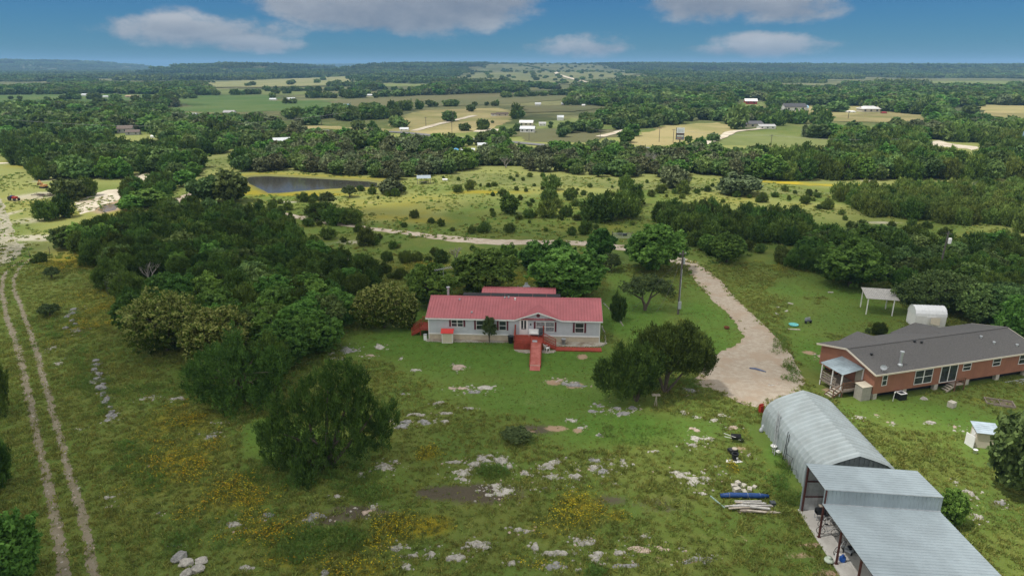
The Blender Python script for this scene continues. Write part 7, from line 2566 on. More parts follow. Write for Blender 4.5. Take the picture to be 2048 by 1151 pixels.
# ------------------------------------------------------------------ yard clutter left of the carport
x, y = at(1489, 995)
rb = empty('tarp_roll', (x, y, 0), R(-1), 'long dark blue tarpaulin bundle on top of the lumber edge', 'tarp')
MB().path([(-2.0, 0, .22), (-1.2, .03, .26), (0, 0, .27), (1.2, -.03, .25), (1.95, 0, .2)], [.17, .22, .22, .22, .15], 10).build('bundle', M_blue, rb, True)
for q_ in (-1.3, .2, 1.2):
    mb = MB()
    wheel(mb, (q_, 0, .26), .225, (1, 0, 0), .012, 0 or 2)
    mb.build('tie', M_grey, rb)
r_ = random.Random(9)
x0, y0 = at(1505, 1018)
for i in range(26):
    L_ = r_.uniform(1.2, 3.4)
    xx = x0 + r_.uniform(-.7, .7)
    yy = y0 + r_.uniform(-.55, .75)
    z = .05 + .055 * (i % 6) * (1 - min(1, abs(yy - y0)) * .6)
    rz = R(r_.uniform(-12, 9))
    o = MB().box(-L_ / 2, -.07 * r_.uniform(.6, 1.5), 0, L_ / 2, .07, .04 + .03 * (i % 3)).build('lumber_board', (M_wood, M_wood_l, mat('silvered_wood', (.45, .44, .42), .85, var=.15, scale=5))[i % 3], None, loc=(xx, yy, z), rz=rz)
    tag(o, '%s board in the lumber pile below the blue bundle, %s laid' % (('dark grey', 'tan', 'silvery')[i % 3], ordn(i // 3)), 'board', 'loose boards of the lumber pile')
x, y = at(1435, 1004)
tag(MB().bar((-.05, -.9, .05), (.05, .9, .05), .1, .08).build('gutter_pipe', M_teal, None, loc=(x, y, 0), rz=R(27)), 'pale green straight rail lying left of the lumber pile', 'rail')
tag(MB().box(-.2, -.2, 0, .2, .2, .35).build('dark_crate', M_char, None, loc=(*at(1545, 1010), 0)), 'dark crate at the right end of the lumber pile', 'crate')
for i, (px, py, w, h, z, lb) in enumerate(((1468, 975, .5, .34, 0, 'square cut stone block at the left of the block heap'), (1473, 984, .6, .45, 0, 'largest square stone block of the heap behind the blue bundle'), (1486, 973, .6, .22, 0, 'flat white block in the middle of the block heap'),
                                         (1499, 979, .55, .2, 0, 'flat block at the right of the block heap'), (1488, 984, .5, .2, 0, 'low block at the front of the block heap'), (1475, 973, .4, .2, .34, 'small block lying on top of the heap'), (1509, 974, .3, .15, 0, 'lone pale block right of the heap'))):
    x, y = at(px, py)
    tag(MB().box(-w / 2, -.18, 0, w / 2, .18, h).build('stone_block', M_block, None, loc=(x, y, z), rz=R(i * 23)), lb, 'block', 'stone blocks behind the blue bundle')
# wheelbarrow
x, y = at(1470, 882)
wb = empty('wheelbarrow', (x, y, 0), R(-12), 'black wheelbarrow with white handles standing in the grass', 'wheelbarrow')
mb = MB().add([(-.28, -.22, .3), (.2, -.22, .3), (.2, .22, .3), (-.28, .22, .3), (-.42, -.36, .62), (.5, -.36, .66), (.5, .36, .66), (-.42, .36, .62)],
              [(0, 3, 2, 1), (0, 1, 5, 4), (1, 2, 6, 5), (2, 3, 7, 6), (3, 0, 4, 7)])
mb.build('tray', M_dark, wb)
for s_ in (-1, 1):
    MB().bar((.5, s_ * .08, .25), (-1.05, s_ * .3, .58), .04, .04).build('handle', M_white, wb)
    MB().bar((-.25, s_ * .24, .0), (-.2, s_ * .22, .35), .035, .035).build('leg', M_dark, wb)
mb = MB()
wheel(mb, (.58, 0, .2), .16, (0, 1, 0), .04, 6)
mb.build('wheel', M_tyre, wb)
x, y = at(1465, 904)
tb_ = empty('black_tote', (x, y, 0), R(15), 'black plastic tote with a tan lid lying open below the wheelbarrow', 'tote')
MB().box(-.4, -.28, 0, .4, .28, .38).build('body', M_dark, tb_)
MB().lathe([(0, .40), (.26, .40), (.24, .45), (0, .46)], .15, -.05, 12).build('lid', M_wood_l, tb_)
x, y = at(1469, 919)
tb_ = empty('black_bin', (x, y, 0), 0, 'black bin with a white sticker standing on a pale scrap sheet', 'bin')
MB().lathe([(0, .02), (.24, .02), (.3, .62), (.33, .62), (.33, .68), (.25, .68), (.24, .3), (0, .3)], 0, 0, 14).build('body', M_dark, tb_)
MB().box(.05, -.31, .28, .2, -.285, .44).build('sticker', M_white, tb_)
x, y = at(1467, 921)
tag(MB().slab([(-.75, -.2, .02), (.1, -.3, .02), (.8, -.15, .03), (.6, .2, .02), (-.6, .25, .02)], .02).build('scrap_sheet', M_white, None, loc=(x, y - .05, .01)), 'white scrap sheet under the black bin', 'sheet')
# sawhorse stand under the trees, fire ring, bowl, lawn debris
x, y = at(1311, 812)
sh = empty('bird_table', (x, y, 0), 0, 'thin weathered wooden stand with a flat tray below the two yard junipers', 'stand')
MB().path([(-.12, 0, 0), (0, 0, 1.3)], [.04, .04], 6).path([(.14, .05, 0), (.02, 0, 1.3)], [.04, .04], 6).build('leg', M_wood_l, sh)
MB().box(-.45, -.2, 1.3, .4, .2, 1.36).box(-.3, -.05, 1.36, -.2, .05, 1.5).box(.2, -.05, 1.36, .28, .05, 1.48).build('tray', M_wood_l, sh)
x, y = at(1453, 657)
fr_ = empty('fire_ring', (x, y, 0), 0, 'rusty round fire bowl on the grass beside the drive', 'fire bowl')
MB().lathe([(.25, 0), (.36, .22), (.38, .3), (.34, .3), (.3, .1), (0, .1)], 0, 0, 14).build('bowl', M_steel, fr_)
for a in (0, 2.1, 4.2):
    MB().path([(.3 * math.cos(a), .3 * math.sin(a), .1), (.4 * math.cos(a), .4 * math.sin(a), 0)], [.02, .02], 5).build('leg', M_steel, fr_)
x, y = at(1587, 650.5)
tag(MB().lathe([(0, .05), (.5, .05), (.62, .2), (.66, .2), (.55, 0), (0, 0)], 0, 0, 18).build('wading_bowl', mat('turquoise_plastic', (.12, .45, .45), .4), None, True, loc=(x, y, 0)), 'turquoise round bowl lying on the right lawn', 'bowl')
x, y = at(1588, 658.5)
tag(MB().box(-.8, -.15, 0, .8, .15, .06).build('pale_board', M_wood_l, None, loc=(x, y, 0), rz=R(-8)), 'pale board lying below the turquoise bowl', 'board')
x, y = at(1616, 646)
pc = empty('play_set', (x, y, 0), R(20), 'small dark blue garden seat group alone on the right lawn', 'garden seat')
MB().box(-.5, -.2, .35, .5, .2, .42).build('seat', M_char, pc)
MB().box(-.45, .16, .42, .45, .22, .8).build('backrest', M_grey, pc)
for xx in (-.42, .42):
    MB().box(xx - .04, -.18, 0, xx + .04, .18, .35).build('leg', M_dark, pc)
x, y = at(1517, 740)
tag(MB().path([(-.9, .5, .04), (-.3, .3, .06), (.2, -.1, .05), (.7, -.5, .04)], [.1, .14, .13, .06], 7).build('cloth_strip', mat('slate_cloth', (.10, .13, .22), .8), None, True, loc=(x, y, 0)), 'slate blue cloth strip lying on the gravel patch', 'cloth')
for i, (px, py) in enumerate(((1556, 614), (1573, 622), (1553, 627), (1580, 607), (1660, 585))):
    x, y = at(px, py)
    tag(MB().box(-.3 - .05 * i, -.14, 0, .3, .14, .05 + .02 * i).build('flat_stone', rock_white, None, loc=(x, y, 0), rz=i * .8), 'flat pale paving stone on the right lawn, %s from the drive' % ordn(i), 'stone', 'flat stones on the right lawn')
# metal gate and its posts by the ranch road
x, y = at(1244, 478)
gt = empty('farm_gate', (x, y, 0), R(-4), 'pale tubular farm gate with dark sign beside the ranch road', 'gate')
mb = MB()
for z in (.25, .5, .75, 1.0, 1.25):
    mb.path([(-1.8, 0, z), (1.8, 0, z)], [.03, .03], 6)
for x_ in (-1.8, 0, 1.8):
    mb.path([(x_, 0, .2), (x_, 0, 1.3)], [.03, .03], 6)
mb.build('panel', M_galv, gt)
MB().box(.1, -.05, .7, 1.0, -.035, 1.2).build('sign_board', M_char, gt)
for x_ in (-2.0, 2.0):
    MB().path([(x_, 0, 0), (x_, 0, 1.6)], [.08, .07], 7).build('post', M_pole, gt)
# trellis frame in the left pasture
x, y = at(230, 598)
tf = empty('wire_trellis', (x, y, 0), R(-8), 'faint grey wire cage standing at the thicket edge', 'wire cage')
for i, (a, b) in enumerate((((-1.2, 0), (1.3, 0)), ((-1.0, 1.2), (1.1, 1.2)))):
    mb = MB()
    for k in range(6):
        f_ = k / 5
        mb.path([(a[0] + .25 * (1 - 0) + (b[0] - a[0] - .3) * f_, a[1], 0), (a[0] + (b[0] - a[0]) * f_, a[1], 2.7)], [.02, .02], 4)
    for z in (.9, 1.8, 2.7):
        mb.path([(a[0] + .1, a[1], z), (b[0] - .1, b[1], z)], [.02, .02], 4)
    mb.build('panel', M_wire, tf)
# left fence
fpts = [at(*p) for p in ((-20, 530), (28, 522), (60, 514), (100, 506), (128, 494))]
fe = empty('wire_fence', (fpts[0][0], fpts[0][1], 0), 0, 'thin wire fence crossing the sandy track at the left', 'fence')
allp = []
for i in range(len(fpts) - 1):
    a, b = Vector(fpts[i]), Vector(fpts[i + 1])
    n_ = max(1, int((b - a).length / 2.6))
    allp += [a.lerp(b, j / n_) for j in range(n_)]
allp.append(Vector(fpts[-1]))
o0 = Vector(fpts[0])
for q_ in allp:
    MB().path([((q_ - o0).x, (q_ - o0).y, 0), ((q_ - o0).x, (q_ - o0).y, 1.25)], [.045, .04], 6).build('post', M_pole, fe)
mb = MB()
for z in (.35, .7, 1.1):
    mb.path([((q_ - o0).x, (q_ - o0).y, z) for q_ in allp], [.008] * len(allp), 3)
mb.build('wire', M_wire, fe)
# dead limb above the orange house trees
x, y = at(1862, 632)
mb = MB().path([(0, 0, 0), (.1, 0, 2.0), (.5, 0, 3.6), (1.0, -.1, 4.6), (1.6, -.1, 5.1)], [.16, .13, .1, .07, .03], 7).path([(.5, 0, 3.6), (-.3, 0, 4.1)], [.06, .02], 5)
tag(mb.build('dead_tree', bark_grey, None, True, loc=(x, y, 0)), 'bleached bare limb rising beside the white sheet metal shed', 'tree')


def dead_tree(px, py, h, lab, seed):
    x, y = at(px, py)
    r_ = random.Random(seed)
    mb = MB()

    def grow(p, d, L, r0, lvl):
        q_ = p + d * L
        mb.path([p, p.lerp(q_, .5) + Vector((r_.uniform(-.1, .1), r_.uniform(-.1, .1), 0)) * L * .5, q_], [r0, r0 * .75, r0 * .5], 5)
        if lvl:
            for _ in range(3 if lvl > 1 else 4):
                d2 = (d + Vector((r_.uniform(-.9, .9), r_.uniform(-.9, .9), r_.uniform(-.1, .6)))).normalized()
                grow(p.lerp(q_, r_.uniform(.5, 1)), d2, L * .68, r0 * .5, lvl - 1)
    for k in range(3):
        grow(Vector((0, 0, 0)), Vector((r_.uniform(-.5, .5), r_.uniform(-.5, .5), 1)).normalized(), h * .42, .13, 3)
    return tag(mb.build('dead_tree', bark_grey, None, loc=(x, y, 0)), lab, 'tree')


dead_tree(1950, 395, 5, 'bleached leafless tree at the far right thicket', 1)
dead_tree(1296, 334, 7, 'grey leafless tree in the green belt below the billboard', 2)
dead_tree(1310, 342, 6, 'smaller grey leafless tree right below its taller neighbour', 3)
dead_tree(912, 520, 3.0, 'small bleached dead tree at the thicket edge behind the yard', 4)
dead_tree(690, 545, 3.4, 'bare grey bush inside the dark thicket', 5)
dead_tree(300, 565, 4.2, 'grey leafless tree inside the dark thicket at left', 6)
dead_tree(1012, 336, 5, 'grey leafless tree at the left end of the green belt', 7)

# ------------------------------------------------------------------ billboard
x, y = at(1359, 290)
bb = empty('billboard', (x, y, 0), R(-14), 'tall two panel roadside billboard on a dark post beyond the tree belt', 'billboard')
MB().path([(0, .3, 0), (0, .3, 7.4)], [.28, .24], 10).build('post', M_dark, bb)
MB().box(-1.9, .1, 2.3, 1.75, .5, 7.6).build('cabinet', M_dark, bb)
p = MB()
p.box(-1.65, .03, 5.2, 1.75, .1, 7.6, 0)
pn_ = p.build('upper_panel', mat('billboard_white', (.62, .66, .70), .5, var=.1, scale=1.5), bb)
for zz, x0, x1 in ((6.9, -1.3, 1.2), (6.4, -1.3, .9), (5.9, -1.3, 1.3)):
    MB().box(x0, .005, zz - .09, x1, .028, zz + .09).build('lettering', M_grey, pn_)
p2 = MB().box(-1.65, .03, 2.5, 1.75, .1, 4.7).build('lower_panel', mat('billboard_blue', (.16, .19, .26), .5, var=.2, scale=1.5), bb)
MB().box(-1.4, .005, 3.7, 1.5, .028, 4.3).build('lettering', M_white, p2)
MB().box(-1.4, .005, 2.9, .9, .028, 3.2).build('lettering', mat('billboard_orange', (.45, .2, .08), .5), p2)
MB().box(-1.9, -.3, 4.72, 1.8, .1, 4.84).build('catwalk', M_steel, bb)

# second sign cut by the right edge
x, y = at(2043, 302)
b2 = empty('road_sign', (x, y, 0), R(10), 'dark pylon sign cut off by the right edge', 'sign')
MB().path([(0, 0, 0), (0, 0, 8)], [.3, .26], 8).build('post', M_dark, b2)
MB().box(-1.0, -.2, 4.8, 2.6, .2, 8.0).build('panel', mat('sign_blue', (.25, .36, .50), .5, var=.1), b2)

# ------------------------------------------------------------------ far buildings
fm = {'white': mat('far_white', (.72, .72, .70), .7), 'cream': mat('far_cream', (.58, .53, .43), .7), 'grey': mat('far_grey', (.40, .40, .40), .7), 'brown': mat('far_brown', (.13, .10, .085), .8),
      'tan': mat('far_tan', (.34, .25, .15), .8), 'red': mat('far_red', (.33, .03, .03), .6), 'blue': mat('far_blue', (.30, .48, .62), .5), 'silver': mat('far_silver', (.62, .65, .68), .4, .2), 'brick': mat('far_brick', (.22, .08, .06), .85), 'dark': mat('far_dark', (.09, .09, .10), .8), 'sky': mat('tarp_blue', (.10, .35, .62), .5)}


def far_house(px, py, wpx, hpx, wallc, roofc, lab, dep=.55, rz=0.0, name='farm_house', cat='house', wins=2, hip=False, roofk=.42):
    x, y = at(px, py)
    x0_, d = float(x), depth(y)
    z = float(hill(np.array([x]), np.array([y]))[0])
    w = wpx / F * d
    h = hpx / F * d
    dp_ = w * dep
    zw = h * (1 - roofk)
    o = empty(name, (x, y, z), R(rz), lab, cat)
    MB().box(-w / 2, 0, 0, w / 2, dp_, zw).add([(-w / 2, 0, zw), (-w / 2, dp_, zw), (-w / 2, dp_ / 2, h * .97)], [(0, 1, 2)]).add([(w / 2, 0, zw), (w / 2, dp_, zw), (w / 2, dp_ / 2, h * .97)], [(0, 2, 1)]).build('wall', fm[wallc], o)
    ov_ = .04 * w
    i_ = w * .22 if hip else -ov_
    r_ = MB()
    t_ = max(.08, h * .03)
    a_, b_, c_, d_ = (-w / 2 - ov_, -ov_, zw), (w / 2 + ov_, -ov_, zw), (w / 2 - i_, dp_ / 2, h), (-w / 2 + i_, dp_ / 2, h)
    e_, f_ = (w / 2 + ov_, dp_ + ov_, zw), (-w / 2 - ov_, dp_ + ov_, zw)
    r_.slab([a_, b_, c_, d_], t_)
    r_.slab([e_, f_, (d_[0], d_[1], h - .002), (c_[0], c_[1], h - .002)], t_)
    if hip:
        r_.slab([b_, e_, c_], t_).slab([f_, a_, d_], t_)
    r_.build('roof', fm[roofc], o)
    for i in range(wins):
        xx = -w / 2 + w * (i + .5) / wins
        ww = w * .1
        MB().box(xx - ww / 2, -.04 - ov_ * 0, zw * .35, xx + ww / 2, -.004, zw * .8).build('window', M_glass, o)
    return o


FH = [(250, 266, 26, 13, 'grey', 'brown', 'brown roofed house among the trees at the far left', .7, 15), (265, 270, 24, 9, 'grey', 'brown', 'lower wing house with brown roof beside its taller neighbour at far left', .7, 15),
      (451, 273, 26, 9, 'white', 'sky', 'house with bright blue roof half hidden behind the left wood', .7, 5), (566, 294, 30, 16, 'tan', 'silver', 'open tan barn with pale metal roof above the pond', .8, 25), (525, 298, 22, 9, 'silver', 'silver', 'low white metal shed left of the tan barn', .8, 5),
      (1052, 252, 25, 10, 'cream', 'white', 'cream mobile home in the valley left of the lawn', .5, -10), (1054, 265, 27, 11, 'white', 'silver', 'white flat shed below the cream mobile home', .6, -10), (1085, 252, 13, 7, 'white', 'grey', 'small white cabin right of the cream mobile home', .8, 0),
      (1121, 241, 12, 9, 'white', 'silver', 'small tall white outbuilding on the far lawn', .8, 0), (935, 304, 26, 6, 'silver', 'silver', 'pale roof among the trees left of the highway bend', .8, 0), (968, 296, 22, 9, 'silver', 'silver', 'long pale roof peeping out of the green belt', .7, 10),
      (850, 304, 18, 7, 'white', 'silver', 'small white roof behind the dark belt above the pond', .8, 20), (1094, 331, 9, 11, 'white', 'white', 'small white hut at the edge of the green belt', .8, 10), (1005, 232, 22, 6, 'cream', 'brown', 'long brown and white house at the far edge of the hay field', .5, 5),
      (990, 232, 14, 5, 'white', 'brown', 'small brown roofed house left of the long one by the hay field', .6, 5), (1505, 255, 42, 11, 'cream', 'dark', 'grey roofed ranch house behind the tall tree', .55, 10), (1535, 258, 30, 8, 'white', 'grey', 'lower grey roofed wing right of the ranch house', .6, 0),
      (1502, 209, 22, 10, 'red', 'white', 'red barn with pale roof in the far pasture', .8, -10), (1487, 198, 34, 7, 'white', 'silver', 'long white building left of the red barn', .5, 0), (1466, 197, 18, 4, 'white', 'silver', 'low white shed farther left of the red barn', .6, 0), (1591, 223, 40, 14, 'white', 'dark', 'white farmhouse with grey roof in the right pasture', .6, 0),
      (1606, 222, 20, 10, 'white', 'blue', 'pale blue roofed wing on the right of the white farmhouse', .6, 0), (1572, 211, 18, 7, 'cream', 'dark', 'small grey roofed house behind the white farmhouse', .6, 0), (1703, 226, 16, 4, 'white', 'white', 'low white barn left of the cream hip roofed barn', .6, 0),
      (1742, 225, 34, 11, 'cream', 'white', 'big cream barn with pale hip roof in the right pasture', .7, 0), (1769, 228, 9, 4, 'brick', 'red', 'small red shed beside the cream hip roofed barn', .8, 0), (1805, 189, 26, 4, 'white', 'silver', 'long white building on the far right plain', .5, 0), (1726, 188, 11, 4, 'tan', 'white', 'small tan roofed house left of the long white building', .5, 0),
      (1848, 203, 15, 5, 'white', 'silver', 'white metal barn among grey trees at far right', .7, 0), (1892, 232, 12, 7, 'white', 'silver', 'white house hidden in bright trees at far right', .7, 0), (1863, 228, 10, 4, 'white', 'silver', 'low white roof left of the hidden white house', .7, 0), (1257, 246, 14, 5, 'white', 'white', 'white trailer among dark trees left of the mown field', .7, 10),
      (1282, 246, 16, 5, 'blue', 'blue', 'blue roofed shed left of the mown field', .7, 0), (1246, 202, 16, 8, 'grey', 'silver', 'grey steel house on the mid valley rise', .8, 15), (1076, 211, 11, 5, 'white', 'silver', 'white shed at the left of the mid valley oaks', .7, 0), (1151, 209, 8, 5, 'grey', 'silver', 'tall grey silo house right of the mid valley oaks', .7, 0),
      (1167, 213, 6, 4, 'white', 'white', 'tiny white tank house in the mid valley', .8, 0), (1127, 211, 8, 5, 'grey', 'silver', 'small grey barn between the mid valley oaks', .7, 0), (1430, 229, 16, 5, 'white', 'silver', 'pale roof in the dark wood left of the tall tree', .7, -15), (1478, 223, 14, 3, 'white', 'silver', 'thin white roof below the red barn', .7, 0),
      (83, 211, 30, 6, 'brick', 'grey', 'long brick house with pale roof on the far left plain', .6, 0), (168, 192, 10, 4, 'white', 'silver', 'small white barn in the left green pasture, nearer the oaks', .7, 0), (183, 195, 8, 3, 'white', 'silver', 'little white shed in the left green pasture', .7, 0), (210, 195, 10, 3, 'white', 'silver', 'low white shed at the right of the left green pasture', .7, 0),
      (262, 195, 22, 4, 'cream', 'tan', 'tan roofed house on the left plain between two lone oaks', .6, 0), (322, 226, 12, 5, 'white', 'blue', 'pale blue roofed house by the lime meadow', .7, 0), (288, 225, 8, 4, 'white', 'silver', 'white shed left of the pale blue roofed house', .7, 0), (457, 230, 20, 8, 'white', 'grey', 'white house with grey roof at the edge of the crop field', .7, 0),
      (381, 231, 18, 4, 'silver', 'silver', 'pale sheet roof left of the crop field house', .7, 0), (545, 201, 12, 4, 'white', 'silver', 'white barn beyond the crop field, left one', .7, 0), (580, 200, 16, 4, 'white', 'silver', 'white barn beyond the crop field, right one', .7, 0), (738, 193, 22, 4, 'white', 'silver', 'long white shed on the brown pasture edge', .5, 0),
      (693, 215, 13, 6, 'white', 'blue', 'pale house at the right end of the crop field', .7, 0), (642, 232, 12, 6, 'white', 'cream', 'tan roofed white house by the highway trees', .7, 0), (936, 319, 15, 9, 'white', 'white', 'white van sized shed behind the meadow trees', .6, 0), (808, 262, 16, 6, 'white', 'silver', 'white roofed carport beside the highway bend', .7, 0),
      (305, 276, 8, 5, 'white', 'white', 'little white tank shed on the lawn at far left', .9, 0), (218, 152, 20, 3, 'white', 'silver', 'white roofs of the distant town, left one', .8, 0), (244, 148, 26, 3, 'white', 'silver', 'white roofs of the distant town, right one', .8, 0), (385, 156, 22, 2.5, 'white', 'silver', 'long white building below the left hill', .8, 0),
      (1573, 145, 16, 2.5, 'white', 'silver', 'white roof on the far plateau slope, left one', .8, 0), (1765, 148, 14, 2, 'white', 'silver', 'white roof on the far plateau slope, right one', .8, 0), (430, 188, 14, 4, 'tan', 'tan', 'tan house among the oak row left of the lime strip', .7, 0), (1328, 195, 8, 4, 'tan', 'tan', 'tan house beside the lane behind dark oaks', .7, 0)]
for row in FH:
    px, py, w, h, wc, rc, lb, dep, rz = row
    far_house(px, py, w * 1.05, h * 1.1, wc, rc, lb, dep, rz, name='farm_house' if 'house' in lb or 'home' in lb or 'cabin' in lb else 'farm_building', cat='house' if 'house' in lb or 'home' in lb or 'cabin' in lb else 'building',
              wins=3 if w > 24 else 2 if w > 12 else 0, hip='hip' in lb)
# opening of the tan barn, big doors
# blue dome tank and little pond shelter
x, y = at(912, 309)
tag(MB().lathe([(0, 2.6), (1.0, 2.3), (1.6, 1.5), (1.7, 0)], 0, 0, 14).build('water_tank', fm['sky'], None, True, loc=(x, y, 0)), 'bright blue round tank among the trees above the meadow', 'tank')
x, y = at(848, 367)
sh = empty('open_shelter', (x, y, 0), R(8), 'tiny open pavilion with pale tin roof at the right end of the pond', 'shelter')
rf = MB()
ribbed(rf, (-2.1, -1.3, 1.75), (2.1, -1.3, 1.75), (2.1, 1.3, 2.35), (-2.1, 1.3, 2.35), .35, .03, .05)
rf.build('roof', M_zinc, sh)
for xx in (-1.9, 1.9):
    for yy in (-1.2, 1.2):
        MB().box(xx - .07, yy - .07, 0, xx + .07, yy + .07, 1.8 if yy < 0 else 2.3).build('post', M_wood, sh)
MB().box(-1.5, -.4, .5, 1.5, .4, .58).box(-1.3, -.3, 0, -1.2, .3, .5).box(1.2, -.3, 0, 1.3, .3, .5).build('table', M_wood, sh)
x, y = at(890, 361.5)
tag(MB().path([(-.8, 0, .35), (.8, 0, .35)], [.34, .34], 12).box(-.6, -.2, 0, -.4, .2, .2).box(.4, -.2, 0, .6, .2, .2).build('propane_tank', M_white, None, loc=(x, y, 0)), 'small white horizontal tank right of the pond pavilion', 'tank')

# ------------------------------------------------------------------ excavator and tractor at the upper left
x, y = at(88, 376)
ex = empty('excavator', (x, y, 0), R(160), 'orange yellow excavator with raised arm beside the left wood', 'excavator')
ex.scale = (.62, .62, .62)
for s_ in (-1, 1):
    m_ = MB().box(-1.4, s_ * .95 - .25, .1, 1.4, s_ * .95 + .25, .75).path([(-1.4, s_ * .95 - .25, .42), (-1.4, s_ * .95 + .25, .42)], [.34, .34], 10).path([(1.4, s_ * .95 - .25, .42), (1.4, s_ * .95 + .25, .42)], [.34, .34], 10)
    m_.build('track', M_tyre, ex)
MB().box(-1.5, -1.0, .85, 1.1, 1.0, 1.75).build('body', M_yel, ex)
c_ = MB().box(.0, .15, 1.75, 1.1, 1.0, 2.7).build('cab', M_yel, ex)
MB().box(1.1, .2, 1.9, 1.13, .95, 2.6).box(.15, .99, 1.9, 1.0, 1.02, 2.6).build('window', M_glass, c_)
MB().bar((.9, -.3, 1.5), (2.6, -.3, 3.6), .32, .42).bar((2.6, -.3, 3.6), (3.9, -.3, 2.0), .24, .32).build('arm', M_yel, ex)
MB().slab([(3.7, -.75, 2.0), (3.7, .15, 2.0), (4.1, .15, 1.3), (4.1, -.75, 1.3)], .1).slab([(4.1, -.75, 1.3), (4.1, .15, 1.3), (3.5, .15, 1.2), (3.5, -.75, 1.2)], .08).build('bucket', M_steel, ex)
x, y = at(28, 401)
tr_ = empty('tractor', (x, y, 0), R(-20), 'small red and blue tractor parked on the pale ground by the left edge', 'tractor')
MB().box(-.2, -.35, .6, 1.3, .35, 1.15).build('hood', M_tred, tr_)
MB().box(-1.0, -.45, .6, -.2, .45, .95).box(-.9, -.3, .95, -.5, .3, 1.3).build('seat', mat('tractor_blue', (.03, .08, .3), .5), tr_)
MB().path([(-1.0, -.4, .9), (-1.0, -.4, 1.9), (-1.0, .4, 1.9), (-1.0, .4, .9)], [.04] * 4, 5).build('roll_bar', M_dark, tr_)
for xx, r_ in ((-.7, .62), (1.05, .38)):
    for s_ in (-1, 1):
        MB().path([(xx, s_ * .62 - .14, r_), (xx, s_ * .62 + .14, r_)], [r_, r_], 14).build('wheel', M_tyre, tr_)
x, y = at(92, 392)
r_ = random.Random(3)
mb = MB()
for i in range(14):
    a = Vector((r_.uniform(-2.4, 2.4), r_.uniform(-1, 1), r_.uniform(.1, .8)))
    d = Vector((r_.uniform(-1, 1), r_.uniform(-.5, .5), r_.uniform(-.15, .15))).normalized() * r_.uniform(.7, 1.8)
    mb.path([a - d, a + d], [.12, .06], 6)
tag(mb.build('brush_pile', bark, None, loc=(x, y, 0)), 'pile of cut grey limbs below the excavator', 'brush pile')

# ------------------------------------------------------------------ power lines of the valley
PL = [(1318, 284, 26), (1346, 285, 24), (1200, 282, 20), (1158, 258, 18), (1120, 262, 16), (904, 268, 22), (906, 244, 18), (852, 252, 16), (800, 249, 14), (985, 300, 26), (1058, 280, 20), (1606, 240, 14), (1696, 238, 14), (1804, 305, 26), (1541, 296, 24), (612, 240, 14), (592, 252, 16), (643, 250, 16), (220, 318, 24)]
tops = []
for i, (px, py, hp) in enumerate(PL):
    x, y = at(px, py)
    h = hp / F * depth(y) * 1.1
    r0 = max(.14, y * .00042)
    o = MB().path([(0, 0, 0), (0, 0, h)], [r0, r0 * .75], 6).bar((-1.0, 0, h * .93), (1.0, 0, h * .93), .12, .14).build('power_pole', M_pole, None, loc=(x, y, 0))
    tag(o, 'distant wooden power pole in the valley, %s counting from the left' % ordn(sorted(p_[0] for p_ in PL).index(px)), 'utility pole', 'distant power poles')
    tops.append((px, Vector((x, y, h * .95))))
for ids, lb in (((0, 2, 3), 'long wire passing left of the billboard'), ((1, 14), 'wire running right of the billboard'), ((14, 13), 'sagging wire before the rock cut')):
    mb = MB()
    for a, b in zip(ids[:-1], ids[1:]):
        A, B = tops[a][1], tops[b][1]
        pts = [A.lerp(B, t_ / 12) - Vector((0, 0, 4 * (t_ / 12) * (1 - t_ / 12) * (B - A).length * .02)) for t_ in range(13)]
        mb.path(pts, [.035] * 13, 3)
    tag(mb.build('power_line', mat('pale_wire', (.35, .35, .36), .5), None), lb, 'wire')
# a line crossing the whole valley at mid distance
mb = MB()
A, B = Vector((*at(20, 288), 11.0)), Vector((*at(700, 262), 10.0))
mb.path([A.lerp(B, t_ / 16) - Vector((0, 0, 4 * (t_ / 16) * (1 - t_ / 16) * 5)) for t_ in range(17)], [.04] * 17, 3)
tag(mb.build('power_line', MATS['pale_wire'], None), 'pale wire crossing above the left woods', 'wire')

# bird
bd = MB().path([(-.25, 0, 0), (0, 0, .03), (.22, 0, 0)], [.02, .07, .02], 6).add([(-.08, 0, .03), (.1, 0, .03), (.0, .7, .16), (-.1, .6, .15)], [(0, 1, 2, 3)]).add([(-.08, 0, .03), (.1, 0, .03), (.0, -.7, .16), (-.1, -.6, .15)], [(3, 2, 1, 0)])
Y_ = 300.0
o = bd.build('bird', M_dark, None, loc=((1955 - 1024) / F * 300, 300.0, CAM_H + 9.5), rz=.5)
tag(o, 'tiny dark bird gliding in the blue sky at right', 'bird')

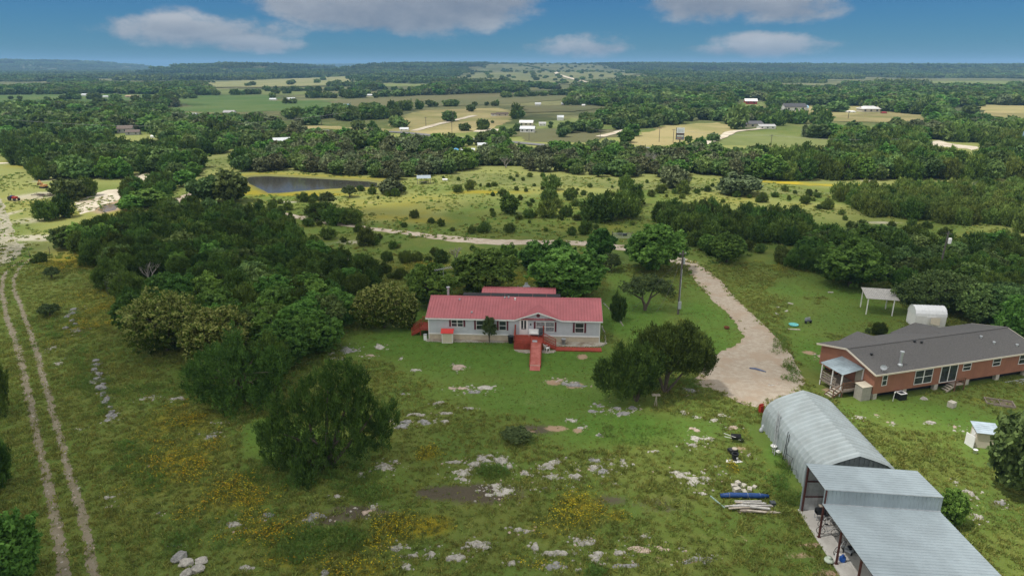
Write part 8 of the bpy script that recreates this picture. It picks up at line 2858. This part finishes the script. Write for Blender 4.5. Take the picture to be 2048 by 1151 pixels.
# ------------------------------------------------------------------ unseen clouds added overhead to shade parts of the land
cm_ = bpy.data.materials.new('shade_cloud_vapour')
cm_.use_nodes = True
n_ = cm_.node_tree
bs = n_.nodes['Principled BSDF']
bs.inputs['Base Color'].default_value = (.9, .9, .92, 1)
bs.inputs['Roughness'].default_value = 1
tp = nd(n_, 'ShaderNodeBsdfTransparent')
t = nd(n_, 'ShaderNodeTexCoord')
x1 = nd(n_, 'ShaderNodeTexNoise', i_Vector=t.outputs['Object'], i_Scale=.012, i_Detail=5.0)
mx = nd(n_, 'ShaderNodeMixShader', i_0=mth(n_, 'MULTIPLY', sstep(n_, x1.outputs[0], .3, .65), .30))
n_.links.new(tp.outputs[0], mx.inputs[1])
n_.links.new(bs.outputs[0], mx.inputs[2])
n_.links.new(mx.outputs[0], n_.nodes['Material Output'].inputs[0])
CZ = 640.0
k_ = CZ / SUN_DIR.z
SHADE = [(-45, 95, 70, 62), (-30, 120, 62, 45), (-55, 70, 60, 60), (20, 150, 80, 28), (-10, 55, 40, 35), (60, 135, 60, 28), (-20, 40, 50, 35), (0, 105, 70, 38), (82, 108, 48, 34), (62, 88, 40, 26),
         (-100, 480, 130, 90), (60, 560, 160, 90), (330, 450, 130, 80), (-430, 620, 150, 90), (350, 900, 260, 150), (-250, 1000, 300, 140), (0, 2900, 1100, 500), (-1300, 2900, 500, 500), (1400, 2900, 700, 300)]
import bmesh
for i, (sx, sy, ra, rb_) in enumerate(SHADE):
    bm = bmesh.new()
    bmesh.ops.create_icosphere(bm, subdivisions=4, radius=1)
    for v in bm.verts:
        n1_ = mnoise.fractal(v.co * 1.6 + Vector((i * 3.1, 0, 0)), 1.0, 2.0, 4) * .32
        v.co *= 1 + n1_
        v.co.x *= ra
        v.co.y *= rb_
        v.co.z = v.co.z * min(ra, rb_) * (.5 if v.co.z > 0 else .18)
    m_ = bpy.data.meshes.new('cloud')
    bm.to_mesh(m_)
    bm.free()
    for p_ in m_.polygons:
        p_.use_smooth = True
    m_.materials.append(cm_)
    o = link_mesh('cloud', m_)
    zc_ = CZ + (i % 4) * 30
    kk = zc_ / SUN_DIR.z
    o.location = (sx + SUN_DIR.x * kk, sy + SUN_DIR.y * kk, zc_)
    tag(o, 'cloud drifting over the ranch', kind='structure')

# ------------------------------------------------------------------ the air
hz_ = MB().box(-11700, -310, -2.2, 11700, 12150, 110).build('haze', [], None)
hm = bpy.data.materials.new('haze_air')
hm.use_nodes = True
n_ = hm.node_tree
n_.nodes.clear()
pvn = nd(n_, 'ShaderNodeVolumePrincipled')
pvn.inputs['Color'].default_value = (.33, .62, 1.0, 1)
pvn.inputs['Density'].default_value = .00013
nd(n_, 'ShaderNodeOutputMaterial', i_Volume=pvn.outputs[0])
hz_.data.materials.append(hm)
tag(hz_, 'thin blue air over the valley', kind='stuff')
